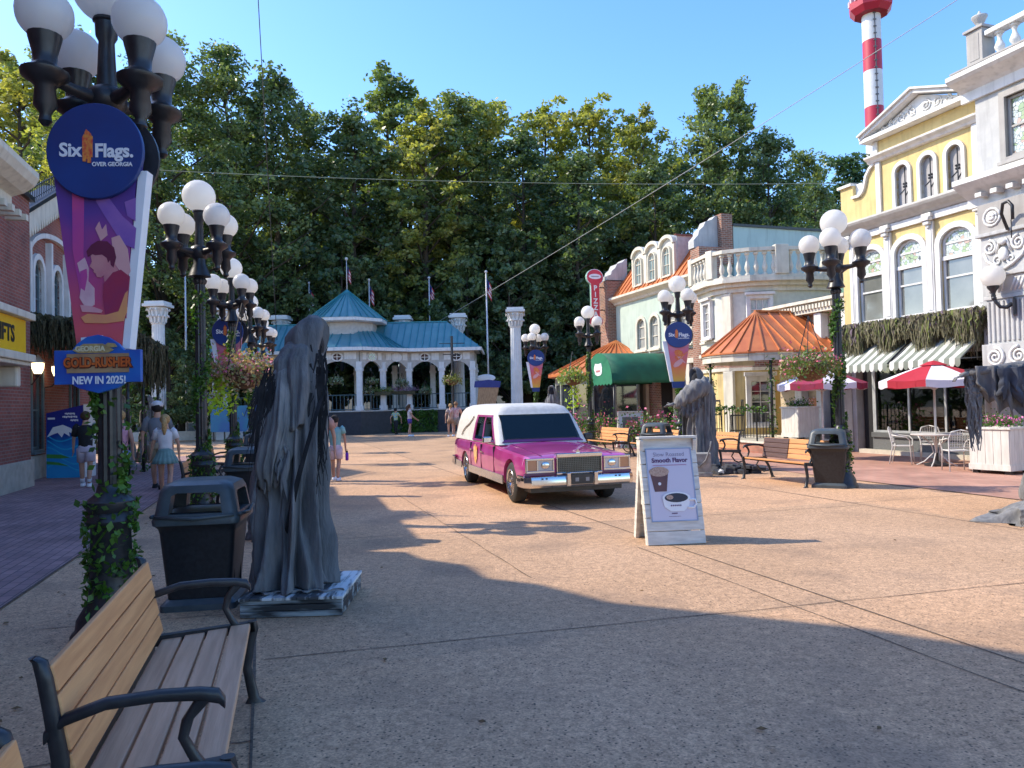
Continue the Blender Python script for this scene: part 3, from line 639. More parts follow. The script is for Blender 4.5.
# dormers: one joined block with three scalloped heads
for k, dx in enumerate((-30.45, -29.2, -27.95)):
    top = [(dx-.62, 6.68), (dx+.62, 6.68)]
    for i in range(13):
        a = math.pi*i/12; top.append((dx+.62*math.cos(a), 8.22+.42*math.sin(a)))
    mb = MB(PO); mb.prism(top, 16.55, 17.9+.0); d = mb.build('dormer', PALEG if k > 5 else mat('dormer_plaster', (.62, .62, .56), (.52, .52, .47), rough=.8), PB)
    mb = MB(PO)
    o1 = [(dx+.63*math.cos(math.pi*i/12), 8.22+.43*math.sin(math.pi*i/12)) for i in range(13)]; o2 = [(dx+.50*math.cos(math.pi*i/12), 8.20+.30*math.sin(math.pi*i/12)) for i in range(13)]
    mb.prism(o1+o2[::-1], 16.40, 16.549); mb.box(dx-.63, dx-.49, 16.45, 16.549, 6.70, 8.2); mb.box(dx+.49, dx+.63, 16.45, 16.549, 6.70, 8.2); mb.build('dormer_moulding', CREAM, d, bevel=.01)
    f = window(PB, PO, dx, 6.92, 8.12, .56, 16.44, .28, .07, .03, glassmat('dormer_glass', (.28, .38, .38)), (2, 2), CREAM, depth=.10, bar=.03, sill=.04); f.parent = d
mb = MB(PO); mb.box(-27.328, -27.30, 16.6, 17.88, 6.9, 8.5); mb.build('dormer_cheek', mat('cheek_grey', (.50, .49, .47), rough=.8), PB)
mb = MB(PO); mb.box(-27.36, -27.24, 16.5, 17.9, 8.502, 8.56); mb.build('dormer_flashing', mat('dark_flashing', (.20, .06, .04), rough=.5), PB)
# faceted corner porch roof
pc = (-32.6, 16.3); N_ = 20
def corner_roof(parent, off, c, R0, ze, za, a0, a1, n, mat_, rib, r1=.1, name='porch_roof'):
    mb = MB(off); ring = []
    for i in range(n+1):
        a = a0+(a1-a0)*i/n; ring.append((c[0]+R0*math.cos(a), c[1]+R0*math.sin(a), ze))
    top = (c[0], c[1], za)
    for i in range(n):
        mb.poly([ring[i], ring[i+1], top]); p, q = ring[i], ring[i+1]
        mb.poly([p, (p[0], p[1], ze-.12), (q[0], q[1], ze-.12), q])
    mb.poly([(p[0], p[1], ze-.12) for p in ring]+[(c[0], c[1], ze-.12)])
    o = mb.build(name, mat_, parent)
    mb = MB(off)
    for p in ring: mb.bar((p[0], p[1], p[2]+.02), (top[0], top[1], top[2]+.02), .05, .06)
    mb.build('roof_seam', rib, o); return ring
ring = corner_roof(PB, PO, pc, 3.3, 2.95, 4.55, R_(150), R_(372), 22, COPPER, COPRIB)
mb = MB(PO)
for i in range(0, 22, 2):
    p = ring[i]; q = ring[min(i+2, 21)]
    a = (pc[0]+(p[0]-pc[0])*.88, pc[1]+(p[1]-pc[1])*.88); b = (pc[0]+(q[0]-pc[0])*.88, pc[1]+(q[1]-pc[1])*.88)
    mb.box(a[0]-.05, a[0]+.05, a[1]-.05, a[1]+.05, 0, 2.82); mb.bar((a[0], a[1], 2.6), (b[0], b[1], 2.6), .06, .3); mb.bar((a[0], a[1], .25), (b[0], b[1], .25), .08, .5)
mb.build('porch_frame', mat('grey_green_frame', (.30, .33, .30), rough=.6), PB)
mb = MB(PO)
for i in range(0, 20, 2):
    p = ring[i]; q = ring[i+2]; k = .87
    a = (pc[0]+(p[0]-pc[0])*k, pc[1]+(p[1]-pc[1])*k); b = (pc[0]+(q[0]-pc[0])*k, pc[1]+(q[1]-pc[1])*k)
    mb.poly([(a[0], a[1], .5), (b[0], b[1], .5), (b[0], b[1], 2.5), (a[0], a[1], 2.5)])
mb.build('porch_glazing', GLASSD, PB)
# green barrel canopy
GRN = mat('green_canvas', (.005, .115, .06), (.004, .085, .045), rough=.7, nscale=3, bump=.05)
CN = thing('entrance_canopy', 'green barrel canvas canopy over the restaurant entrance', 'canopy', wq(RF, -28.0, 16.3), RF.rot); CO = (-28.0, 16.3, 0)
arc = [(-29.2, 2.35)]+[(-28+1.2*math.cos(math.pi-math.pi*i/16), 2.5+1.12*math.sin(math.pi*i/16)) for i in range(17)]+[(-26.8, 2.35)]
mb = MB(CO); mb.loft([[(a, y, b) for a, b in arc] for y in (13.2, 13.9, 14.7, 15.5, 16.3)], close=False)
for i in range(24):   # scalloped valance on the end face and sides
    pass
mb.build('canopy_cover', GRN, CN, auto=30, solid=.012)
GRN2 = mat('green_canvas_end', (.01, .17, .08), (.008, .14, .07), rough=.7)
mb = MB(CO); q = list(arc)
sc_ = [(-26.8-2.4*i/16, 2.35-(.07 if i % 2 else 0)) for i in range(17)]
mb.prism(q+sc_[1:-1], 13.185, 13.197); mb.build('canopy_end', GRN2, CN)
mb = MB(CO); mb.prism([(-28.3, 2.75), (-28.12, 2.69), (-27.85, 2.7), (-27.7, 2.78), (-27.66, 3.02), (-27.74, 3.2), (-28, 3.17), (-28.3, 3.2), (-28.42, 3.0)], 13.17, 13.183); mb.build('badge', WHT, CN)
mb = MB(CO); mb.box(-28.22, -27.84, 13.160, 13.168, 2.84, 2.92); mb.build('badge_strip', mat('badge_pink', (.60, .22, .22), rough=.5), CN)
for x in (-29.12, -26.88):
    mb = MB(CO); mb.tube([(x, 13.3, 0), (x, 13.3, 2.4)], .035, 8); mb.build('post', BLACKM, CN, smooth=True)
# PIZZA blade sign
REDS = mat('sign_red', (.62, .035, .07), (.55, .03, .06), rough=.4)
SG = thing('pizza_sign', 'tall red lollipop shaped sign with white letters on the brick pier', 'sign', RF.w(-33.2, 15.55, 6.7), RF.rot+math.pi/2)
def lolly(s, z=0):
    pts = []
    for i in range(15): a = R_(-58)+R_(296)*i/14; pts.append((s*.46*math.cos(a), 1.0+s*.40*math.sin(a)))
    pts2 = [(-.23*s, .55), (-.23*s, -.85)]
    for i in range(9): a = R_(130)+R_(280)*i/8; pts2.append((s*.40*math.cos(a), -1.15+s*.30*math.sin(a)))
    return pts+pts2+[(.23*s, -.85), (.23*s, .55)]
mb = MB(); mb.prism(lolly(1.0), -.02, .10); mb.build('sign_body', mat('sign_edge_green', (.25, .45, .36), rough=.5), SG)
for y in (-.035,):
    mb = MB(); mb.prism(lolly(.93), y, y+.012); mb.build('sign_face', REDS, SG)
for i, ch in enumerate('PIZZA'): text_mesh(ch, .34, WHT, SG, (0, -.04, .46-.32*i), bold=.012, name='letter')
mb = MB(); mb.prism([(.33*math.cos(a*.314), 1.03+.13*math.sin(a*.314)) for a in range(20)], -.042, -.036); mb.build('sign_badge', WHT, SG)
mb = MB(); mb.box(-.2, .2, -.046, -.043, 1.01, 1.05); mb.build('badge_line', mat('badge_grey', (.25, .25, .27), rough=.5), SG)
mb = MB(); mb.prism(lolly(.99), -.029, -.0205); mb.build('sign_rim', WHT, SG)
mb = MB(); mb.bar((.2, .04, .5), (.75, .04, .5), .05, .05); mb.bar((.2, .04, -.6), (.75, .04, -.6), .05, .05); mb.build('sign_bracket', BLACKM, SG)
# ================================================================= balcony house
BB = thing('balcony_house', 'cream and yellow round-cornered house with a stone balustrade above its upper windows', 'building', wq(RF, -24.95, 16.1), RF.rot); BO = (-24.95, 16.1, 0)
plan = [(-24.95, 16.1), (-23.55, 15.85), (-23.0, 16.0), (-22.45, 16.55), (-22.05, 17.4), (-21.75, 18.6), (-21.6, 23), (-24.95, 23)]
def offset_plan(P, d):     # push the visible front edge outwards
    out_ = []
    for i, p in enumerate(P):
        a = Vector(P[max(i-1, 0)]); b = Vector(P[min(i+1, len(P)-1)]); t = (b-a).normalized(); nrm = Vector((t.y, -t.x)); out_.append((p[0]+nrm.x*d, p[1]+nrm.y*d))
    return out_
front = plan[:7]
mb = MB(BO); mb.prism(plan, 0, 3.3, 'XY'); mb.build('lower_wall', YELLOW, BB)
mb = MB(BO); mb.prism(plan, 3.302, 5.6, 'XY'); mb.build('upper_wall', mat('ivory_plaster', (.62, .63, .54), (.54, .55, .47), rough=.75), BB)
def band(mb, P, d, z0, z1):
    o = offset_plan(P, d); A = [(p[0], p[1]) for p in P]; n = len(P)
    for z in ((z0, z1),):
        o0 = [mb.v((*p, z0)) for p in o]; o1 = [mb.v((*p, z1)) for p in o]; i0 = [mb.v((*p, z0)) for p in A]; i1 = [mb.v((*p, z1)) for p in A]
        for i in range(n-1):
            mb.f([o0[i], o0[i+1], o1[i+1], o1[i]]); mb.f([o1[i], o1[i+1], i1[i+1], i1[i]]); mb.f([o0[i], i0[i], i0[i+1], o0[i+1]])
        mb.f([o0[0], o1[0], i1[0], i0[0]]); mb.f([o0[-1], i0[-1], i1[-1], o1[-1]])
mb = MB(BO); band(mb, front, .07, 2.62, 2.74); band(mb, front, .10, 3.2, 3.32); band(mb, front, .06, 3.72, 3.8); band(mb, front, .06, .0, .35); mb.build('string_course', CREAM, BB)
mb = MB(BO); band(mb, front, .025, 2.742, 3.198); mb.build('brick_band', BRICK2, BB)
mb = MB(BO); band(mb, front, .10, 5.42, 5.6); band(mb, front, .24, 5.602, 5.74); band(mb, front, .42, 5.742, 5.86); mb.build('cornice', CREAM, BB)
mb = MB(BO); mb.prism(plan, 5.602, 5.85, 'XY'); mb.build('balcony_floor', CREAM, BB)
fo = offset_plan(front, .27); seg_ = [(Vector(fo[i]), Vector(fo[i+1])) for i in range(6)]
tot = [((b-a).length) for a, b in seg_]
mb = MB(BO); band(mb, offset_plan(front, .16), .22, 5.862, 5.96); mb.build('balustrade_plinth', CREAM, BB)
def along(d):
    for (a, b), L_ in zip(seg_, tot):
        if d <= L_: return a+(b-a)*d/L_
        d -= L_
    return seg_[-1][1]
mb = MB(BO); d = .3; TT = sum(tot); posts = [0.06, 1.62, 4.15, 5.9, 8.0]
while d < TT-.1:
    if min(abs(d-p) for p in posts) > .2: p = along(d); baluster(mb, p.x, p.y, 5.962, .80, .095, 8)
    d += .30
sep(mb.build('baluster', CREAM, BB, auto=40))
mb = MB(BO); band(mb, offset_plan(front, .14), .26, 6.80, 6.93); mb.build('handrail', CREAM, BB)
for p_ in posts:
    p = along(p_); q = along(p_+.05); a = math.atan2(q.y-p.y, q.x-p.x); M = Matrix.Translation((p.x, p.y, 0)) @ Matrix.Rotation(a, 4, 'Z')
    mb = MB(BO); mb.box(-.15 if p_ != 4.15 else -.24, .15 if p_ != 4.15 else .24, -.15, .15, 5.965, 7.0, M); mb.build('balustrade_pier', CREAM, BB, bevel=.02)
def facet_window(i, t, z0, z1, w_, glass, bars, d=.0, casing=.13, hood=.1):
    a = Vector(front[i]); b = Vector(front[i+1]); p = a+(b-a)*t; ang = math.atan2((b-a).y, (b-a).x)
    f = window(BB, (0, 0, 0), 0, z0, z1, w_, -.11-d, 0, casing, .05, glass, bars, WHITE, depth=.10, bar=.03, hood=hood)
    f.location = (p.x-BO[0], p.y-BO[1], 0); f.rotation_euler.z = ang
facet_window(0, .62, 3.95, 5.15, .52, CURT, (2, 4)); facet_window(3, .32, 4.0, 5.15, .66, CURT, (3, 3))
facet_window(0, .42, .75, 2.2, .56, GLASSD, (2, 4)); facet_window(3, .25, .75, 2.25, .66, GLASSD, (2, 4), casing=.16, hood=.14)
for i, t in ((1, .95),):
    a = Vector(front[i]); b = Vector(front[i+1]); p = a+(b-a)*t; an = math.atan2((b-a).y, (b-a).x); M = Matrix.Translation((p.x, p.y, 0)) @ Matrix.Rotation(an, 4, 'Z')
    if i == 1:
        mb = MB(BO); mb.box(-.22, .22, -.09, .05, .36, 2.61, M); mb.box(-.2, .2, -.07, .05, 3.34, 5.41, M); mb.build('pilaster', CREAM, BB, bevel=.02)
# ================================================================= low shop between
LB = thing('low_shop_building', 'single storey shop with a cream dentil cornice behind the orange porch roof', 'building', wq(RF, -21.7, 16.9), RF.rot); LO = (-21.7, 16.9, 0)
mb = MB(LO); mb.box(-21.55, -17.92, 17.0, 22, 0, 4.5); mb.build('wall', mat('tan_plaster', (.50, .40, .27), rough=.8), LB)
mb = MB(LO); mb.box(-21.7, -17.93, 16.62, 17.0, 4.3, 4.62); mb.box(-21.75, -17.93, 16.5, 17.0, 4.622, 4.72)
for i in range(26): mb.box(-21.65+i*.145, -21.57+i*.145, 16.54, 16.618, 4.42, 4.56)
mb.build('dentil_cornice', CREAM, LB)
mb = MB(LO); mb.box(-19.2, -17.93, 17.3, 21, 4.51, 5.9); mb.build('roof_box', mat('green_cladding', (.10, .22, .16), rough=.6), LB)
mb = MB(LO)
for x in (-20.3, -19.3, -18.15): mb.box(x-.16, x+.16, 16.7, 16.998, .3, 4.28)
sep(mb.build('column', WHITE, LB, bevel=.02))
mb = MB(LO); mb.box(-20.1, -19.5, 16.95, 16.998, 1.9, 2.4); mb.box(-20.1, -19.5, 16.94, 16.998, .4, 1.6); mb.build('orange_hatch', mat('orange_panel', (.55, .22, .10), rough=.6), LB)
mb = MB(LO); mb.box(-19.1, -18.35, 16.93, 16.998, .3, 2.5); mb.build('door', DARKIN, LB)
mb = MB(LO); mb.box(-18.0, -17.7, 16.1, 16.49, 0, 3.15); mb.build('white_pillar', WHITE, LB, bevel=.03)
# orange porch roof on posts
PR = thing('orange_porch', 'orange standing seam porch roof on ivy wrapped posts beside the umbrella', 'porch', wq(RF, -19.5, 14.4), RF.rot); RO = (-19.5, 14.4, 0)
R0p = 1.75; cxp, cyp, zr, ze = -20.35, 15.2, 4.42, 3.05
eav = [(-18.6, 18.2)]+[(cxp+R0p*math.cos(a_), cyp+R0p*math.sin(a_)) for a_ in [R_(-180*i/12) for i in range(13)]]+[(cxp-R0p, 16.3)]
apx = (cxp, cyp, zr); rend = (cxp, 18.4, zr)
mb = MB(RO)
for i in range(len(eav)-1):
    p, q = eav[i], eav[i+1]
    if i == 0: mb.poly([(*p, ze), (*q, ze), apx, rend])
    elif i == len(eav)-2: mb.poly([(*p, ze), (*q, ze), (cxp, 16.3, zr), apx])
    else: mb.poly([(*p, ze), (*q, ze), apx])
    mb.poly([(*p, ze), (*p, ze-.05), (*q, ze-.05), (*q, ze)])
rf = mb.build('roof', COPPER, PR)
mb = MB(RO)
for p in eav[1:-1]: mb.bar((*p, ze+.02), (apx[0], apx[1], zr+.02), .04, .05)
for i in range(1, 8):
    y = cyp+i*.42; mb.bar((-18.6, y, ze+.02), (cxp, y, zr+.02), .04, .05)
mb.bar((cxp, cyp-.04, zr+.03), (cxp, 18.4, zr+.03), .1, .05)
mb.build('roof_seam', COPRIB, rf)
mb = MB(RO)
for i in range(len(eav)-1):
    p, q = eav[i], eav[i+1]; k = .955
    f_ = lambda w_: (cxp+(w_[0]-cxp)*k, cyp+(w_[1]-cyp)*(k if w_[1] <= cyp else 1), ze-.17)
    mb.bar(f_(p), f_(q), .09, .22)
mb.build('fascia', CREAM, PR)
mb = MB(RO); mb.poly([(x_, y_, ze-.10) for x_, y_ in eav]); mb.build('ceiling', CREAM, PR)
def ivy_post(parent, off, x, y, z0, z1, n=220, r=.045, nm='post'):
    mb = MB(off); mb.tube([(x, y, z0), (x, y, z1)], r, 8); p = mb.build(nm, BLACKM, parent, smooth=True)
    mb = MB(off); mb.leaves([(x+random.gauss(0, r*1.7), y+random.gauss(0, r*1.7), random.uniform(z0, z1)) for _ in range(n)], .085); mb.build('ivy', IVY, p)
for x, y in ((-20.75, 13.7), (-18.85, 14.55)): ivy_post(PR, RO, x, y, .3, 2.9)
# terrace with railing and stools
TB = brickmat('terrace_brick', (.40, .17, .11), (.31, .13, .09), (.26, .17, .12), bw=.22, rh=.075, ms=.007)
TR = thing('terrace', 'low raised brick terrace below the orange porch roof', 'terrace', wq(RF, -20.5, 14.1), RF.rot); TO = (-20.5, 14.1, 0)
mb = MB(TO); mb.prism([(-24.9, 16.09), (-24.9, 14.6), (-22.5, 13.95), (-18.3, 13.95), (-18.1, 16.29), (-18.2, 16.3), (-21.5, 16.9), (-22.0, 16.9), (-23.4, 15.8)], 0, .30, 'XY'); mb.build('brick_base', TB, TR)
mb = MB(TO); mb.prism([(-24.95, 16.09), (-24.95, 14.55), (-22.5, 13.9), (-18.25, 13.9), (-18.05, 16.29), (-18.15, 16.3), (-21.5, 16.9), (-22.0, 16.9), (-23.4, 15.8)], .302, .35, 'XY'); mb.build('stone_edge', CREAM, TR)
RL = thing('iron_railing', 'black iron railing with pickets along the raised brick terrace', 'railing', (*wq(RF, -20.5, 14.1)[:2], .35), RF.rot)
path = [(-24.6, 14.75), (-22.5, 14.1), (-20.2, 14.1), (-18.4, 14.1)]
mb = MB(TO)
for a, b in zip(path, path[1:]):
    for z in (.15, 1.0): mb.bar((*a, z), (*b, z), .03, .02)
    L_ = math.dist(a, b); n = int(L_/.14)
    for i in range(n+1): t = i/n; x = a[0]+(b[0]-a[0])*t; y = a[1]+(b[1]-a[1])*t; mb.bar((x, y, 0 if i % 8 == 0 else .1), (x, y, 1.0 if i % 8 else 1.06), .016 if i % 8 else .035, .016 if i % 8 else .035)
mb.build('pickets', BLACKM, RL)
mb = MB(TO); mb.leaves([(random.uniform(-24, -18.5), 14.1+random.gauss(0, .05)+max(0, (-22.5-0))*.0, .95+random.gauss(0, .06)) for _ in range(420)], .09); mb.build('ivy', IVY, RL)
def bar_chair(p, rot, label, z=.352):
    t = thing('bar_chair', label, 'bar chair', (p[0], p[1], z), rot, 'black bar chairs on the terrace')
    mb = MB(); mb.box(-.2, .2, -.2, .2, .72, .76); mb.build('seat', BLACKM, t, bevel=.01)
    for sx in (-1, 1):
        for sy in (-1, 1): mb = MB(); mb.bar((sx*.22, sy*.22, 0), (sx*.18, sy*.18, .72 if sy < 0 else 1.25), .03, .03); mb.build('leg', BLACKM, t)
    mb = MB(); mb.bar((-.18, .19, 1.22), (.18, .19, 1.22), .03, .06); mb.bar((-.18, .19, 1.0), (.18, .19, 1.0), .02, .04); mb.build('backrest', BLACKM, t)
    mb = MB()
    for a, b in (((-.21, -.21), (.21, -.21)), ((-.21, .21), (.21, .21)), ((-.21, -.21), (-.21, .21)), ((.21, -.21), (.21, .21))): mb.bar((*a, .25), (*b, .25), .02, .02)
    mb.build('footrest', BLACKM, t)
bar_chair(RF.w(-22.5, 14.9)[:2], RF.rot+.4, 'black bar chair on the terrace right behind the cloaked statue')
bar_chair(RF.w(-20.9, 14.75)[:2], RF.rot-.5, 'black bar chair on the terrace in front of the white paned window')
# ================================================================= moss, awnings and shop interior on the yellow building
STW = mat('awning_white', (.62, .62, .56), (.50, .50, .45), rough=.8, nscale=4); STG_ = mat('awning_green_grey', (.20, .22, .18), (.15, .17, .13), rough=.8, nscale=4)
def awning(x0, x1, name_label, base):
    A = thing('striped_awning', name_label, 'awning', wq(RF, x0, 16.46), RF.rot, 'striped shopfront awnings'); AO = (x0, 16.46, 0)
    mb = MB(AO); n = int(round((x1-x0)/.145)); st = (x1-x0)/n
    for i in range(n):
        mb.mi = i % 2; a = x0+i*st; b = a+st; prev = None
        for k in range(7):
            t = k/6; y = 16.455-1.05*t; z = 3.32-.85*t-.06*math.sin(math.pi*t)
            if prev: mb.poly([(a, prev[0], prev[1]), (b, prev[0], prev[1]), (b, y, z), (a, y, z)])
            prev = (y, z)
        m_ = (a+b)/2
        mb.poly([(a, 15.405, 2.47), (b, 15.405, 2.47), (b, 15.40, 2.33), (b-st*.2, 15.40, 2.28), (m_, 15.40, 2.26), (a+st*.2, 15.40, 2.28), (a, 15.40, 2.33)])
    mb.build('canvas', [STW, STG_], A)
    mb = MB(AO)
    for x in (x0+.02, x1-.02): mb.bar((x, 16.45, 2.5), (x, 15.42, 2.46), .025, .025); mb.bar((x, 16.45, 3.25), (x, 15.42, 2.46), .025, .025)
    mb.bar((x0, 15.42, 2.455), (x1, 15.42, 2.455), .03, .03); mb.build('awning_frame', SLATE, A)
awning(-17.35, -15.3, 'green and white striped awning left of the red and white umbrella', 0); awning(-15.22, -13.15, 'green and white striped awning behind the red and white umbrella', 0)
MS = thing('hanging_moss', 'thick band of dry grey green moss hanging above the striped awnings', 'moss', wq(RF, -15.5, 16.2), RF.rot); SO = (-15.5, 16.2, 0)
mb = MB(SO); mb.box(-17.6, -13.0, 15.95, 16.44, 3.34, 3.5); mb.build('shelf_board', SLATE, MS)
moss('strands', SO, -17.7, -12.95, 15.75, 16.4, 3.62, .45, 1.0, 4200, MOSSL, MS, .012, .04)
PLUM = mat('moss_violet', (.20, .15, .18), (.12, .09, .11), rough=1)
moss('dark_strands', SO, -17.7, -12.95, 15.75, 16.35, 3.62, .25, .6, 900, PLUM, MS, .012, .035)
moss('green_strands', SO, -17.7, -12.95, 15.74, 16.35, 3.60, .3, .75, 900, mat('moss_olive', (.16, .19, .05), (.09, .11, .03), rough=1), MS, .012, .035)
# interior seen through the glass
SI = thing('shop_interior', 'dark dining room with red booths and white shelves seen through the shop window', 'interior', wq(RF, -15.2, 16.9), RF.rot); IO = (-15.2, 16.9, 0)
# (the rear block front face is the back wall; open a room in front of it)
mb = MB(IO); mb.box(-17.4, -13.5, 16.84, 16.85, .6, 2.7); mb.build('back_panel', DARKIN, SI)
RACK = mat('white_rack', (.55, .55, .52), rough=.5)
mb = MB(IO)
for x in (-15.7, -15.1): mb.box(x, x+.025, 16.78, 16.80, .7, 2.45)
for i in range(9): mb.box(-15.7, -15.1, 16.78, 16.80, 1.15+i*.15, 1.18+i*.15)
mb.build('shelf_rack', RACK, SI)
RB = mat('booth_red', (.45, .03, .05), rough=.45)
mb = MB(IO)
for i in range(3): mb.box(-14.55+i*.34, -14.28+i*.34, 16.70, 16.80, .62, 1.12)
mb.build('booth', RB, SI, bevel=.02)
mb = MB(IO)
for i in range(4): mb.box(-15.5+i*.42, -15.46+i*.42, 16.72, 16.75, .62, 1.15); 
for i in range(2): mb.box(-15.5+i*.84, -15.04+i*.84, 16.71, 16.76, 1.12, 1.17); mb.box(-14.5+i*.4, -14.3+i*.4, 16.66, 16.69, 1.14, 1.4)
mb.build('cafe_furniture', RACK, SI)
LG = foliage('lime_leaf', (.38, .55, .04), (.26, .44, .03), (.44, .58, .06), 3, .4)
mb = MB(IO)
for i in range(9):
    a = R_(20+i*18); L_ = .7+.2*math.sin(i*3); P = [(-16.3+L_*t*math.cos(a), 16.76-.01*i, .95+L_*1.2*t*math.sin(a)-.35*t*t) for t in (0, .3, .6, .8, 1)]
    for k in range(4): w_ = .05*(1-k*.2); mb.poly([(P[k][0], P[k][1], P[k][2]-w_), (P[k+1][0], P[k+1][1], P[k+1][2]-w_*.7), (P[k+1][0], P[k+1][1], P[k+1][2]+w_*.7), (P[k][0], P[k][1], P[k][2]+w_)])
mb.build('palm_leaf', LG, SI)
# ================================================================= left buildings (LF frame, faces look to -y)
NB = thing('brick_corner_building', 'red brick building at the left edge with cream cornice and yellow shop sign', 'building', wq(LF, 18.0, 5.7), LF.rot); NO = (18.0, 5.7, 0)
NBW = LF.w(18.0, 5.7)
mb = MB(NO); mb.box(12.4, 19.6, 5.7, 9.5, .62, 6.55); mb.build('brick_wall', BRICK, NB)
STB = mat('limestone_base', (.46, .42, .34), (.36, .33, .27), rough=.8, nscale=5, bump=.1)
mb = MB(NO); mb.box(12.35, 19.65, 5.64, 9.5, 0, .62); mb.build('stone_base', STB, NB, bevel=.015)
mb = MB(NO); mb.box(17.5, 19.68, 5.6, 9.5, 6.552, 6.66); mb.build('pier_cap', BLACKM, NB)
mb = MB(NO)
prof = [(5.698, 5.75), (5.5, 5.78), (5.42, 5.9), (5.42, 6.12), (5.2, 6.2), (5.0, 6.35), (4.92, 6.5), (4.92, 6.62), (5.698, 6.7)]
mb.loft([[(12.35, a, b) for a, b in prof], [(17.55, a, b) for a, b in prof]])
for i in range(13): mb.box(12.6+i*.4, 12.75+i*.4, 5.12, 5.5, 5.62, 5.745)
mb.build('cornice', CREAM, NB)
SGY = mat('sign_yellow', (.80, .50, .01), (.76, .46, .01), rough=.45)
mb = MB(NO); mb.box(14.0, 17.35, 5.12, 5.68, 2.86, 3.55); mb.build('sign_box', SGY, NB, bevel=.01)
mb = MB(NO); mb.box(13.95, 17.5, 4.98, 5.685, 3.552, 3.7); mb.box(13.95, 17.5, 4.98, 5.685, 2.7, 2.858); mb.box(13.9, 17.42, 5.04, 5.685, 2.62, 2.698); sep(mb.build('sign_moulding', CREAM, NB, bevel=.02))
mb = MB(NO); mb.box(17.1, 17.32, 5.2, 5.69, 2.2, 2.618); mb.build('sign_bracket', CREAM, NB, bevel=.04)
text_mesh('GIFTS', .44, BLACKM, NB, (16.12-18.0, 5.112-5.7, 3.2), bold=.014)
# big near block that lies outside the frame on the left: it throws the shadow over the foreground
NR = thing('tall_brick_building', 'tall red brick building on the left whose shadow covers the foreground', 'building', wq(LF, 4.0, 5.7), LF.rot)
SHX = (4.0, 5.7, 0)
prf = [(-22, 0), (12.38, 0), (12.38, 7.2), (12.0, 7.3), (11.7, 7.7), (11.1, 7.75), (10.9, 8.15), (10.3, 8.5), (9.8, 9.9), (9.0, 10.9), (7.5, 11.2), (4, 11.4), (0, 11.4), (-22, 11.4)]
mb = MB(SHX); mb.prism(prf, 5.75, 9.5); mb.build('wall', BRICK, NR)
# recessed gabled building
GBL = thing('gabled_brick_building', 'red brick building with white arched windows, scalloped gable board and iron roof cresting', 'building', wq(LF, 23.5, 6.2), LF.rot); GO2 = (23.5, 6.2, 0)
mb = MB(GO2); mb.prism([(19.62, .6), (27.4, .6), (27.4, 6.5), (26.3, 6.5), (23.5, 7.75), (20.7, 6.5), (19.62, 6.5)], 6.2, 6.5); gw_ = mb.build('wall', BRICK, GBL)
lw = [21.85, 23.45, 25.05]
cut_wall(gw_, [opening(c, 4.0, 5.62, .74, .37) for c in lw]+[opening(c, .75, 2.75, .8) for c in (21.75, 25.2)], 6.1, 6.36, GO2)
SL = mat('window_frame_slate', (.10, .16, .18), rough=.5)
def curtain_glass():
    m = mat('red_curtain_glass', (.22, .03, .035), (.04, .05, .06), rough=.12, nscale=1.6, coat=.6, stretch=(3, 1, .5), lo=.46, hi=.54); return m
CG = curtain_glass()
for c in lw: window(GBL, GO2, c, 4.0, 5.62, .74, 6.2, .37, .15, .08, CG, (2, 2), WHITE, SL, bar=.045, sill=0)
for c in (21.75, 25.2): window(GBL, GO2, c, .75, 2.75, .8, 6.2, 0, .1, .05, CG, (1, 2), SL, SL, bar=.05, sill=.05)
mb = MB(GO2); mb.box(19.62, 27.4, 6.501, 12, 0, 6.3); mb.build('rear_block', BRICK, GBL)
mb = MB(GO2); mb.box(19.63, 27.42, 6.14, 6.5, 0, .6); mb.build('stone_base', STB, GBL)
mb = MB(GO2)
for x in (22.65, 24.25): mb.box(x-.07, x+.07, 6.05, 6.199, 3.95, 6.2)
for x in (20.95, 25.95): mb.box(x-.07, x+.07, 6.05, 6.199, 3.95, 5.9)
pts = [(23.45+2.55*math.cos(math.pi*i/20), 5.55+.95*math.sin(math.pi*i/20)) for i in range(21)]; pin = [(23.45+2.43*math.cos(math.pi*i/20), 5.53+.84*math.sin(math.pi*i/20)) for i in range(21)]
mb.prism(pts+pin[::-1], 6.08, 6.198); mb.build('arch_trim', WHITE, GBL)
mb = MB(GO2)
for s in (-1, 1):
    n = 16
    for i in range(n):
        t0 = i/n; t1 = (i+1)/n; x0 = 23.5+s*2.95*t0; x1 = 23.5+s*2.95*t1; z0 = 7.9-1.33*t0; z1 = 7.9-1.33*t1
        xm = (x0+x1)/2; zm = (z0+z1)/2
        mb.prism([(x0, z0), (x1, z1), (x1, z1-.42), (xm+(x1-x0)*.3, zm-.62), (xm, zm-.68), (xm-(x1-x0)*.3, zm-.62), (x0, z0-.42)], 5.98, 6.03)
mb.build('scalloped_bargeboard', CREAM, GBL)
mb = MB(GO2)
for s in (-1, 1): mb.bar((23.5+s*3.1, 6.2, 6.53), (23.5, 6.2, 7.95), .55, .10)
mb.build('roof_edge', BLACKM, GBL)
mb = MB(GO2)
for s in (-1, 1):
    for k in range(22):
        t = k/21; x = 23.5+s*3.0*t; z = 7.98-1.38*t; mb.bar((x, 6.1, z), (x, 6.1, z+.42+(.05 if k % 3 == 0 else 0)), .018, .018)
    for dz in (.1, .38): mb.bar((23.5, 6.1, 7.98+dz), (23.5+s*3.0, 6.1, 6.6+dz), .02, .02)
mb.build('iron_cresting', BLACKM, GBL)
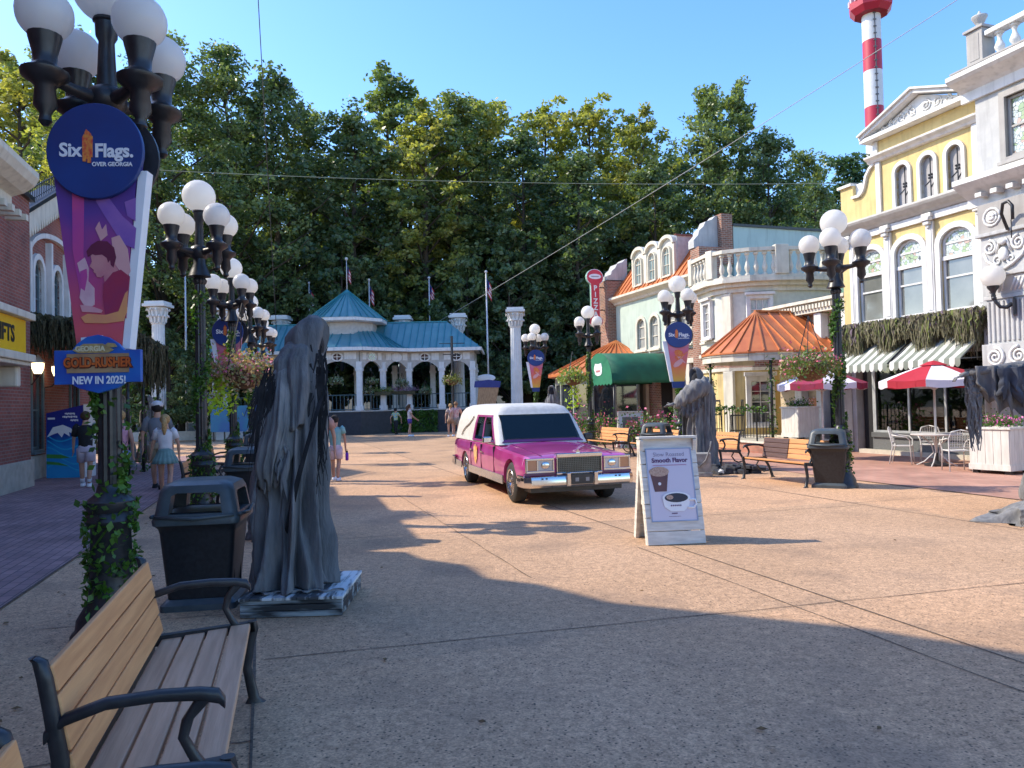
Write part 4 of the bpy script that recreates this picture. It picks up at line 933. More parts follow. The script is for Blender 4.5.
# moss covered canopy over the path
MC = thing('moss_canopy', 'flat entrance canopy hung with dark brown moss on ivy wrapped posts', 'canopy', wq(LF, 22.6, 5.0), LF.rot); MO = (22.6, 5.0, 0)
mb = MB(MO); mb.prism([(6.19, 3.75), (6.19, 3.95), (3.8, 3.55), (3.8, 3.35)], 20.3, 25.2, 'YZ'); mb.build('canopy_roof', mat('canopy_cream', (.45, .40, .33), rough=.8), MC)
zf = lambda x, y: 3.62+(y-3.8)*.167
moss('moss_fringe', MO, 20.2, 25.3, 3.6, 3.95, 3.6, .6, 1.35, 1700, MOSSD, MC, .02, .06, zf)
moss('moss_side', MO, 20.15, 20.45, 3.7, 6.15, 3.6, .5, .95, 1200, MOSSD, MC, .02, .06, zf)
moss('moss_side', MO, 25.0, 25.4, 3.7, 6.15, 3.6, .4, .9, 600, MOSSD, MC, .02, .06, zf)
mb = MB(MO)
for i in range(1500):
    x = random.uniform(20.2, 25.3); y = random.uniform(3.7, 6.15); z = zf(x, y)+random.uniform(0, .12); mb.leaves([(x, y, z)], .16)
mb.build('moss_top', MOSSD, MC)
for x, y in ((20.5, 3.85), (22.5, 3.85), (24.9, 3.85)): ivy_post(MC, MO, x, y, 0, 3.4, 260, .045)
# wall lanterns (lit)
LIT = glowmat('lantern_glow', (1.0, .72, .42), 1.6)
def lantern(lx, ly, z, label):
    p = LF.w(lx, ly, z); t = thing('wall_lantern', label, 'lantern', p, LF.rot, 'lanterns beside the moss canopy entrance')
    mb = MB(); mb.lathe([(.02, .34), (.05, .3), (.16, .16), (.15, .14)], seg=6); mb.build('lantern_top', WHITE, t)
    mb = MB(); mb.lathe([(.08, -.12), (.13, .0), (.14, .13)], seg=6); mb.build('glass', LIT, t)
    mb = MB(); mb.lathe([(.03, -.2), (.085, -.13)], seg=6); mb.tube([(0, 0, -.2), (0, .12, -.38), (0, .3, -.42), (0, .32, -.8)], .018, 6); mb.build('bracket', BLACKM, t)
lantern(20.7, 5.86, 2.75, 'small lit lantern with white cap nearest the brick corner'); lantern(22.3, 5.86, 2.75, 'small lit lantern with white cap between the arched doors')
# wave poster board
PS = thing('poster_board', 'tall blue poster board with a curling white wave on the brick path', 'poster', (*G(66, 478)[:2], 0), R_(2))
wv = gradmat('wave_poster_blue', [(0, (.02, .30, .62)), (.45, (.01, .22, .55)), (.62, (.01, .04, .28)), (1, (.02, .02, .22))], 0, 1.82)
mb = MB(); mb.prism([(-.47, 0), (.47, 0), (.47, 1.86), (-.47, 1.66)], -.03, .03); mb.build('panel', wv, PS)
mb = MB(); mb.box(.471, .50, -.05, .5, 0, 1.87); mb.build('side_panel', WHITE, PS)
mb = MB()
SEA = mat('wave_cyan', (.02, .42, .70), rough=.4); 
for k in range(5):
    P = [(-.44+.88*t, .30+.16*k+.10*math.sin(t*5+k*.8)+.22*(1-t)*k*.2) for t in [i/12 for i in range(13)]]
    mb.prism(P+[(a, b-.035) for a, b in P[::-1]], -.034, -.031)
mb.build('wave_lines', SEA, PS)
mb = MB(); mb.prism([(-.45, 1.05), (-.3, 1.3), (-.05, 1.36), (.15, 1.27), (.25, 1.12), (.1, 1.17), (.12, 1.06), (-.02, 1.15), (-.08, 1.04), (-.18, 1.16), (-.3, 1.12)], -.036, -.033); mb.build('wave_crest', WHT, PS)
mb = MB(); mb.prism([(-.46, .62), (-.1, .60), (.12, .52), (-.1, .50), (-.46, .52)], -.037, -.034); mb.prism([(-.46, .44), (-.15, .40), (.1, .30), (-.2, .34), (-.46, .36)], -.037, -.034); mb.build('green_palm_leaf', mat('print_green', (.06, .28, .05), rough=.5), PS)
mb = MB()
for z_, x0_, x1_ in ((1.64, .0, .26), (1.56, -.06, .32), (1.47, .14, .34)):
    for q_ in range(9): xa_ = x0_+(x1_-x0_)*q_/9; mb.box(xa_, xa_+(x1_-x0_)/12, -.036, -.032, z_-.012-.008*(q_ % 3), z_+.02+.006*(q_ % 2))
mb.build('title_marks', WHT, PS)
mb = MB(); mb.box(-.43, -.25, -.036, -.032, 1.5, 1.55); mb.build('caption_bar', WHT, PS)
# ================================================================= teal pavilion
TEAL = mat('teal_metal_roof', (.115, .27, .30), (.09, .225, .255), rough=.5, nscale=1.4, metal=.2)
TEALR = mat('teal_roof_seam', (.04, .25, .29), rough=.4, metal=.2)
PVX, PVY = -10.2, 46.5
PV = thing('teal_roof_pavilion', 'white arcaded pavilion with teal metal roof and pointed cupola at the end of the street', 'pavilion', (PVX, PVY, 0), 0)
PW = mat('pavilion_white', (.70, .70, .68), (.62, .62, .60), rough=.6, grime=.35); PG = mat('pavilion_beige', (.48, .46, .42), rough=.7)
W0, W1 = -8.0, 7.8
mb = MB(); pl_ = [(W0, 3.2), (W0, -.4), (-3.4, -.4), (-2.2, -1.6), (-1.2, -2.4), (1.2, -2.4), (2.2, -1.6), (3.4, -.4), (W1, -.4), (W1, 3.2)]
off_ = lambda d: [(W0-d, 3.2+d), (W0-d, -.4-d), (-3.45-d*.4, -.4-d), (-1.25-d*.4, -2.45-d), (1.25+d*.4, -2.45-d), (3.45+d*.4, -.4-d), (W1+d, -.4-d), (W1+d, 3.2+d)]
mb.prism(off_(.15), 0, 1.35, 'XY'); mb.build('deck_wall', mat('deck_black', (.02, .022, .028), (.03, .032, .04), rough=.6), PV)
mb = MB(); mb.prism(off_(.2), 1.352, 1.42, 'XY'); mb.build('deck_floor', PG, PV)
base = off_(0.0); cols = [(W0, -.4), (-5.7, -.4), (-3.45, -.4), (-1.25, -2.45), (1.25, -2.45), (3.45-1.0, -1.5), (3.45, -.4), (5.3, -.4), (W1, -.4)]
colpts = [(W0, -.4), (-5.7, -.4), (-3.4, -.4), (-1.25, -2.45), (1.25, -2.45), (2.45, -1.35), (3.9, -.4), (5.9, -.4), (W1, -.4)]
colpts.insert(3, (-2.4, -1.4))
for x, y in colpts+[(x, 2.9) for x in (W0, -5, -2.5, 0, 2.5, 5, W1)]:
    mb = MB(); mb.box(x-.16, x+.16, y-.16, y+.16, 1.42, 4.3); mb.box(x-.22, x+.22, y-.22, y+.22, 1.421, 1.7); mb.box(x-.21, x+.21, y-.21, y+.21, 3.75, 3.9); mb.build('column', PW, PV)
mb = MB()
segs = list(zip(colpts, colpts[1:]))
for (a, b) in segs:
    A = Vector((*a, 0)); B = Vector((*b, 0)); L_ = (B-A).length; an = math.atan2(B.y-A.y, B.x-A.x); M = Matrix.Translation(A) @ Matrix.Rotation(an, 4, 'Z')
    q = [(0, 4.95), (0, 3.85), (.18, 3.85)]
    for i in range(13): t = i/12; q.append((.18+(L_-.36)*t, 3.85+.5*math.sin(math.pi*t)**.8))
    q += [(L_, 3.85), (L_, 4.95)]; mb.prism(q, -.09, .09, M=M)
mb.box(W0-.09, W0+.09, -.4, 3.2, 3.9, 4.95); mb.box(W1-.09, W1+.09, -.4, 3.2, 3.9, 4.95)
mb.build('arcade_frieze', PG, PV)
for k, (a, b) in enumerate(segs):
    A = Vector((*a, 0)); B = Vector((*b, 0)); L_ = (B-A).length; an = math.atan2(B.y-A.y, B.x-A.x); M = Matrix.Translation(A) @ Matrix.Rotation(an, 4, 'Z')
    mb = MB(); w_ = (L_-1.1)/2
    for x0 in (.16, L_-.16-w_):
        if w_ > .15: mb.box(x0, x0+w_, -.12, -.092, 4.42 if w_ < .5 else 4.45, 4.85, M)
    mb.prism([(L_/2-.02+.36*math.cos(i*.3927), 4.6+.27*math.sin(i*.3927)) for i in range(16)], -.125, -.091, M=M)
    if k in (6, 7): mb.prism([(L_/2+.30*math.cos(i*.3927), 4.6+.24*math.sin(i*.3927)) for i in range(16)], -.135, -.126, M=M)
    fz = mb.build('frieze_panel', PW, PV)
    if k != 6:
        mb = MB(); mb.prism([(L_/2-.02+.24*math.cos(i*.3927), 4.6+.2*math.sin(i*.3927)) for i in range(16)], -.14, -.127, M=M); rw = mb.build('round_window', GLASSD, fz)
        mb = MB(); mb.box(L_/2-.04, L_/2, -.15, -.141, 4.4, 4.8, M); mb.box(L_/2-.25, L_/2+.21, -.152, -.142, 4.58, 4.62, M); mb.build('glazing_bar', PW, rw)
# roofs
mb = MB()
e = .55; ex0, ex1, ey0, ey1 = W0-e, W1+e, -.4-e, 3.2+e; rz, ez = 6.95, 5.12; ry = (ey0+ey1)/2
mb.poly([(ex0, ey0, ez), (ex1, ey0, ez), (ex1-2.2, ry, rz), (ex0+2.2, ry, rz)]); mb.poly([(ex0, ey1, ez), (ex1, ey1, ez), (ex1-2.2, ry, rz), (ex0+2.2, ry, rz)])
mb.poly([(ex1, ey0, ez), (ex1, ey1, ez), (ex1-2.2, ry, rz)]); mb.poly([(ex0, ey0, ez), (ex0, ey1, ez), (ex0+2.2, ry, rz)])
# bay roof
bay = [(-4.0, ey0), (-2.9, -1.9), (-1.55, -3.05), (1.55, -3.05), (2.9, -1.9), (4.0, ey0)]; dr = [(-1.95*1.0, .9), (-1.9, -.35), (-.95, -1.05), (.95, -1.05), (1.9, -.35), (1.95, .9)]
for i in range(5): mb.poly([(*bay[i], ez), (*bay[i+1], ez), (*dr[i+1], 6.25), (*dr[i], 6.25)])
rfp = mb.build('roof', TEAL, PV)
mb = MB(); x = ex0+.3
while x < ex1:
    t = 1.0
    if x < ex0+2.2: t = (x-ex0)/2.2
    if x > ex1-2.2: t = (ex1-x)/2.2
    if t > .05 and abs(x) > 1.9: mb.bar((x, ey0, ez+.03), (x, ey0+(ry-ey0)*t, ez+(rz-ez)*t+.03), .045, .05)
    x += .42
for i in range(5):
    for k in range(0, 4):
        t = k/4; p = Vector((*bay[i], ez+.03)).lerp(Vector((*bay[i+1], ez+.03)), t); q = Vector((*dr[i], 6.28)).lerp(Vector((*dr[i+1], 6.28)), t); mb.bar(p, q, .045, .05)
mb.bar((ex0+2.2, ry, rz+.03), (ex1-2.2, ry, rz+.03), .12, .06); mb.build('roof_seam', TEALR, rfp)
mb = MB()
out_ = [(ex0, ey0), (-4.0, ey0), *bay[1:5], (4.0, ey0), (ex1, ey0), (ex1, ey1)]
for a, b in zip(out_, out_[1:]): mb.bar((*a, ez-.09), (*b, ez-.09), .1, .2)
mb.build('eaves_board', PW, PV)
mb = MB(); mb.prism([(p[0]*.985, p[1]*.985) for p in [(ex0+.1, ey0+.1), (-3.9, ey0+.1), *[(a*.97, b*.97) for a, b in bay[1:5]], (3.9, ey0+.1), (ex1-.1, ey0+.1), (ex1-.1, ey1-.1), (ex0+.1, ey1-.1)]], ez-.12, ez-.07, 'XY'); mb.build('ceiling', PG, PV)
oc = lambda r, z: [(r*math.cos(R_(22.5+45*i)), .3+r*math.sin(R_(22.5+45*i)), z) for i in range(8)]
mb = MB(); mb.loft([oc(1.85, 6.0), oc(1.85, 6.82)]); mb.build('cupola_drum', PG, PV)
mb = MB(); mb.loft([oc(2.42, 6.80), oc(2.5, 6.84), oc(2.5, 7.02)]); mb.build('cupola_eaves', PW, PV)
mb = MB(); mb.loft([oc(2.52, 7.022), oc(.03, 8.95)]); cr_ = mb.build('cupola_roof', TEAL, PV)
mb = MB()
for i in range(8):
    a = Vector(oc(2.54, 7.06)[i]); b = Vector(oc(2.54, 7.06)[(i+1) % 8])
    for k in range(4): mb.bar(a.lerp(b, k/4), (0, .3, 9.0), .04, .045)
mb.build('roof_seam', TEALR, cr_)
# railing (translucent teal mesh panels) on deck
mb = MB(); rp = off_(.05)[1:7]
for a, b in zip(rp, rp[1:]):
    for z in (1.5, 2.35): mb.bar((*a, z), (*b, z), .05, .05)
    L_ = math.dist(a, b); n = int(L_/.22)
    for i in range(n): t = i/n; mb.bar((a[0]+(b[0]-a[0])*t, a[1]+(b[1]-a[1])*t, 1.5), (a[0]+(b[0]-a[0])*t, a[1]+(b[1]-a[1])*t, 2.35), .03, .03)
mb.build('railing', mat('railing_teal', (.05, .10, .12), rough=.6), PV)
# ivy panels low on deck wall
mb = MB(); mb.leaves([(random.choice([random.uniform(-1.8, -1.3), random.uniform(2.6, 5.2)]), -2.62 if False else 0, 0) for _ in range(0)], .1)
for _ in range(1500): x = random.uniform(2.9, 5.6); mb.leaves([(x, -.62-max(0, (3.45-x))*1.0, random.uniform(.05, 1.35))], .16)
for _ in range(500): x = random.uniform(-1.7, -1.1); mb.leaves([(x, -2.7, random.uniform(.05, 1.3))], .14)
mb.build('ivy_panel', IVY, PV)
FLW = foliage('hanging_flowers', (.05, .12, .03), (.10, .2, .05), (.40, .38, .34), 5, .2)
FLP = foliage('pink_basket', (.10, .20, .05), (.34, .30, .14), (.50, .24, .20), 4, .3)
FLR = foliage('red_flower_mix', (.07, .16, .03), (.14, .24, .06), (.22, .14, .06), 3, .25)
def basket(p, r, label, m1, n, hang=.5, wicker=None, trail=None, leaf=.08, group=None, flow=None, squash=.75):
    t = thing('flower_basket', label, 'flower basket', p, 0, group)
    mb = MB(); mb.lathe([(.05, -r*.55), (r*.42, -r*.45), (r*.6, -r*.2), (r*.66, .02), (r*.6, .0)], seg=14); mb.build('basket', wicker or MOSSD, t, smooth=True)
    mb = MB(); pts = []
    for _ in range(n):
        a = random.uniform(0, 2*math.pi); u = random.random()**.5; h = random.gauss(0, .33); 
        pts.append((r*u*math.cos(a)*1.05, r*u*math.sin(a)*1.05, r*squash*(h+.35*math.cos(u*1.6)-.25*u*abs(math.sin(a*3)))))
    mb.leaves(pts, leaf); mb.build('foliage', m1, t)
    if flow:
        mb = MB(); mb.leaves([(r*1.05*math.cos(a)*u, r*1.05*math.sin(a)*u, r*(.35-.2*u+random.gauss(0, .2))) for a, u in [(random.uniform(0, 6.28), random.random()**.4) for _ in range(n//8)]], leaf*.9); mb.build('flowers', flow, t)
    if trail:
        mb = MB(); mb.leaves([(trail[0]+random.gauss(0, .5)*trail[3]*(.5+k), trail[1]+random.gauss(0, .25)*trail[3], trail[2]-trail[4]*k) for k in [random.random() for _ in range(trail[5])]], leaf*1.4); mb.build('trailing_vine', LG, t)
    mb = MB()
    for k in range(3): a = k*2.09; mb.bar((r*.62*math.cos(a), r*.62*math.sin(a), 0), (0, 0, hang), .012, .012)
    mb.build('hanger', BLACKM, t); return t
for i, (x, z, rr) in enumerate(((-.1, 3.35, .45), (1.9, 3.3, .4), (3.5, 3.2, .42), (1.55, 2.75, .5), (4.9, 2.7, .4))):
    yy = -2.4 if abs(x) < 1 else (-1.7 if x < 2.5 else -.55)
    basket((PVX+x, PVY+yy-.25, z-.15), rr, ['white flower basket hanging in the central pavilion arch', 'white flower basket in the angled pavilion arch right of centre', 'green flower basket hanging under the cream disc of the pavilion', 'low white flower basket in front of the pavilion bay railing', 'small flower basket at the right pavilion column'][i], FLW, 260, .6, leaf=.11, group='flower baskets on the pavilion')
mb = MB(); mb.box(-.7, .7, -.14, .14, 0, .2); o_ = None
PB2 = thing('flower_trough', 'trough of purple and red flowers on the pavilion railing right of centre', 'flower trough', (PVX+3.6, PVY-.75, 2.35)); mb.build('trough', MOSSD, PB2)
mb = MB(); mb.leaves([(random.uniform(-.95, .95), random.gauss(0, .12), .22+abs(random.gauss(0, .14))) for _ in range(350)], .1); mb.build('flowers', foliage('mauve_flowers', (.12, .14, .10), (.30, .16, .30), (.45, .25, .42), 4, .2), PB2)
PB3 = thing('flower_trough', 'trough of dark pink flowers on the pavilion bay railing', 'flower trough', (PVX+2.5, PVY-1.75, 2.3)); mb = MB(); mb.box(-.5, .5, -.14, .14, 0, .2); mb.build('trough', MOSSD, PB3)
mb = MB(); mb.leaves([(random.uniform(-.6, .6), random.gauss(0, .12), .22+abs(random.gauss(0, .14))) for _ in range(260)], .1); mb.build('flowers', FLR, PB3)
# ================================================================= Corinthian columns and flagpoles
CW = mat('stone_white_column', (.66, .66, .64), (.56, .56, .54), rough=.7, nscale=2)
def corinthian(p, label):
    t = thing('corinthian_column', label, 'column', p, 0, 'white Corinthian columns standing at the end of the street')
    mb = MB(); mb.box(-.55, .55, -.55, .55, 0, .9); mb.box(-.62, .62, -.62, .62, .902, 1.0); mb.build('plinth', CW, t, bevel=.02)
    mb = MB(); prof = [(.46, 1.0), (.46, 1.12), (.40, 1.2), (.36, 1.3)]+[(.36-.05*k/8, 1.3+4.9*k/8) for k in range(1, 9)]+[(.35, 6.24), (.35, 6.3)]
    rings = []
    for r, z in prof: rings.append([((r-(.022 if k % 2 else 0))*math.cos(k*math.pi/16), (r-(.022 if k % 2 else 0))*math.sin(k*math.pi/16), z) for k in range(32)])
    mb.loft(rings); mb.build('shaft', CW, t)
    mb = MB(); mb.lathe([(.30, 6.3), (.33, 6.6), (.42, 6.95), (.5, 7.1)], seg=16); mb.box(-.58, .58, -.58, .58, 7.12, 7.26); mb.box(-.5, .5, -.5, .5, 7.262, 7.4)
    for k in range(12):
        a = k*math.pi/6; 
        for r0, z0, h_ in ((.34, 6.32, .34), (.38, 6.6, .4)):
            b = a+(.26 if z0 > 6.5 else 0); mb.tube([(r0*math.cos(b), r0*math.sin(b), z0), ((r0+.06)*math.cos(b), (r0+.06)*math.sin(b), z0+h_*.8), ((r0+.2)*math.cos(b), (r0+.2)*math.sin(b), z0+h_), ((r0+.2)*math.cos(b), (r0+.2)*math.sin(b), z0+h_*.8)], [.07, .06, .05, .03], 5)
    mb.build('capital', CW, t, auto=40); return t
cpos = [((158, 302), 'white column left of the pavilion above the strollers'), ((228, 306), 'white column behind the lamp with a round blue sign'), ((281, 316), 'white column rising behind the left end of the teal roof'), ((403, 316), 'white column rising behind the teal roof right of the cupola'), ((458, 314), 'white column at the right end of the teal roof'), ((515, 308), 'tall white column standing alone behind the hearse')]
c0 = None
for (px, py), lab in cpos:
    d = ray(px, py); t_ = (7.4-CAMH)/d.z; p = CAMP+d*t_
    if px in (281, 403, 458) and p.y < 50.8: p = CAMP+d*t_*50.8/p.y
    sc1 = p.z/7.4
    if c0 is None: c0 = corinthian((p.x, p.y, 0), lab); c0.scale = (sc1,)*3
    else: dup(c0, (p.x, p.y, 0), 0, lab, scale=sc1)
POLE = mat('pale_pole', (.55, .56, .58), rough=.4, metal=.2); FR_ = mat('flag_red', (.50, .04, .06), rough=.8); FW_ = mat('flag_white', (.68, .68, .68), rough=.8); FB_ = mat('flag_blue', (.03, .05, .22), rough=.8)
def flag_mesh(mb, z1, x0, dx, h):   # limp flag
    n = 8; cols_ = []
    for i in range(n+1):
        t = i/n; cols_.append((x0+dx*t*.30, .1*math.sin(t*9), z1-.5*t-.0))
    for i in range(n):
        for k in range(7):
            a, b = cols_[i], cols_[i+1]; s = h/7; mb.mi = 2 if (k < 4 and i < 4) else (k % 2)
            mb.poly([(a[0], a[1], a[2]-s*k), (b[0], b[1], b[2]-s*k), (b[0], b[1], b[2]-s*(k+1)), (a[0], a[1], a[2]-s*(k+1))])
def flagpole(p, H, label, fl=True, r=.06, group='flagpoles around the pavilion', fs=1):
    t = thing('flagpole', label, 'flagpole', p, 0, group)
    mb = MB(); mb.tube([(0, 0, 0), (0, 0, H*.5), (0, 0, H)], [r*1.25, r, r*.7], 8); mb.build('pole', POLE, t, smooth=True)
    mb = MB(); mb.sphere((0, 0, H+.08), .1, 8, 6); mb.build('finial', POLE, t)
    if fl: mb = MB(); flag_mesh(mb, H-.35, .06, .9*fs, 1.0*fs); mb.build('flag', [FR_, FW_, FB_], t)
    return t
for (px, py, lab, fl, Yd) in ((185, 262, 'thin white flagpole between the ivy lamp post and the left column', False, 0), (309, 284, 'white flagpole left of the cupola behind the roof', True, 52.5), (369, 281, 'white flagpole just right of the cupola', True, 52.5), (429, 279, 'white flagpole above the right half of the teal roof', True, 52.5), (486, 273, 'white flagpole between the teal pavilion and the lone column', True, 0)):
    d = ray(px, py); H = 10.0; p = CAMP+d*((H-CAMH)/d.z)
    if Yd and p.y < Yd: p = CAMP+d*(Yd/d.y); H = p.z
    flagpole((p.x, p.y, 0), H, lab, fl)
flagpole((PVX, PVY+.3, 8.95), 1.9, 'short flagpole with flag on the cupola tip', True, .03, fs=.75)
# small oval sign on the pole
p = AT(486, 378, 47.0); OV = thing('oval_sign', 'small pale oval sign in front of the flagpole', 'sign', p); mb = MB(); mb.sphere((0, 0, 0), .6, 16, 8, (1, .12, .4)); mb.build('oval_board', WHT, OV, smooth=True)
mb = MB(); mb.bar((0, .12, -2.9-.0), (0, .12, -.1), .07, .07); mb.build('post', BLACKM, OV)
p = G(486, 437); BN = thing('torn_banner', 'torn tan banner with blue top beside the flagpole', 'banner', (p[0]-.1, 40.5, 0)); mb = MB()
mb.prism([(-.55, .9), (-.3, 1.2), (-.1, .8), (.1, 1.1), (.35, .7), (.75, 2.55), (-.35, 2.6)], -.03, .03); mb.build('cloth', mat('tan_cloth', (.38, .28, .16), (.22, .15, .09), rough=.9, nscale=5, stretch=(6, 1, 1)), BN)
mb = MB(); mb.prism([(-.6, 2.55), (.8, 2.52), (.85, 2.85), (.2, 2.95), (-.55, 2.88)], -.06, .06); mb.build('blue_header', FB_, BN)
mb = MB(); mb.bar((.1, .08, 0), (.1, .08, 2.7), .08, .08); mb.build('post', BLACKM, BN)
# ================================================================= trees
BARK = mat('bark', (.075, .06, .045), (.035, .028, .022), rough=1, nscale=5, bump=.4, stretch=(3, 3, .5))
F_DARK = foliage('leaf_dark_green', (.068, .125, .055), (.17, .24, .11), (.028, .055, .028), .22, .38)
F_MID = foliage('leaf_mid_green', (.105, .17, .065), (.26, .33, .14), (.038, .072, .03), .25, .42)
F_YEL = foliage('leaf_yellow_green', (.21, .26, .075), (.44, .43, .14), (.075, .12, .035), .3, .5)
F_PINE = foliage('needle_green', (.06, .13, .06), (.11, .19, .09), (.03, .07, .04), .4, .3)
def leafcloud(pts, size, rng):
    n = len(pts); P = np.asarray(pts)
    a = rng.normal(size=(n, 3)); a[:, 2] *= .55; a /= np.linalg.norm(a, axis=1)[:, None]
    b = rng.normal(size=(n, 3)); b -= a*(a*b).sum(1)[:, None]; b /= np.linalg.norm(b, axis=1)[:, None]
    s = (size*(.6+.9*rng.random(n)))[:, None]
    V = np.stack([P-a*s*.55, P+b*s*.33-a*s*.05, P+a*s*.55, P-b*s*.33+a*s*.08], 1).reshape(-1, 3)
    return V
def leaf_mesh(name, V, m):
    n = len(V)//4; me = bpy.data.meshes.new(name); me.vertices.add(len(V)); me.vertices.foreach_set('co', V.astype(np.float32).ravel())
    me.loops.add(len(V)); me.loops.foreach_set('vertex_index', np.arange(len(V), dtype=np.int32)); me.polygons.add(n)
    me.polygons.foreach_set('loop_start', np.arange(0, len(V), 4, dtype=np.int32)); me.update(calc_edges=True); me.validate(); me.materials.append(m); return me
def make_tree(seed, kind, m, leaf=.0115, zb=.22, wid=.20, nl=46, nc=7, per=44, trunk_r=.016):
    rng = np.random.default_rng(seed); rnd = random.Random(seed)
    mb = MB(); path = [(0, 0, 0)]; x = y = 0
    for k in range(1, 9): x += rnd.gauss(0, .006); y += rnd.gauss(0, .006); path.append((x, y, k/9))
    mb.tube(path, [trunk_r*(1.35 if k == 0 else 1)*(1-.85*k/8) for k in range(9)], 8)
    tips = []
    for i in range(nl):
        t = (i+rnd.random())/nl; h = zb+(.97-zb)*t
        if kind == 'oak': env = wid*math.sin(math.pi*min(1, (.12+.88*t))**.8)**.6*(1.0 if t < .8 else 1.0-(t-.8)*2.2)
        elif kind == 'pop': env = wid*.72*(.55+.6*math.sin(math.pi*t**.9))*(1 if t < .75 else 1-(t-.75)*2.8)
        else: env = wid*(.95-.75*t)*(1 if rnd.random() < .8 else .4)
        env *= rnd.uniform(.62, 1.18); a = i*2.399+rnd.uniform(-.5, .5); k = min(8, int(h*9)); bx, by, _ = path[k]; z0 = max(.12, h-env*.55)
        rise = env*(.5 if kind != 'pine' else .1); P = []
        for q in range(5):
            u = q/4; P.append((bx+math.cos(a)*env*u+rnd.gauss(0, .004), by+math.sin(a)*env*u+rnd.gauss(0, .004), z0+rise*u**.8+.03*u*(rnd.random()-.3)))
        mb.tube(P, [.0048*(1-.8*q/4)*(1.1-t*.5) for q in range(5)], 5, caps=False)
        for c in range(nc):
            u = rnd.uniform(.35, 1.08); r_ = rnd.uniform(.014, .031)*(1.1 if kind == 'oak' else .9)
            q = Vector(P[min(3, int(u*4))]).lerp(Vector(P[min(4, int(u*4)+1)]), (u*4) % 1) + Vector((rnd.gauss(0, .022), rnd.gauss(0, .022), rnd.gauss(0, .018)))
            g_ = rng.normal(size=(per, 3)); g_ /= np.linalg.norm(g_, axis=1)[:, None]; g_ *= (rng.random(per)**.45)[:, None]*r_*np.array([1.25, 1.25, .8]); tips.append(g_+np.array(q))
    V = leafcloud(np.concatenate(tips), leaf, rng)
    return mb, leaf_mesh('crown', V, m)
TREE_GROUP = 'tall trees of the wood behind the street'
protos = {}
def tree_proto(key, *a, **k):
    mb, me = make_tree(*a, **k); t = bpy.data.objects.new('tree', None); COL.objects.link(t)
    tr = mb.build('trunk', BARK, t, smooth=True); c = bpy.data.objects.new('crown', me); COL.objects.link(c); c.parent = t; protos[key] = [t, False]
tree_proto('oakd', 11, 'oak', F_DARK); tree_proto('oakm', 12, 'oak', F_MID); tree_proto('popy', 13, 'pop', F_YEL, wid=.22); tree_proto('popm', 14, 'pop', F_MID, wid=.22)
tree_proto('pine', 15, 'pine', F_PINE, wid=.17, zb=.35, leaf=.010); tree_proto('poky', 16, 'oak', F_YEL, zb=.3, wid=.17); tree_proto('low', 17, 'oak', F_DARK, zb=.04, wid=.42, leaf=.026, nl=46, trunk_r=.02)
tree_proto('big', 18, 'oak', F_MID, zb=.16, wid=.25, leaf=.0085, nl=66, per=60)
def place_tree(key, px, D, ytop, label, wide=1.0, name=None, group=None, rz=None, zg=0):
    t, used = protos[key]; top = AT(px, ytop, D); H = top[2]-zg
    if used: t = copy_tree(t)
    else: protos[key][1] = True
    t.name = name or 'tree'; t.location = (top[0], top[1], zg); t.rotation_euler = (0, 0, rz if rz is not None else random.uniform(0, 6.28)); t.scale = (H*wide, H*wide, H)
    tag(t, label, 'tree', group); return t
TL = [('popy', 18, 44, 52, 'pale yellow green tree at the far left edge above the brick cornice', 1.1), ('big', 75, 50, 22, 'tall green tree behind the nearest globe lamp cluster', .9),
 ('poky', 60, 40, 118, 'yellowing tree just left of the round blue sign on the nearest lamp post', 1.0), ('big', 165, 52, 30, 'large dense green tree right of the nearest lamp post', .95), ('big', 222, 54, 38, 'tallest broad green tree above the second lamp post', .95),
 ('oakd', 272, 56, 66, 'dark tree crossed by the vertical cable', 1.0), ('oakm', 312, 60, 108, 'mid green tree filling the dip left of the cupola', 1.0), ('oakd', 352, 57, 104, 'dark tree straight above the cupola flag', .95),
 ('popm', 388, 62, 72, 'tall slender green tree right of the cupola', 1.15), ('popy', 422, 58, 98, 'yellow green tree left of the middle of the wood', 1.05), ('oakm', 452, 60, 92, 'mid green tree above the right end of the teal roof', 1.0),
 ('popy', 486, 63, 92, 'yellow green tree above the flagpole beside the lone column', 1.0), ('oakd', 520, 58, 128, 'dark lower tree behind the lone white column', 1.05), ('popy', 546, 66, 96, 'slim yellow green tree left of the pizza sign', .95),
 ('popy', 590, 64, 94, 'slim yellow green tree above the pizza sign', 1.0), ('oakd', 578, 56, 150, 'dark rounded tree behind the pizza sign', 1.05), ('popy', 634, 62, 102, 'yellow green tree above the dormer windows', .9), ('oakd', 652, 58, 160, 'dark tree behind the dormer windows', 1.0),
 ('oakm', 704, 60, 84, 'tall open green tree above the balcony house', .85), ('popm', 738, 62, 84, 'open green tree with bare gaps above the balcony balustrade', .85), ('oakd', 768, 60, 128, 'dark tree behind the pale blue side wall', .85),
 ('oakm', 802, 64, 150, 'green tree between the balcony house and the yellow building', .9), ('pine', 838, 52, 148, 'dark pine beside the red and white tower', 1.3), ('oakd', 815, 48, 180, 'low dark tree beside the left corner of the yellow building', .9)]
for i, (k, px, D, yt, lab, w_) in enumerate(TL): place_tree(k, px, D, yt, lab, w_, name='pine_tree' if k == 'pine' else 'tree')
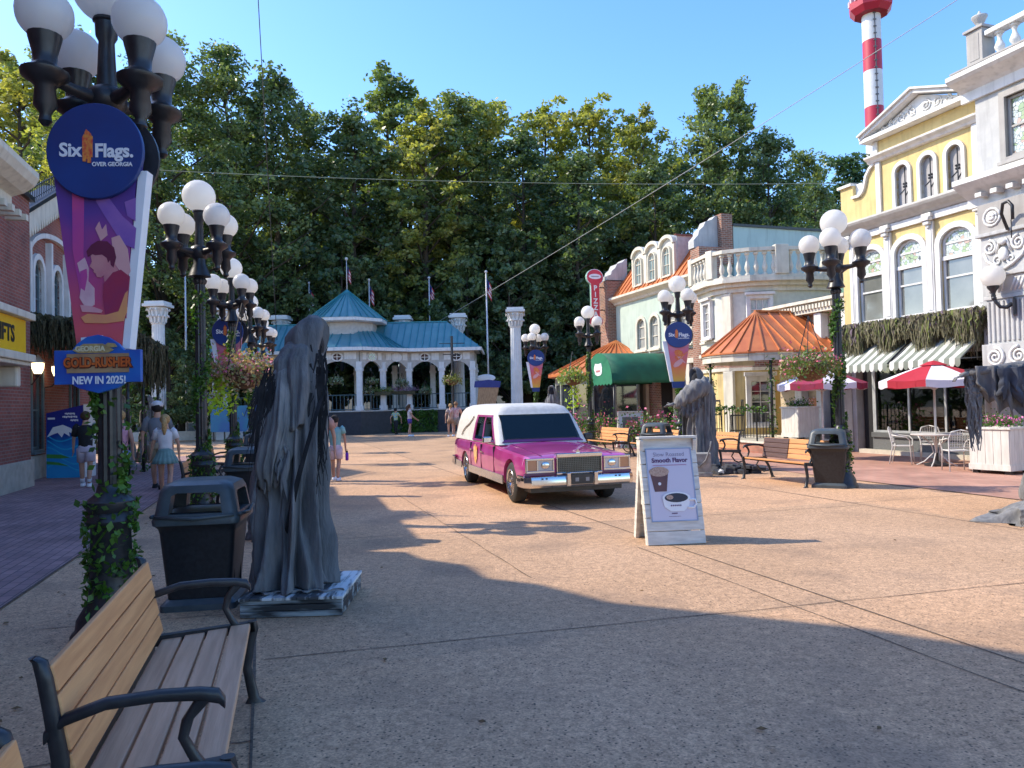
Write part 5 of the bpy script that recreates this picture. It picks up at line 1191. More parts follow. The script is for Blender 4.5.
# second row, further back: fills between the crowns
RB_ = [('oakd', -30, 66, 70), ('oakm', 40, 68, 80), ('oakd', 120, 70, 60), ('oakd', 195, 72, 75), ('oakm', 245, 74, 95), ('oakd', 300, 72, 130), ('oakd', 335, 75, 128), ('oakm', 372, 74, 120), ('oakd', 410, 74, 125), ('oakd', 440, 76, 118), ('oakm', 470, 76, 125), ('oakd', 505, 74, 142), ('oakm', 535, 76, 140), ('oakd', 565, 76, 140), ('oakm', 610, 74, 138), ('oakd', 640, 76, 140), ('oakd', 672, 74, 128), ('oakd', 720, 76, 130), ('oakm', 750, 78, 150), ('oakd', 785, 76, 165), ('oakd', 830, 74, 175)]
for k, px, D, yt in RB_: place_tree(k, px, D, yt+24, 'dark green tree deep in the wood behind the front row of crowns', 1.05, group='trees deep in the wood', zg=1)
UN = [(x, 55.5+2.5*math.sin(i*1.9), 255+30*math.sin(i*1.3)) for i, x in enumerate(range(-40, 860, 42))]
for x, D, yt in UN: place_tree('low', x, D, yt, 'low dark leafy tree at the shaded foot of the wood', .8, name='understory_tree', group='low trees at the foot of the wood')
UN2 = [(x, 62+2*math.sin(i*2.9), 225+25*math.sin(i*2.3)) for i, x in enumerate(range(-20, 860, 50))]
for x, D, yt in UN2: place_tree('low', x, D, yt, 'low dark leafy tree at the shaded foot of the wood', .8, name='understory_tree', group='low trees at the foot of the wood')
for px, D, yt, lab in ((95, 30, 345, 'dark shrub behind the moss canopy posts'), (118, 33, 330, 'tall dark shrub behind the moss canopy right end'), (170, 40, 330, 'dark leafy shrub behind the left column'), (205, 41, 322, 'dark leafy shrub behind the ivy lamp posts')): place_tree('low', px, D, yt, lab, .75, name='shrub')
# ================================================================= street lamps
BANP = gradmat('banner_purple_red', [(0, (.72, .20, .10)), (.28, (.66, .10, .12)), (.55, (.42, .06, .22)), (.8, (.12, .05, .28)), (1, (.05, .03, .20))], -1.78, -.1, .4)
BANO = gradmat('banner_orange', [(0, (.75, .45, .05)), (.4, (.72, .16, .06)), (.7, (.62, .12, .22)), (1, (.55, .35, .42))], -1.3, -.1, .4)
NAVY = mat('banner_navy', (.014, .03, .14), (.012, .05, .22), rough=.4, nscale=1.5)
PALE_P = mat('print_pale_pink', (.74, .48, .50), (.66, .36, .42), rough=.45, nscale=9); ROSE_P = mat('print_rose', (.62, .26, .26), (.55, .18, .22), rough=.45, nscale=6)
SKIN_P = mat('print_pink_light', (.72, .38, .36), (.66, .28, .34), rough=.45, nscale=3); SHIRT_P = mat('print_deep_red', (.38, .03, .07), (.30, .03, .10), rough=.45); HAIR_P = mat('print_maroon', (.16, .02, .06), rough=.45)
PURP_P = mat('print_violet', (.22, .10, .40), (.32, .14, .42), rough=.45); MAG_P = mat('print_magenta', (.55, .07, .26), (.45, .06, .30), rough=.45); ORG_P = mat('print_orange', (.80, .36, .12), (.74, .28, .14), rough=.45); REDL = mat('logo_red', (.65, .06, .04), (.75, .30, .05), rough=.45, nscale=40)
def lamp_parts(t, ivy=700, trunk_ivy=True, arm_rot=0):
    mb = MB(); prof = [(.27, 0), (.27, .05), (.24, .08), (.23, .16), (.17, .26), (.15, .34), (.135, .80), (.16, .83), (.175, .86), (.16, .90), (.145, .92), (.17, .96), (.17, 1.0), (.10, 1.06), (.085, 1.12)]
    mb.lathe(prof, seg=16); mb.build('base', BLACKM, t, auto=45)
    mb = MB(); rings = []
    for z, r in ((1.1, .082), (2.0, .078), (3.5, .072), (3.52, .09), (3.56, .10), (3.6, .075)): rings.append([((r-(.010 if k % 2 else 0))*math.cos(k*math.pi/12), (r-(.010 if k % 2 else 0))*math.sin(k*math.pi/12), z) for k in range(24)])
    mb.loft(rings); mb.build('post', BLACKM, t)
    mb = MB(); mb.lathe([(.075, 3.60), (.16, 3.62), (.13, 3.70), (.09, 3.80), (.085, 3.88), (.13, 3.92), (.14, 4.0), (.12, 4.05), (.07, 4.08), (.06, 4.3), (.055, 4.42), (.075, 4.46), (.08, 4.56), (.095, 4.57), (.085, 4.60)], seg=16); hub = mb.build('hub', BLACKM, t, auto=45)
    for k in range(4):
        a = arm_rot+k*math.pi/2; M = Matrix.Rotation(a, 4, 'Z'); mb = MB(); mb.X = M
        mb.tube([(.10, 0, 3.97), (.25, 0, 3.98), (.36, 0, 4.0), (.42, 0, 4.03)], [.055, .042, .04, .05], 8)
        c = (.435, 0, 0); mb.lathe([(.02, 3.66), (.045, 3.69), (.035, 3.74), (.075, 3.80), (.065, 3.93), (.09, 3.96), (.15, 4.0), (.155, 4.04), (.10, 4.07), (.075, 4.10), (.08, 4.17), (.105, 4.27), (.11, 4.30), (.095, 4.31)], c, 14)
        am = mb.build('arm', BLACKM, t, auto=50)
        mb = MB(); mb.X = M; mb.sphere((.435, 0, 4.45), .185, 20, 14); mb.build('globe', GLOBE, am, smooth=True)
    mb = MB(); mb.sphere((0, 0, 4.81), .235, 24, 16); mb.build('globe', GLOBE, hub, smooth=True)
    if ivy:
        mb = MB(); pts = []
        for i in range(ivy):
            u = random.random(); z = .1+3.3*u; r = (.155 if z < 1.0 else .09)+abs(random.gauss(0, .022)); dens = .5+.5*math.sin(z*7)
            if z > 1.05 and random.random() > .45+.4*dens: continue
            a = random.uniform(0, 6.283) if z < 1 else z*5+random.gauss(0, .9); pts.append((r*math.cos(a), r*math.sin(a), z))
        mb.leaves(pts, .055)
        q = [((.155 if z < 1 else .095)*math.cos(z*5), (.155 if z < 1 else .095)*math.sin(z*5), z) for z in [.05+.09*i for i in range(38)]]; mb.tube(q, .008, 4)
        mb.build('ivy', IVY, t)
def fringe_disc(t, off_z=0, x0=0):  # round logo disc + tapering board, local: faces -Y, disc centre at z=0
    mb = MB(); mb.prism([(x0+.36*math.cos(a*math.pi/20), .345*math.sin(a*math.pi/20)) for a in range(40)], -.10, -.06); d = mb.build('round_board', NAVY, t, bevel=.006)
    text_mesh('Six', .135, WHT, d, (x0-.18, -.103, .0), bold=.004, sx=1.02); text_mesh('Flags.', .135, WHT, d, (x0+.145, -.103, -.005), bold=.004); text_mesh('OVER GEORGIA', .042, WHT, d, (x0+.13, -.103, -.10), bold=.001)
    mb = MB()
    for k, (xx, h0, h1) in enumerate(((-.075, -.05, .10), (-.057, -.03, .135), (-.040, -.06, .12), (-.028, -.02, .10))): mb.prism([(x0+xx-.012, h0-.03), (x0+xx+.014, h0-.03), (x0+xx+.016, h1), (x0+xx-.002, h1+.018), (x0+xx-.014, h1-.005)], -.106-.001*k, -.102)
    mb.build('tower_logo', REDL, d)
    mb = MB(); mb.prism([(x0+.05+.36*math.cos(a*math.pi/20), -.01+.345*math.sin(a*math.pi/20)) for a in range(40)], .07, .10); mb.build('rear_board', BLACKM, t)
def banner(loc, rot, label, kind):
    t = thing('lamp_banner', label, 'banner', loc, rot)
    fringe_disc(t)
    if kind == 'big':
        mb = MB(); mb.prism([(-.335, -.10), (.30, -.05), (.165, -1.42), (-.165, -1.40)], -.055, .05); mb.build('banner_board', BANP, t)
        mb = MB(); mb.prism([(.301, -.13), (.37, -.13), (.225, -1.42), (.166, -1.42)], -.05, .06); mb.build('side_board', WHT, t, bevel=.004)
        mb = MB(); L_ = [  # printed picture: a visitor leaning over a game counter
            (MAG_P, [(-.19, -.22), (-.10, -.22), (-.11, -.75), (-.06, -1.05), (-.13, -1.06), (-.19, -.7)]),
            (PURP_P, [(-.02, -.30), (.06, -.30), (.18, -.46), (.285, -.55), (.27, -.70), (.18, -.66), (.05, -.46), (-.01, -.36)]),
            (PURP_P, [(.20, -.36), (.285, -.33), (.28, -.5), (.22, -.46)]),
            (SKIN_P, [(-.02, -.55), (.01, -.50), (.03, -.56), (.06, -.52), (.07, -.60), (.02, -.64)]),
            (SKIN_P, [(.10, -.62), (.16, -.60), (.22, -.70), (.24, -.86), (.20, -.92), (.12, -.80)]),
            (PALE_P, [(-.155, -.80), (-.10, -.76), (-.07, -.84), (-.075, -.93), (-.03, -.98), (-.03, -1.10), (-.09, -1.13), (-.14, -1.05), (-.12, -.93)]),
            (MAG_P, [(-.135, -.86), (-.085, -.84), (-.08, -.90), (-.10, -1.0), (-.13, -.98)]),
            (ROSE_P, [(.055, -.80), (.12, -.80), (.16, -.88), (.10, -.97), (.045, -.93), (.035, -.86)]),
            (ROSE_P, [(-.055, -.745), (.0, -.715), (.06, -.73), (.10, -.77), (.09, -.83), (.06, -.875), (.02, -.905), (-.01, -.90), (-.018, -.875), (-.035, -.865), (-.03, -.85), (-.062, -.825), (-.045, -.79)]),
            (HAIR_P, [(-.075, -.755), (-.085, -.715), (-.05, -.67), (.0, -.64), (.07, -.645), (.12, -.69), (.135, -.76), (.115, -.835), (.095, -.815), (.09, -.78), (.075, -.80), (.065, -.765), (.03, -.74), (-.02, -.745), (-.045, -.735)]),
            (SHIRT_P, [(.04, -.95), (.11, -.87), (.17, -.85), (.235, -.90), (.225, -1.0), (.205, -1.2), (.05, -1.17), (.035, -1.05)]),
            (ORG_P, [(.20, -1.02), (.222, -1.0), (.21, -1.16), (.185, -1.22), (.06, -1.235), (-.10, -1.23), (-.13, -1.19), (-.08, -1.165), (.05, -1.175), (.15, -1.15)]),
            (SKIN_P, [(-.135, -1.10), (-.05, -1.11), (.03, -1.14), (.02, -1.16), (-.12, -1.15)]),
            (WHT, [(-.13, -1.335), (.03, -1.32), (.04, -1.355), (-.13, -1.365)])]
        for i, (m_, pts) in enumerate(L_): mb.mi = i; mb.prism([(a, b) for a, b in pts], -.0585-.0005*i, -.0562)
        mb.build('printed_picture', [m_ for m_, _ in L_], t)
        # plaque
        mb = MB(); P = [(-.30, -1.43), (-.17, -1.43), (-.13, -1.38), (-.06, -1.335), (.02, -1.32), (.10, -1.34), (.17, -1.385), (.21, -1.43), (.335, -1.43), (.335, -1.66), (.22, -1.66), (.16, -1.70), (.02, -1.735), (-.12, -1.70), (-.17, -1.67), (-.30, -1.67)]
        mb.prism(P, -.12, -.08); pq = mb.build('plaque', mat('plaque_blue', (.02, .06, .36), (.02, .16, .50), rough=.35, nscale=3), t, bevel=.004)
        mb = MB(); mb.prism([(-.205, -1.455), (.25, -1.455), (.25, -1.59), (-.205, -1.59)], -.127, -.121); mb.build('name_board', mat('wood_tan', (.42, .26, .13), (.30, .16, .08), rough=.7), pq)
        mb = MB(); mb.prism([(-.16, -1.43), (-.08, -1.385), (.06, -1.385), (.14, -1.43), (.10, -1.45), (-.12, -1.45)], -.130, -.122); mb.prism([(.04, -1.42), (.10, -1.38), (.15, -1.385), (.17, -1.41), (.10, -1.415)], -.133, -.131); mb.build('arch_board', mat('tan_gold', (.50, .36, .14), (.30, .20, .09), rough=.6, nscale=20), pq)
        text_mesh('GEORGIA', .05, mat('cream_letter', (.75, .66, .42), rough=.5), pq, (-.03, -.134, -1.422), bold=.002)
        text_mesh('GOLD-RUSHER', .092, mat('dark_outline', (.10, .02, .01), rough=.5), pq, (.024, -.1295, -1.523), bold=.009, sx=.80)
        text_mesh('GOLD-RUSHER', .092, mat('rust_letter', (.60, .13, .02), (.45, .07, .01), rough=.5), pq, (.022, -.133, -1.52), bold=.003, sx=.80)
        text_mesh('NEW IN 2025!', .075, WHT, pq, (.03, -.124, -1.645), bold=.002, sx=.85)
    else:
        mb = MB(); mb.prism([(-.30, -.12), (.30, -.12), (.13, -1.25), (-.16, -1.25)], -.05, .04); mb.build('banner_board', BANO, t)
        mb = MB(); mb.prism([(-.42, -.16), (-.301, -.16), (-.161, -1.25), (-.24, -1.25)], -.045, .05); mb.build('side_board', WHT, t)
        mb = MB()
        for i in range(9): a = i*2.4; r = .03+.012*i; cx_, cz_ = .02+.11*math.cos(a)*(i/9), -.62+.2*math.sin(a)*(i/9); mb.mi = i % 2; mb.prism([(cx_+r*1.2*math.cos(q*.785), cz_+r*math.sin(q*.785+i)) for q in range(8)], -.054-.0004*i, -.0505)
        mb.build('printed_burst', [REDL, SKIN_P], t)
        mb = MB(); mb.prism([(-.2, -1.251), (.14, -1.251), (.12, -1.42), (-.18, -1.42)], -.08, .05); mb.build('foot_board', NAVY, t)
    mb = MB(); mb.bar((0, .05, .15), (0, .24, .15), .04, .05); mb.bar((0, .05, -.9), (0, .24, -.9), .04, .04); mb.build('clamp', BLACKM, t)
    return t
LP = thing('street_lamp', 'nearest tall black five-globe lamp with ivy climbing its base beside the wooden bench', 'street lamp', (AT(106.5, 27, 5.55)[0], 5.55, 0), R_(57), 'black five-globe street lamps'); lamp_parts(LP, 2600)
LPF = thing('street_lamp', 'second ivy wrapped five-globe lamp from the left foreground', 'street lamp', LF.w(11.85, 1.25), R_(55), 'black five-globe street lamps'); lamp_parts(LPF, 2200)
for lx, ly, lab in ((17.8, 1.22, 'third left lamp with a round blue logo board and a flower basket'), (23.4, 1.1, 'fourth left five-globe lamp, partly behind the flower basket'), (29.0, .95, 'farthest left five-globe lamp, nearest the teal pavilion')): dup(LPF, LF.w(lx, ly), R_(50)+random.uniform(-.1, .1), lab)
rl = [(11.36, -9.55, 'five-globe lamp with ivy and red flower basket beside the black bin'), (18.35, -10.22, 'five-globe lamp with banner beside the grey statue'), (24.65, -10.16, 'five-globe lamp in front of the green canopy'), (30.6, -10.14, 'five-globe lamp with banner behind the hearse')]
for (lx, ly, lab), rz_ in zip(rl, (58, 25, 40, 70)): dup(LPF, LF.w(lx, ly), R_(rz_), lab)
p = AT(101, 155, 5.22); banner(p, R_(4), 'tall flared lamp banner with round blue logo board and a gold rush ride plaque', 'big').scale = (.90, .92, .965)
p = AT(229, 332, 17.3); b = banner(p, R_(0), 'round blue logo board on the third left lamp above the flower basket', 'small')
p = AT(678, 335, 20.1); banner(p, R_(-5), 'flared orange and white banner beside the grey statue on the right', 'small')
p = AT(536, 358, 31.6); banner(p, R_(-5), 'far orange banner with round blue board on the lamp behind the hearse', 'small')
WICK = mat('wicker_brown', (.16, .08, .045), (.08, .04, .025), rough=.9, nscale=40)
p = AT(243, 372, 11.9); basket(p, .50, 'big basket of pink flowers with a lime green trailing vine on the left lamp row', FLP, 2200, 1.1, leaf=.055, trail=(-.28, -.25, -.05, .26, .62, 300), flow=PINKF, wicker=WICK)
p = AT(810, 366, 13.4); basket(p, .50, 'red flower basket hanging from the lamp beside the black bin', FLR, 2000, .9, leaf=.055, flow=PINKF, wicker=WICK, squash=.62)
p = AT(573, 377, 26.3); basket(p, .55, 'pale green trailing basket on the lamp in front of the green canopy', foliage('pale_trailing', (.18, .28, .06), (.30, .38, .10), (.10, .18, .04), 4, .3), 700, .9, leaf=.09, trail=(0, 0, -.2, .3, .9, 90), wicker=WICK)
pc_ = G(457, 433); PL_ = thing('basket_pole', 'thin dark pole with two crossbars holding a brown flower basket before the pavilion', 'pole', (pc_[0], 41, 0)); mb = MB(); mb.tube([(0, 0, 0), (0, 0, 5.4)], .07, 8); mb.bar((-.5, 0, 4.4), (.5, 0, 4.4), .04, .05); mb.bar((-.7, 0, 5.0), (.7, 0, 5.0), .03, .04); mb.build('pole', BLACKM, PL_)
basket((pc_[0], 40.8, 3.0), .55, 'brown wicker basket of yellow green plants on the thin dark pole', foliage('olive_plants', (.14, .17, .03), (.22, .22, .05), (.08, .11, .02), 4, .2), 420, .5, leaf=.1, wicker=WICK)
# ================================================================= litter bins
BIN = mat('bin_black_plastic', (.010, .011, .014), (.018, .02, .025), rough=.42, nscale=30, bump=.08, bscale=120); BINL = mat('bin_lid_grey', (.045, .06, .07), (.07, .085, .095), rough=.42, nscale=8, bump=.05)
def rr(w_, d_, r, n=5, z=0):
    P = []
    for cx, cy, a0 in ((w_/2-r, d_/2-r, 0), (-w_/2+r, d_/2-r, 90), (-w_/2+r, -d_/2+r, 180), (w_/2-r, -d_/2+r, 270)):
        for i in range(n+1): a = R_(a0+90*i/n); P.append((cx+r*math.cos(a), cy+r*math.sin(a), z))
    return P
def make_bin():
    t = thing('litter_bin', 'black litter bin with open lid directly behind the wooden bench', 'litter bin')
    mb = MB(); mb.loft([rr(.60, .60, .05, 4, 0), rr(.60, .60, .05, 4, .05), rr(.52, .52, .05, 4, .09)]); mb.build('foot', BINL, t, auto=40)
    mb = MB(); mb.loft([rr(.50, .50, .05, 4, .091), rr(.60, .60, .06, 4, .64), rr(.62, .62, .06, 4, .68), rr(.67, .67, .06, 4, .71)])
    for sx in (-1, 1):
        for k in (-.13, .13): mb.box(sx*.262-.008, sx*.262+.008, k-.012, k+.012, .12, .6)
    mb.build('body', BIN, t, auto=40)
    mb = MB(); mb.loft([rr(.69, .69, .07, 4, .711), rr(.70, .70, .07, 4, .75), rr(.66, .66, .07, 4, .80), rr(.60, .60, .07, 4, .98), rr(.56, .56, .10, 4, 1.03), rr(.42, .42, .10, 4, 1.06)])
    lid = mb.build('lid', BINL, t, auto=35)
    mb = MB(); mb.prism([(-.21, .80), (.21, .80), (.19, .95), (.15, .97), (-.15, .97), (-.19, .95)], -.6, .6); c1 = mb.build('c', BIN, None)
    mb = MB(); mb.prism([(-.21, .80), (.21, .80), (.19, .95), (.15, .97), (-.15, .97), (-.19, .95)], -.6, .6, 'YZ'); c2 = mb.build('c', BIN, None)
    boolean(lid, [c1, c2])
    mb = MB(); mb.loft([rr(.50, .50, .05, 3, .70), rr(.54, .54, .05, 3, .80), rr(.56, .56, .05, 3, .81)], caps=False); mb.build('liner', BLACKM, t)
    for a in range(4):
        mb = MB(); mb.X = Matrix.Rotation(a*math.pi/2, 4, 'Z'); mb.tube([(-.31, -.345, .785), (0, -.37, .765), (.31, -.345, .785)], .016, 6); mb.build('lip', BINL, lid, smooth=True)
    return t
bn = make_bin(); bn.location = LF.w(7.0, .72); bn.rotation_euler.z = R_(9)
for p, rz, lab in ((LF.w(12.45, .62), R_(9), 'black litter bin just behind the big cloaked statue'), (LF.w(19.6, .75), R_(9), 'black litter bin in the middle of the left bench row'), (LF.w(26.0, .8), R_(9), 'farthest black litter bin on the left row, below the blue boards'),
        (RF.w(-11.15, 9.85), R_(-33), 'black litter bin in the sun beside the right bench and ivy lamp'), (RF.w(-17.3, 9.75), R_(-30), 'black litter bin half hidden behind the coffee sign'), (G(221, 437), R_(5), 'small black bin against the white wall at the far left end')):
    dup(bn, (p[0], p[1], 0), rz, lab, 'black litter bins along the street')
bn['group'] = 'black litter bins along the street'
# ================================================================= benches
def wood(name, c1, c2):
    return mat(name, c1, c2, rough=.55, nscale=3.5, stretch=(.6, 9, 9), bump=.12, bscale=14)
WB = wood('bench_slat_orange', (.72, .35, .14), (.58, .26, .10)); WS = wood('bench_seat_slat', (.62, .36, .21), (.48, .27, .15)); WD = wood('dark_brown_slat', (.10, .05, .04), (.06, .03, .03))
def slat(mb, x0, x1, y, z, w_, th, tilt):
    M = Matrix.Translation((0, y, z)) @ Matrix.Rotation(tilt, 4, 'X'); mb.box(x0, x1, -w_/2, w_/2, -th/2, th/2, M)
def make_bench(label, seatm, backm, panel=False, Lx=1.8, loc=(0, 0, 0), rz=0, group=None):   # faces -Y, centred
    t = thing('bench', label, 'bench', loc, rz, group); h = Lx/2
    for i in range(4): mb = MB(); slat(mb, -h, h, -.235+i*.118, .43-.012*i, .104, .03, R_(-3)); mb.build('seat_slat', seatm, t, bevel=.006)
    for i in range(4):
        y = .185+.018*i; z = .49+.098*i; mb = MB(); slat(mb, -h, h, y, z, .090, .026, R_(77)); mb.build('back_slat', backm, t, bevel=.006)
    for s in (-1, 1):
        x = s*h; mb = MB()
        def cv(P, r, sq=1.0): mb.tube(P, r, 8, sq=sq)
        w_ = .028
        # back upright sweeping from rear foot to rounded top
        mb.loft([rr(.045, d, .015, 2) and [(x+a, y+b, z) for a, b, _ in rr(.045, d, .018, 2)] for y, z, d in ((.42, .0, .10), (.40, .03, .06), (.33, .22, .055), (.215, .40, .065), (.215, .52, .055), (.24, .68, .05), (.258, .79, .05), (.272, .845, .045), (.29, .86, .03))])
        # seat rail + front leg
        mb.loft([[(x+a, y+b, z) for a, b, _ in rr(.045, d, .018, 2)] for y, z, d in ((-.31, .0, .11), (-.30, .03, .06), (-.265, .2, .05), (-.285, .34, .055), (-.30, .41, .06), (-.295, .455, .05))])
        mb.bar((x, -.31, .425), (x, .27, .395), .045, .055)
        mb.loft([[(x+a*1.0, y, z+b) for a, b, _ in rr(.04, d, .012, 2)] for y, z, d in ((.26, .60, .045), (.20, .65, .04), (.08, .685, .04), (-.08, .69, .04), (-.21, .68, .045), (-.27, .665, .05), (-.29, .64, .04))])
        mb.loft([[(x+a, y+b, z) for a, b, _ in rr(.035, d, .012, 2)] for y, z, d in ((-.22, .66, .06), (-.17, .60, .04), (-.155, .54, .035), (-.185, .48, .04), (-.215, .43, .05))])
        mb.tube([(x, .10, .40), (x, .02, .28), (x, .10, .17), (x, .2, .13), (x, .31, .15)], .016, 6)
        mb.build('cast_iron_end', BLACKM, t, auto=50)
    mb = MB(); mb.bar((-h, .22, .36), (h, .22, .36), .03, .03); mb.bar((-h, -.12, .385), (h, -.12, .385), .03, .02); mb.build('cross_brace', BLACKM, t)
    if panel:
        mb = MB()
        for i in range(4): slat(mb, -h+.02, -h+.78, .163+.018*i, .485+.098*i, .095, .018, R_(77))
        mb.build('added_back_panel', WD, t, bevel=.01)
    return t
def LB_(x, y): return LF.w(x, y)
B1 = make_bench('wooden slat bench with black cast arms in the left foreground', WS, WB, loc=LF.w(3.66, .52), Lx=1.72, rz=LF.rot)
q = LF.w(1.345, .44); dup(B1, q, LF.rot, 'bench at the bottom left corner of which only the black end shows')
dup(B1, LF.w(13.7, 1.4), LF.rot, 'left bench partly hidden behind the second lamp'); dup(B1, LF.w(17.3, 1.45), LF.rot, 'left bench at the foot of the third lamp'); dup(B1, LF.w(22.3, 1.0), LF.rot, 'farthest bench on the left row')
WL = wood('sunlit_bench_slat', (.62, .30, .11), (.52, .23, .08))
B2 = make_bench('bench with a dark brown panel on half its back beside the right bin', WL, WL, True, 1.85, RF.w(-12.15, 9.65), RF.rot)
B3 = make_bench('orange slat bench between the grey statue and the panelled bench', WL, WL, False, 1.85, RF.w(-16.15, 10.55), RF.rot)
dup(B3, RF.w(-20.9, 10.1), RF.rot, 'orange slat bench behind the hearse bonnet'); dup(B3, RF.w(-18.6, 10.4), RF.rot, 'orange slat bench half hidden by the coffee sign')
# ================================================================= A-frame signs
SW = mat('sign_white_board', (.70, .68, .62), (.55, .53, .48), rough=.75, nscale=5, stretch=(1, 1, 6), bump=.15, bscale=20)
def aframe(label, loc, rz, s=1.0, W=.68, H=1.2, name='sandwich_board'):
    t = thing(name, label, 'sandwich board', loc, rz)
    an = math.atan2(.30, H); Mf = Matrix.Rotation(-an, 4, 'X')     # front leans back
    fr = Matrix.Translation((0, -.30, 0)) @ Mf; bk = Matrix.Translation((0, .30, 0)) @ Matrix.Rotation(math.pi, 4, 'Z') @ Mf; L_ = math.hypot(.30, H)
    n = 8
    for nm, M in (('front_board', fr), ('rear_board', bk)):
        mb = MB(); mb.X = M
        for i in range(n): mb.box(-W/2, W/2, -.015, .015, i*L_/n+.004, (i+1)*L_/n-.004)
        mb.build(nm, SW, t, bevel=.004)
        for sx in (-1, 1): mb = MB(); mb.X = M; mb.box(sx*W/2-.04 if sx > 0 else -W/2-.002, sx*W/2+.002 if sx > 0 else -W/2+.04, .016, .085, 0, L_); mb.build('leg', SW, t, bevel=.003)
    for sx in (-1, 1): mb = MB(); mb.box(sx*(W/2-.05)-.012, sx*(W/2-.05)+.012, -.17, .17, .42, .50); mb.build('spreader', SW, t)
    mb = MB(); mb.box(-W/2-.01, W/2+.01, -.07, .07, H-.005, H+.02); mb.build('top_cap', SW, t)
    return t, fr, L_
a = Vector(G(648, 546)); b = Vector(G(706, 543.5)); az = math.atan2(b.y-a.y, b.x-a.x); c = (a+b)/2; nrm = Vector((-math.sin(az), math.cos(az), 0))
loc = c+nrm*.30
AF, fr, L_ = aframe('white sandwich board with a coffee poster standing on the open paving', (loc.x, loc.y, 0), az, W=(b-a).length)
POST = mat('poster_lilac', (.58, .54, .64), (.62, .58, .66), rough=.4, nscale=1.5)
mb = MB(); mb.X = fr; mb.box(-.265, .265, -.022, -.017, .27, 1.10); po = mb.build('poster', POST, AF)
mb = MB(); mb.X = fr; e_ = mat('poster_frame', (.30, .38, .55), rough=.4)
for x0, x1, z0, z1 in ((-.275, -.262, .26, 1.11), (.262, .275, .26, 1.11), (-.262, .262, .26, .272), (-.262, .262, 1.098, 1.11)): mb.box(x0, x1, -.027, -.016, z0, z1)
mb.build('frame', e_, po)
CUPD = mat('coffee_dark', (.035, .012, .01), rough=.3); CUPI = mat('iced_coffee', (.16, .05, .03), (.10, .03, .02), rough=.3); FOAM = mat('ice_cream_tone', (.55, .38, .28), (.38, .22, .15), rough=.5, nscale=60); PLUMT = mat('plum_letter', (.10, .01, .10), rough=.5); PINKT = mat('pink_letter', (.50, .18, .30), rough=.5)
mb = MB(); mb.X = fr
def el(cx, cz, rx, rz_, y0, n=20): mb.prism([(cx+rx*math.cos(k*2*math.pi/n), cz+rz_*math.sin(k*2*math.pi/n)) for k in range(n)], y0-.002, y0)
L2 = [CUPI, FOAM, WHT, CUPD, PINKT]
mb.mi = 0; mb.prism([(-.16, .62), (-.05, .62), (-.02, .80), (-.19, .80)], -.026, -.0225); mb.mi = 1; el(-.105, .80, .092, .045, -.0265)
mb.mi = 2; mb.prism([(-.10, .56), (-.085, .48), (-.03, .44), (.09, .44), (.14, .48), (.16, .56)], -.029, -.0267); el(.03, .56, .13, .055, -.0291); mb.tube([(.15, -.029, .54), (.20, -.03, .54), (.21, -.03, .50), (.18, -.03, .47), (.13, -.029, .47)], .010, 5)
mb.mi = 3; el(.03, .56, .108, .041, -.0315); mb.mi = 1; el(-.03, .565, .032, .02, -.034); mb.mi = 2; el(-.11, .69, .014, .014, -.0275)
cu_ = mb.build('printed_cups', L2, po); cu_.data.transform(fr @ Matrix.Translation((0, 0, .605)) @ Matrix.Diagonal((1.28, 1, 1.28, 1)) @ Matrix.Translation((0, 0, -.62)) @ fr.inverted())
def tx(s, size, m_, x, z, bold=0, sx=1, y=-.0235):
    o = text_mesh(s, size, m_, po, (0, 0, 0), bold=bold, sx=sx, depth=.0008); o.data.transform(fr @ Matrix.Translation((x, y, z))); return o
tx('Slow Roasted', .068, mat('grey_letter', (.28, .24, .33), rough=.5), 0, 1.035, 0); tx('Smooth Flavor', .072, PLUMT, .005, .965, .0025); mb = MB(); mb.X = fr
for q_ in range(30): mb.box(-.20+q_*.0135, -.20+q_*.0135+.0095, -.0245, -.0222, .905, .914)
mb.build('small_print', PINKT, po)
mb = MB(); mb.X = fr
for q_ in range(6): mb.box(-.035+q_*.022, -.022+q_*.022, -.0335, -.0312, .432, .448)
for q_ in range(7): mb.box(-.03+q_*.010, -.023+q_*.010, -.0245, -.0222, .345, .358)
for q_ in range(14): mb.box(-.065+q_*.010, -.059+q_*.010, -.0245, -.0222, .315, .320)
mb.build('small_print', PLUMT, po)
AF2, fr2, _ = aframe('small white sandwich board with a red food picture near the pizza entrance', (*AT(631, 440, 26.5)[:2], 0), R_(8), W=.9, H=1.25)
mb = MB(); mb.X = fr2; mb.box(-.32, .32, -.024, -.017, .2, 1.1); p2 = mb.build('poster', mat('food_poster', (.10, .09, .07), (.16, .13, .10), rough=.5), AF2)
mb = MB(); mb.X = fr2; el(0, .66, .27, .32, -.027); mb.build('printed_pizza', mat('pizza_print', (.42, .05, .03), (.55, .30, .16), rough=.6, nscale=14), p2)
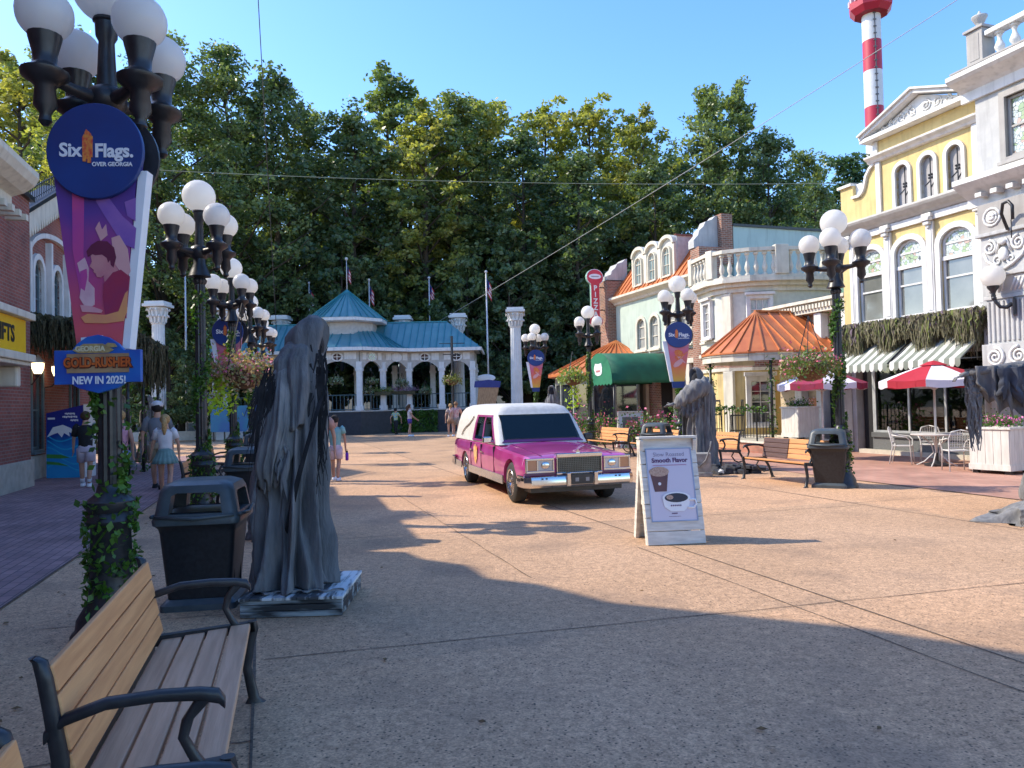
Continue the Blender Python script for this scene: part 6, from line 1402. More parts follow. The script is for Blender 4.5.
# ================================================================= cloaked statues
CLOTH = mat('grey_cloth', (.175, .175, .18), (.095, .097, .104), rough=.95, nscale=5, stretch=(2.5, 2.5, .7), bump=.5, bscale=22, lo=.3, hi=.7)
CLOTHL = mat('pale_grey_cloth', (.225, .223, .222), (.125, .127, .13), rough=.95, nscale=6, stretch=(2, 2, .6), bump=.5, bscale=22)
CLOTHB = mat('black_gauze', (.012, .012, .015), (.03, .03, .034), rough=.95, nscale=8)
DRYB = mat('dry_brushed_board', (.30, .34, .35), (.025, .028, .03), rough=.6, nscale=3.5, stretch=(.6, 3, 3), lo=.40, hi=.55, bump=.2)
def interp(T, z, k):
    for a, b in zip(T, T[1:]):
        if z <= b[0]: t = (z-a[0])/(b[0]-a[0]); t = max(0, min(1, t)); t = t*t*(3-2*t)*.5+t*.5; return a[k]+(b[k]-a[k])*t
    return T[-1][k]
def robe(name, T, parent, m, seed=0, na=200, nz=150, amp=1.0, nf=9, hem=.03, twist=.9):
    """T: list of (z, cx, rx, cy, ry)"""
    z0, z1 = T[0][0], T[-1][0]; mb = MB(); rings = []
    for i in range(nz+1):
        t = i/nz; zz = z0+(z1-z0)*t; cx, rx, cy, ry = [interp(T, zz, k) for k in (1, 2, 3, 4)]; ring = []
        A = amp*(.035+.085*(1-t)**1.2)*min(1, (1-t)*6+.15)
        for j in range(na):
            th = 2*math.pi*j/na; w1 = noise.noise(Vector((math.cos(th)*1.6+seed, math.sin(th)*1.6, zz*.9)))
            ph = th*nf+twist*math.sin(zz*2.1+seed)+2.2*w1; f1 = (1-abs(math.sin(ph*.5)))*1.6-.6
            f2 = math.sin(th*(nf*2+1)+seed*2+zz*1.7+3*w1); f3 = noise.noise(Vector((math.cos(th)*3.2, math.sin(th)*3.2+seed, zz*2.2)))
            f4 = noise.noise(Vector((math.cos(th)*9, math.sin(th)*9+seed, zz*3.5)))
            r = 1+A/max(rx, .12)*(.62*f1+.22*f2+.55*f3+.25*f4)
            dz = (hem*(math.sin(th*7+seed)+.8*f3) if i == 0 else 0)
            ring.append((cx+rx*r*math.cos(th), cy+ry*r*math.sin(th), zz+dz+.01*f4*(1-t)))
        rings.append(ring)
    mb.loft(rings, True, True); return mb.build(name, m, parent, smooth=True)
def hood(parent, c, face_az, s=1.0, m=None, lean=.0):
    """hood shell with a dark opening; face_az direction (deg) it looks towards"""
    mb = MB(); n = 40; rings = []; fa = R_(face_az); F = Vector((math.cos(fa), math.sin(fa), 0)); S = Vector((-math.sin(fa), math.cos(fa), 0)); C0 = Vector(c)
    prof = [(-.34, .13, .14), (-.26, .17, .175), (-.16, .168, .168), (-.05, .165, .15), (.06, .17, .15), (.14, .155, .135), (.20, .11, .10), (.235, .05, .05)]
    for k, (z, rf, rs) in enumerate(prof):
        ring = []
        for j in range(n):
            th = 2*math.pi*j/n; d = math.cos(th); q = rf*(1+.10*math.sin(th*5+k)+.06*math.sin(th*9-k)); sdx = rs*(1+.08*math.sin(th*7+k*.7))
            inn = 0
            if d > .70 and 1 <= k <= 5: inn = (d-.70)/.30*.20*(1-abs(k-3)*.12)
            if .52 < d <= .74 and 1 <= k <= 6: inn = -.035
            u_ = max(0, z+.02)/.255; ring.append(C0+F*(d*q-inn+.045*u_)*s+S*math.sin(th)*sdx*s+Vector((0, 0, (z-.05*u_*max(0, -d))*s)))
        rings.append(ring)
    mb.loft(rings); h = mb.build('hood', m or CLOTH, parent, smooth=True)
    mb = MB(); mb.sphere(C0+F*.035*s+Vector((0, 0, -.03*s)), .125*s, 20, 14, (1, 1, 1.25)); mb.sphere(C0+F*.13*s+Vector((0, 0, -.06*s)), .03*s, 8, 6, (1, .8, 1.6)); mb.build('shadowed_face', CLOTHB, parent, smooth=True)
    return h
def ribbons(parent, name, m, n, fn, w_=.02, seg=9):
    mb = MB()
    for i in range(n):
        P = fn(i, n); prev = None; wd = w_*random.uniform(.4, 1.3)
        for k, p in enumerate(P):
            p = Vector(p); d = (Vector(P[min(k+1, len(P)-1)])-Vector(P[max(k-1, 0)])).normalized(); s_ = d.cross(Vector((0, -1, .15))).normalized()*wd*(1-.7*k/len(P))
            q = (p+s_, p-s_)
            if prev: mb.poly([prev[0], prev[1], q[1], q[0]])
            prev = q
    return mb.build(name, m, parent)
def curtain(parent, name, m, A, B, Lf, sag=.0, n=90, nz=30, fold=.045, nf=9, out=(0, -1, 0), seed=0, thick=.008, jag=.1):
    mb = MB(); A = Vector(A); B = Vector(B); O = Vector(out); rows = []
    for k in range(nz+1):
        t = k/nz; row = []
        for i in range(n+1):
            u = i/n; L_ = Lf(u)*(1+jag*(abs(((u*7.3+seed) % 1)-.5)*2-.5)); p = A.lerp(B, u)+Vector((0, 0, -sag*math.sin(math.pi*u)))
            f = fold*(.25+.9*t)*(math.sin(u*nf*2*math.pi+1.6*noise.noise(Vector((u*4, t*1.5, seed))))+.5*noise.noise(Vector((u*11, t*3, seed))))
            row.append(p+Vector((0, 0, -L_*t))+O*f+(B-A).normalized()*.03*noise.noise(Vector((u*5, t*4, seed+3)))*t*3)
        rows.append(row)
    mb.loft(rows, close=False); return mb.build(name, m, parent, smooth=True, solid=thick)
def rubble(parent, name, m, c, n, R0, h, seed=1, flat=.5):
    rnd = random.Random(seed)
    mb = MB()
    for i in range(n):
        a = rnd.uniform(0, 6.28); r = R0*rnd.random()**.6; M = Matrix.Translation((c[0]+r*math.cos(a), c[1]+r*math.sin(a)*flat, rnd.uniform(.02, h))) @ Matrix.Rotation(rnd.uniform(0, 3), 4, 'Z') @ Matrix.Rotation(rnd.uniform(-.4, .4), 4, 'X')
        s = rnd.uniform(.05, .12); mb.box(-s*1.4, s*1.4, -s, s, -s*.5, s*.6, M)
    return mb.build(name, m, parent, bevel=.015)
# --- big statue in the foreground
SX, SY = -1.92, 6.40
S1 = thing('cloaked_statue', 'tall grey cloaked statue with hood and black gauze in the left foreground', 'statue', (SX, SY, .16), 0, None)
T = [(0.0, .015, .29, 0, .31), (.22, .02, .27, 0, .29), (.75, .04, .235, 0, .25), (1.05, .07, .22, 0, .225), (1.4, .10, .205, 0, .215), (1.66, .105, .20, 0, .215), (1.86, .115, .18, 0, .20), (1.98, .13, .17, 0, .16), (2.06, .15, .11, 0, .11)]
robe('robe', T, S1, CLOTH, 3.1, amp=1.25)
hood(S1, (.165, 0, 2.05), 0, .98)
# cape over the shoulder
T2 = [(1.34, .08, .165, -.03, .25), (1.5, .085, .175, -.02, .255), (1.72, .095, .18, -.01, .26), (1.88, .09, .185, 0, .235), (1.98, .115, .155, 0, .19), (2.05, .13, .12, 0, .13)]
robe('cape', T2, S1, CLOTH, 7.7, nz=60, amp=.5, nf=5, hem=.06)
# sleeve with zig-zag cascade on the near side
T3 = [(.90, -.07, .085, -.27, .05), (1.0, -.06, .10, -.27, .07), (1.18, -.02, .105, -.27, .08), (1.38, .02, .10, -.26, .09), (1.6, .03, .09, -.22, .09), (1.78, .03, .085, -.17, .08), (1.88, .05, .06, -.12, .06)]
robe('sleeve', T3, S1, CLOTHL, 1.9, na=120, nz=80, amp=.65, nf=4, hem=.06)
curtain(S1, 'sleeve_drape', CLOTHL, (.0, -.30, 1.42), (-.13, -.26, 1.26), lambda u: .2+.26*u, n=60, fold=.035, nf=3, seed=2, jag=.5)
curtain(S1, 'sleeve_drape', CLOTH, (.08, -.29, 1.38), (-.02, -.31, 1.30), lambda u: .52-.25*u, n=60, fold=.03, nf=2, seed=5, jag=.5)
# gauze: from the hood opening, down the front and diagonally across the robe
def g1(i, n):
    a = random.uniform(-.08, .06); z0 = 2.02-random.random()*.5; L_ = random.uniform(.25, .95); b = random.uniform(-.03, .03); return [(.30+a*.3+b+.03*math.sin(k*.8+i), -.10+a+.01*math.cos(k+i), z0-L_*k/8) for k in range(9)]
ribbons(S1, 'black_gauze', CLOTHB, 75, g1, .008)
def g2(i, n):
    o = random.uniform(-.05, .05); st = random.random()*.4; o += .02*math.sin(i); return [(.33-.05*math.sin(t*3)-.36*t**1.6+o*.5, -.15-.16*math.sin(math.pi*min(1, t+.15))-.05*t+abs(o)*.1, 1.55-1.35*t+o) for t in [st+.6*k/8 for k in range(9)]]
ribbons(S1, 'gauze_scarf', CLOTHB, 80, g2, .007)
def g3(i, n):
    o = random.uniform(-.10, .04); L_ = random.uniform(.15, .85)*(1-abs(o+.03)*3); z0 = 1.86-abs(o+.01)*1.3-random.random()*.15; return [(-.05+o-.11*t+.012*math.sin(4*t+i), -.285+.03*t-abs(o)*.3+.012*math.sin(5*t+i*2), z0-L_*t) for t in [k/7 for k in range(8)]]
ribbons(S1, 'gauze_over_arm', CLOTHB, 75, g3, .007)
PD = thing('statue_plinth', 'low black and white brushed wooden plinth under the big cloaked statue', 'plinth', (-1.80, 6.42, 0), R_(2))
mb = MB()
for k, (z0, z1) in enumerate(((.005, .05), (.055, .10), (.105, .135))): mb.box(-.40, .40, -.46, .44, z0, z1)
mb.build('side_planks', DRYB, PD, bevel=.004)
mb = MB()
for k in range(9): mb.box(-.41+k*.0914, -.322+k*.0914, -.47, .45, .136, .158)
mb.build('top_planks', mat('white_brushed_plank', (.60, .62, .62), (.05, .055, .06), rough=.6, nscale=3, stretch=(5, .8, 1), lo=.44, hi=.56), PD, bevel=.003)
curtain(PD, 'trailing_cloth', CLOTHL, (-.25, -.38, .185), (.38, -.30, .175), lambda u: .012, n=40, nz=3, fold=.03, nf=4, seed=8)
# --- statue on the right with raised draped arm
p = G(703, 470); S2 = thing('cloaked_statue', 'grey cloaked statue raising a draped arm beside the right benches', 'statue', (p[0], p[1]+.15, .10), R_(-20))
T = [(0.0, 0, .36, 0, .32), (.3, 0, .33, 0, .29), (.8, .02, .29, 0, .25), (1.3, .03, .27, 0, .24), (1.65, .03, .29, 0, .22), (1.85, .02, .25, 0, .20), (1.98, .0, .17, 0, .16), (2.08, -.02, .1, 0, .1)]
robe('robe', T, S2, CLOTHL, 12.3, amp=1.5, nf=8); hood(S2, (-.03, -.02, 2.06), 240, 1.0, CLOTH)
TA = [Vector((.22, -.18, 1.86)), Vector((.0, -.34, 1.78)), Vector((-.28, -.40, 1.62)), Vector((-.50, -.42, 1.46))]
mb = MB(); rings = []
for k in range(41):
    t = k/40*3; i = min(2, int(t)); c = TA[i].lerp(TA[i+1], t-i); R0 = .17+.05*math.sin(math.pi*k/40)-.06*(k/40)**2
    rings.append([c+Vector((.35*math.cos(a)*R0, -math.cos(a)*R0*.8, math.sin(a)*R0*(1.15)))*(1+.055*math.sin(k*1.1+2.2*math.sin(a*1.0+k*.1))+.09*noise.noise(Vector((k*.22, math.cos(a)*1.5, math.sin(a)*1.5)))*2+.05*math.sin(a*5+k*.3)) for a in [2*math.pi*j/28 for j in range(28)]])
mb.loft(rings); mb.build('raised_sleeve', CLOTHL, S2, smooth=True)
curtain(S2, 'sleeve_drape', CLOTH, (-.38, -.46, 1.5), (.1, -.36, 1.66), lambda u: .25+.16*math.sin(math.pi*u), n=60, fold=.04, nf=4, seed=3, jag=.4)
curtain(S2, 'hanging_sleeve', CLOTHL, (.26, -.12, 1.7), (.34, .1, 1.66), lambda u: .95, n=50, fold=.05, nf=2, seed=6, jag=.2)
curtain(S2, 'hanging_sleeve', CLOTH, (-.40, -.1, 1.52), (-.30, .05, 1.55), lambda u: 1.05, n=50, fold=.04, nf=2, seed=7, jag=.2)
mb = MB(); mb.tube([(-.52, -.43, 1.46), (-.62, -.44, 1.42), (-.70, -.46, 1.43)], [.035, .04, .02], 8)
for k in range(4): mb.tube([(-.66, -.46+.022*k, 1.42), (-.72, -.48+.03*k, 1.41-.01*k), (-.76, -.48+.03*k, 1.38)], [.012, .011, .006], 6)
mb.tube([(-.62, -.43, 1.43), (-.65, -.40, 1.47), (-.69, -.40, 1.48)], [.014, .012, .007], 6); mb.build('hand', CLOTHL, S2, smooth=True)
q = G(701, 476); SB = thing('stone_block', 'pale grey stone block at the feet of the statue beside the right benches', 'block', (q[0]-.05, q[1]-.05, 0), R_(-12)); mb = MB(); mb.box(-.25, .25, -.18, .18, 0, .50); mb.box(-.27, .27, -.2, .2, 0, .10); mb.build('block', mat('pale_stone', (.34, .33, .31), (.20, .20, .19), rough=.9, nscale=7, bump=.5), SB, bevel=.02)
mb = MB(); mb.tube([(-.16, -.205, .36), (0, -.21, .22), (.14, -.205, .36), (.24, -.19, .62), (.26, -.15, .75)], .02, 6); mb.build('draped_chain', CLOTHL, SB, smooth=True)
q = G(722, 474); RU = thing('plinth_rubble', 'dark broken boards and cloth heaped around the right statue', 'rubble', (q[0]+.1, q[1]+.25, 0), R_(-15)); rubble(RU, 'broken_boards', mat('dark_board', (.05, .055, .065), (.02, .02, .025), rough=.8, nscale=6), (0, 0), 34, .85, .16, 4, .45); rubble(RU, 'pale_offcut', SW, (-.1, -.38), 2, .05, .06, 9, .3)
# --- statue at the right edge of the picture
p = AT(1062, 384, 10.4); S3 = thing('cloaked_statue', 'cloaked statue at the right picture edge stretching out an arm hung with torn grey cloth', 'statue', (p[0], p[1], .12), R_(-8))
T = [(0.0, 0, .42, 0, .34), (.4, 0, .36, 0, .30), (1.0, .02, .30, 0, .26), (1.5, .02, .28, 0, .24), (1.8, .0, .27, 0, .21), (1.95, .0, .18, 0, .16), (2.06, 0, .1, 0, .1)]
robe('robe', T, S3, CLOTHL, 21.5, amp=1.4); hood(S3, (-.04, -.02, 2.08), 215, 1.0, CLOTH)
mb = MB(); mb.tube([(-.15, -.1, 1.88), (-.6, -.14, 1.87), (-1.0, -.16, 1.84), (-1.28, -.17, 1.80)], [.11, .085, .06, .045], 14); mb.build('sleeve', CLOTH, S3, smooth=True)
curtain(S3, 'arm_drape', CLOTH, (-1.20, -.20, 1.90), (-.1, -.24, 2.02), lambda u: .30+.38*math.sin(math.pi*min(1, u*1.05)), n=110, fold=.055, nf=6, seed=11, jag=.25, sag=.05)
curtain(S3, 'arm_drape', mat('blue_grey_cloth', (.065, .075, .10), (.03, .035, .05), rough=.95, nscale=6), (-.95, -.28, 1.86), (-.15, -.28, 1.9), lambda u: .35+.35*u, n=80, fold=.06, nf=4, seed=12, jag=.3)
def g4(i, n):
    x = -1.30+.16*random.random(); L_ = random.uniform(.35, 1.15); return [(x+.02*math.sin(k+i), -.17+random.uniform(-.04, .04), 1.86-L_*k/8) for k in range(9)]
ribbons(S3, 'torn_cloth_strips', CLOTH, 60, g4, .02)
mb = MB(); mb.tube([(-1.28, -.17, 1.8), (-1.38, -.17, 1.77)], [.04, .03], 8)
for k in range(4): mb.tube([(-1.36, -.20+.022*k, 1.77), (-1.44, -.21+.026*k, 1.74), (-1.47, -.21+.026*k, 1.69)], [.012, .01, .006], 6)
mb.build('hand', CLOTHL, S3, smooth=True)
q = G(1015, 525); HP = thing('cloth_heap', 'heap of grey cloth and boards on the paving at the right picture edge', 'cloth heap', (q[0]+.42, q[1]+.2, 0))
mb = MB(); n = 60; rings = []
for k in range(22):
    t = k/21; rings.append([((.62-.58*t)*(1+.18*math.sin(3*a+4*t)+.12*math.sin(7*a-6*t)+.3*noise.noise(Vector((math.cos(a)*2, math.sin(a)*2, t*3))))*math.cos(a), (.5-.46*t)*(1+.15*math.sin(5*a+2*t))*math.sin(a), .30*t**.8+.05*math.sin(t*9+3*a)*(1-t)*(t > 0)) for a in [2*math.pi*j/n for j in range(n)]])
mb.loft(rings); mb.build('crumpled_cloth', CLOTHL, HP, smooth=True)
curtain(HP, 'cloth_fold', CLOTH, (-.5, -.42, .22), (.3, -.5, .30), lambda u: .18, n=60, nz=12, fold=.05, nf=4, seed=14, jag=.4)
mb = MB(); mb.bar((-.35, -.52, .03), (.3, -.38, .34), .16, .02); mb.bar((-.2, -.3, .3), (.5, -.35, .34), .2, .03); mb.build('board', mat('grey_board', (.24, .25, .26), (.14, .15, .16), rough=.8, nscale=6), HP)
# --- further statues
def far_statue(p, rz, label, s=1.0, seed=5, az=250):
    t = thing('cloaked_statue', label, 'statue', (p[0], p[1], 0), rz); t.scale = (s, s, s)
    robe('robe', [(0.0, 0, .36, 0, .32), (.4, 0, .32, 0, .28), (1.2, 0, .25, 0, .22), (1.7, 0, .28, 0, .21), (1.95, 0, .17, 0, .16), (2.06, 0, .1, 0, .1)], t, CLOTHL, seed, na=80, nz=60, amp=1.3); hood(t, (0, -.02, 2.08), az, 1.0, CLOTHL); return t
far_statue((-3.05, 9.6), 0, 'pale grey cloaked statue almost hidden behind the big foreground statue', .86, 31, 200)
far_statue(AT(553, 430, 29.5), 0, 'silver grey cloaked statue showing above the bonnet of the hearse', 1.0, 41)
far_statue(G(122, 468), 0, 'dim grey cloaked statue under the moss canopy, left one', .95, 51); far_statue(G(150, 462), 0, 'dim grey cloaked statue under the moss canopy, behind the man with the cap', .95, 61)
# ================================================================= hearse
MAGP = mat('magenta_paint', (.52, .05, .28), (.40, .025, .20), rough=.3, nscale=2.2, metal=.2, coat=1.0)
CHR = mat('chrome', (.66, .64, .62), (.56, .55, .54), rough=.16, metal=1, nscale=3); WVN = mat('white_vinyl_roof', (.60, .59, .55), (.52, .51, .47), rough=.5, nscale=12, bump=.1)
SILV = mat('silver_rocker', (.62, .60, .58), (.55, .53, .5), rough=.25, metal=.8); TYRE = mat('tyre_rubber', (.018, .018, .018), (.03, .028, .026), rough=.8, nscale=10); CARG = mat('car_glass', (.018, .035, .038), (.03, .05, .05), rough=.06, nscale=1.5, spec=.5)
LENS = glassmat('lamp_lens', (.55, .55, .52), .1); AMB = glassmat('amber_lens', (.55, .25, .12), .15); PURD = mat('deep_purple', (.09, .005, .10), rough=.3, coat=.8)
A_ = Vector(G(520, 502)); B_ = Vector(G(603, 497)); 
fw = Vector((.270, -.9629, 0)); lf = Vector((.9629, .270, 0))      # forward, car's left is image right
org = A_ + lf*.73 - Vector((0, 0, A_.z))
H = thing('hearse', 'magenta hearse with white vinyl roof and chrome front parked on the plaza', 'hearse', (org.x, org.y, 0), math.atan2(fw.y, fw.x)); H.scale = (.965, .965, .975)
def sec(x, hw, zs, zt, zb):
    half = [(0, zb), (hw*.84, zb), (hw*.96, zb+.06), (hw*.99, zb+.2), (hw, (zb+zs)/2+.03), (hw*.992, zs-.14), (hw*.965, zs-.035), (hw*.92, zs), (hw*.80, zs+.004), (hw*.66, zt-.012), (hw*.35, zt), (0, zt+.008)]
    return [(x, y, z) for y, z in half]+[(x, -y, z) for y, z in half[-2:0:-1]]
ST = [(.90, .90, .795, .80, .40), (.86, .915, .815, .825, .36), (.6, .925, .835, .86, .30), (.2, .932, .85, .89, .27), (-.3, .937, .872, .92, .25), (-.80, .94, .895, .955, .24), (-1.0, .94, .915, .96, .24), (-2.2, .94, .925, .955, .24), (-3.65, .94, .93, .955, .25), (-4.5, .93, .925, .95, .28), (-4.98, .90, .91, .93, .36), (-5.06, .86, .88, .90, .42)]
mb = MB(); mb.loft([sec(*s) for s in ST]); body = mb.build('body', MAGP, H)
cs = []
for x in (0, -3.65):
    for s in (-1, 1):
        mb = MB(); M = Matrix.Rotation(math.pi/2, 4, 'X'); ang = [(.41*math.cos(2*math.pi*k/28)*1.02, .345+.40*math.sin(2*math.pi*k/28)*(1 if x == 0 else .86)) for k in range(28)]
        mb.prism([(x+a, b) for a, b in ang], s*.62, s*1.2); cs.append(mb.build('c', TYRE, None))
for c in cs: c.parent = H
bpy.context.view_layer.update(); boolean(body, cs); smooth_by_angle(body.data, 28)
bv = body.modifiers.new('bevel', 'BEVEL'); bv.width = .008; bv.segments = 2; bv.limit_method = 'ANGLE'; bv.angle_limit = R_(50)
# roof
def plan(xf, xr, hw, z, r):
    L_ = xf-xr; cx = (xf+xr)/2; return [(cx+a, b, z) for a, b, _ in rr(L_, hw*2, r, 5)]
mb = MB(); mb.loft([plan(-.92, -4.93, .89, .93, .10), plan(-1.04, -4.90, .875, 1.05, .12), plan(-1.28, -4.82, .835, 1.30, .14), plan(-1.46, -4.76, .79, 1.47, .16), plan(-1.52, -4.70, .765, 1.54, .2), plan(-1.56, -4.62, .72, 1.61, .24), plan(-1.70, -4.5, .60, 1.665, .28), plan(-2.0, -4.2, .36, 1.69, .2)])
rf = mb.build('roof', WVN, H); smooth_by_angle(rf.data, 40)
# hollow cabin behind the glass
mb = MB(); mb.prism([(-.70, .985), (-1.20, 1.475), (-3.02, 1.475), (-3.02, .985)], -.72, .72); k1 = mb.build('c', WVN, None); k1.parent = H
mb = MB(); mb.prism([(-1.24, 1.0), (-1.60, 1.43), (-2.78, 1.43), (-2.88, 1.0)], -1.1, 1.1); k2 = mb.build('c', WVN, None); k2.parent = H
bpy.context.view_layer.update(); boolean(rf, [k1, k2]); smooth_by_angle(rf.data, 40)
CABD_ = mat('cabin_trim', (.10, .06, .07), (.06, .04, .045), rough=.8, nscale=8)
mb = MB(); mb.box(-3.0, -.98, -.70, .70, .97, .976); mb.box(-1.22, -1.0, -.68, .68, .976, 1.03); cb_ = mb.build('cabin_floor', CABD_, H)
for s in (-1, 1):
    mb = MB(); mb.box(-1.98, -1.84, s*.36-.24, s*.36+.24, .98, 1.22); mb.box(-1.97, -1.88, s*.36-.13, s*.36+.13, 1.225, 1.34); mb.build('seat', mat('seat_cloth', (.22, .14, .15), (.16, .10, .11), rough=.85, nscale=10), H, bevel=.03)
mb = MB(); mb.tube([(-1.32+.05*math.sin(a*.5236), .36+.17*math.cos(a*.5236), 1.08+.15*math.sin(a*.5236)) for a in range(13)], .013, 6); mb.build('steering_wheel', BLACKM, H, smooth=True)
CARG2 = clearglass('tinted_car_glass', .42)
for n_ in CARG2.node_tree.nodes:
    if n_.type == 'BSDF_GLOSSY': n_.inputs[0].default_value = (.62, .66, .62, 1)
# windscreen on the raked front face
def fq(y0, y1, z0, z1, d):
    q = []
    for (y, z) in ((y0, z0), (y1, z0)): q.append((-1.04-(z-1.05)*.96+d, y, z+d*.6))
    for (y, z) in ((y1*.93, z1), (y0*.93, z1)): q.append((-1.04-(z-1.05)*.96+d, y, z+d*.6))
    return q
def slab(mb, q, nrm, th):
    n = Vector(nrm).normalized()*th; a = [Vector(p) for p in q]; mb.loft([a, [p+n for p in a]])
fnv = (.72, 0, .69)
mb = MB(); slab(mb, fq(-.76, .76, 1.0, 1.46, .0), fnv, .008); ws = mb.build('windscreen', CARG2, H)
mb = MB(); slab(mb, fq(-.80, .80, .965, 1.005, .0), fnv, .02); mb.build('windscreen_trim', PURD, ws)
mb = MB()
for s in (-1, 1): mb.bar((-1.02, s*.1+.1, 1.02), (-1.16, s*.35+.35*s, 1.10), .012, .012)
mb.build('wiper', BLACKM, ws)
# side glass and magenta door frames
def sy(z): return .875-(z-1.05)*.16 if z < 1.30 else .835-(z-1.30)*.265
def side(mb, x0b, x1b, x0t, x1t, z0, z1, s, d, th=.01):
    if z1 <= 1.30 or z0 >= 1.30:
        slab(mb, [(x0b, s*(sy(z0)+d), z0), (x1b, s*(sy(z0)+d), z0), (x1t, s*(sy(z1)+d), z1), (x0t, s*(sy(z1)+d), z1)], (0, s, .15), th); return
    a = [(x0b, s*(sy(z0)+d), z0), (x1b, s*(sy(z0)+d), z0)]; m0 = 1.30; t = (m0-z0)/(z1-z0)
    xm0 = x0b+(x0t-x0b)*t; xm1 = x1b+(x1t-x1b)*t
    m_ = [(xm1, s*(sy(m0)+d), m0), (xm0, s*(sy(m0)+d), m0)]; tp = [(x1t, s*(sy(z1)+d), z1), (x0t, s*(sy(z1)+d), z1)]
    for q in ([a[0], a[1], m_[0], m_[1]], [m_[1], m_[0], tp[0], tp[1]]): slab(mb, q, (0, s, .15), th)
for s in (-1, 1):
    mb = MB(); side(mb, -1.12, -3.02, -1.15, -3.01, .95, .985, s, .002, .014); side(mb, -1.57, -2.88, -1.60, -2.86, 1.431, 1.47, s, .002, .014); side(mb, -1.15, -1.24, -1.57, -1.63, .986, 1.43, s, .002, .014); side(mb, -2.07, -2.15, -2.07, -2.15, .986, 1.43, s, .002, .014); side(mb, -2.85, -3.01, -2.74, -2.88, .986, 1.43, s, .002, .014); df = mb.build('door_frame', MAGP, H)
    mb = MB(); side(mb, -1.24, -2.07, -1.63, -2.07, .987, 1.43, s, .004, .004); side(mb, -2.15, -2.85, -2.15, -2.74, .987, 1.43, s, .004, .004); mb.build('side_window', CARG2, df)
    mb = MB(); 
    P = [(-3.18, 1.44), (-3.28, 1.36), (-3.5, 1.27), (-3.8, 1.2), (-4.0, 1.12), (-4.12, 1.02)]; mb.tube([(x, s*(sy(z)+.018), z) for x, z in P], .014, 6); mb.build('landau_bar', CHR, H, smooth=True)
    mb = MB(); mb.box(-3.24, -.44, s*.928, s*.951, .275, .43); mb.box(-4.94, -4.05, s*.915, s*.942, .30, .44); mb.box(.42, .80, s*.915, s*.938, .36, .44); mb.build('rocker_trim', SILV, H, bevel=.006)
    mb = MB(); mb.box(-4.9, .84, s*.926, s*.948, .60, .625) if False else None
    for x in (-1.08, -2.11, -3.05): mb.box(x-.006, x+.006, s*.90, s*.9445, .43, .90)
    mb.build('door_seam', BLACKM, H)
    mb = MB()
    for x in (-1.98, -2.92): mb.bar((x-.09, s*.962, .76), (x+.09, s*.962, .76), .022, .03)
    sep(mb.build('door_handle', CHR, H, bevel=.004))
    mb = MB(); mb.cbox((-1.25, s*1.02, 1.02), .09, .17, .12); mb.bar((-1.25, s*.89, .98), (-1.25, s*.97, 1.0), .05, .04); mb.build('wing_mirror', CHR if s < 0 else BLACKM, H, bevel=.02)
mb = MB(); mb.prism([(-.98, .96), (-.86, .93), (.55, .868), (.86, .83), (.86, .80), (-.98, .90)], -.012, .012); mb.build('bonnet_crease', MAGP, H, bevel=.005)
mb = MB()
for s in (-1, 1): mb.box(-.92, .84, s*.60-.004, s*.60+.004, .80, .857) if False else None; mb.bar((.84, s*.615, .832), (-.9, s*.655, .945), .008, .012)
mb.build('bonnet_gap', PURD, H)
# grille
GX = .90
mb = MB(); mb.box(GX-.06, GX+.045, -.40, .40, .52, .56); mb.box(GX-.06, GX+.06, -.40, .40, .80, .865); mb.box(GX-.06, GX+.05, -.40, -.375, .56, .80); mb.box(GX-.06, GX+.05, .375, .40, .56, .80); gr = mb.build('grille', CHR, H, bevel=.01)
mb = MB(); mb.box(GX-.05, GX+.01, -.375, .375, .56, .80); mb.build('grille_back', BLACKM, gr)
mb = MB()
for i in range(25): y = -.372+i*.031; mb.box(GX+.011, GX+.03, y-.004, y+.004, .56, .80)
for i in range(8): z = .575+i*.03; mb.box(GX+.012, GX+.026, -.375, .375, z-.004, z+.004)
mb.build('grille_mesh', mat('dark_chrome', (.16, .17, .17), rough=.3, metal=.9), gr)
mb = MB(); mb.prism([(-.03, .865), (.03, .865), (.045, .90), (.02, .885), (0, .93), (-.02, .885), (-.045, .90)], -.004, .004, 'YZ', Matrix.Translation((.88, 0, 0))); mb.build('bonnet_emblem', CHR, H)
for s in (-1, 1):
    mb = MB(); y0, y1 = .43*s, .91*s; ya, yb = min(y0, y1), max(y0, y1)
    mb.box(GX-.04, GX+.035, ya, yb, .765, .80); mb.box(GX-.04, GX+.035, ya, yb, .565, .60); mb.box(GX-.04, GX+.035, ya, ya+.03, .6, .765); mb.box(GX-.04, GX+.035, yb-.03, yb, .6, .765); ym = s*.715; mb.box(GX-.04, GX+.03, ym-.015, ym+.015, .6, .765); hl = mb.build('headlight', CHR, H, bevel=.006)
    mb = MB(); mb.box(GX+.0, GX+.022, min(s*.46, s*.70), max(s*.46, s*.70), .603, .762); mb.build('lens', LENS, hl)
    mb = MB(); mb.sphere((GX+.018, s*.58, .683), .065, 14, 8, (.3, 1.2, 1)); mb.build('reflector', CHR, hl, smooth=True)
    mb = MB(); mb.box(GX+.0, GX+.024, min(s*.73, s*.88), max(s*.73, s*.88), .603, .762); mb.build('turn_signal', AMB, hl)
mb = MB(); mb.box(GX-.05, GX+.012, -.93, .93, .522, .56); mb.build('front_filler', PURD, H)
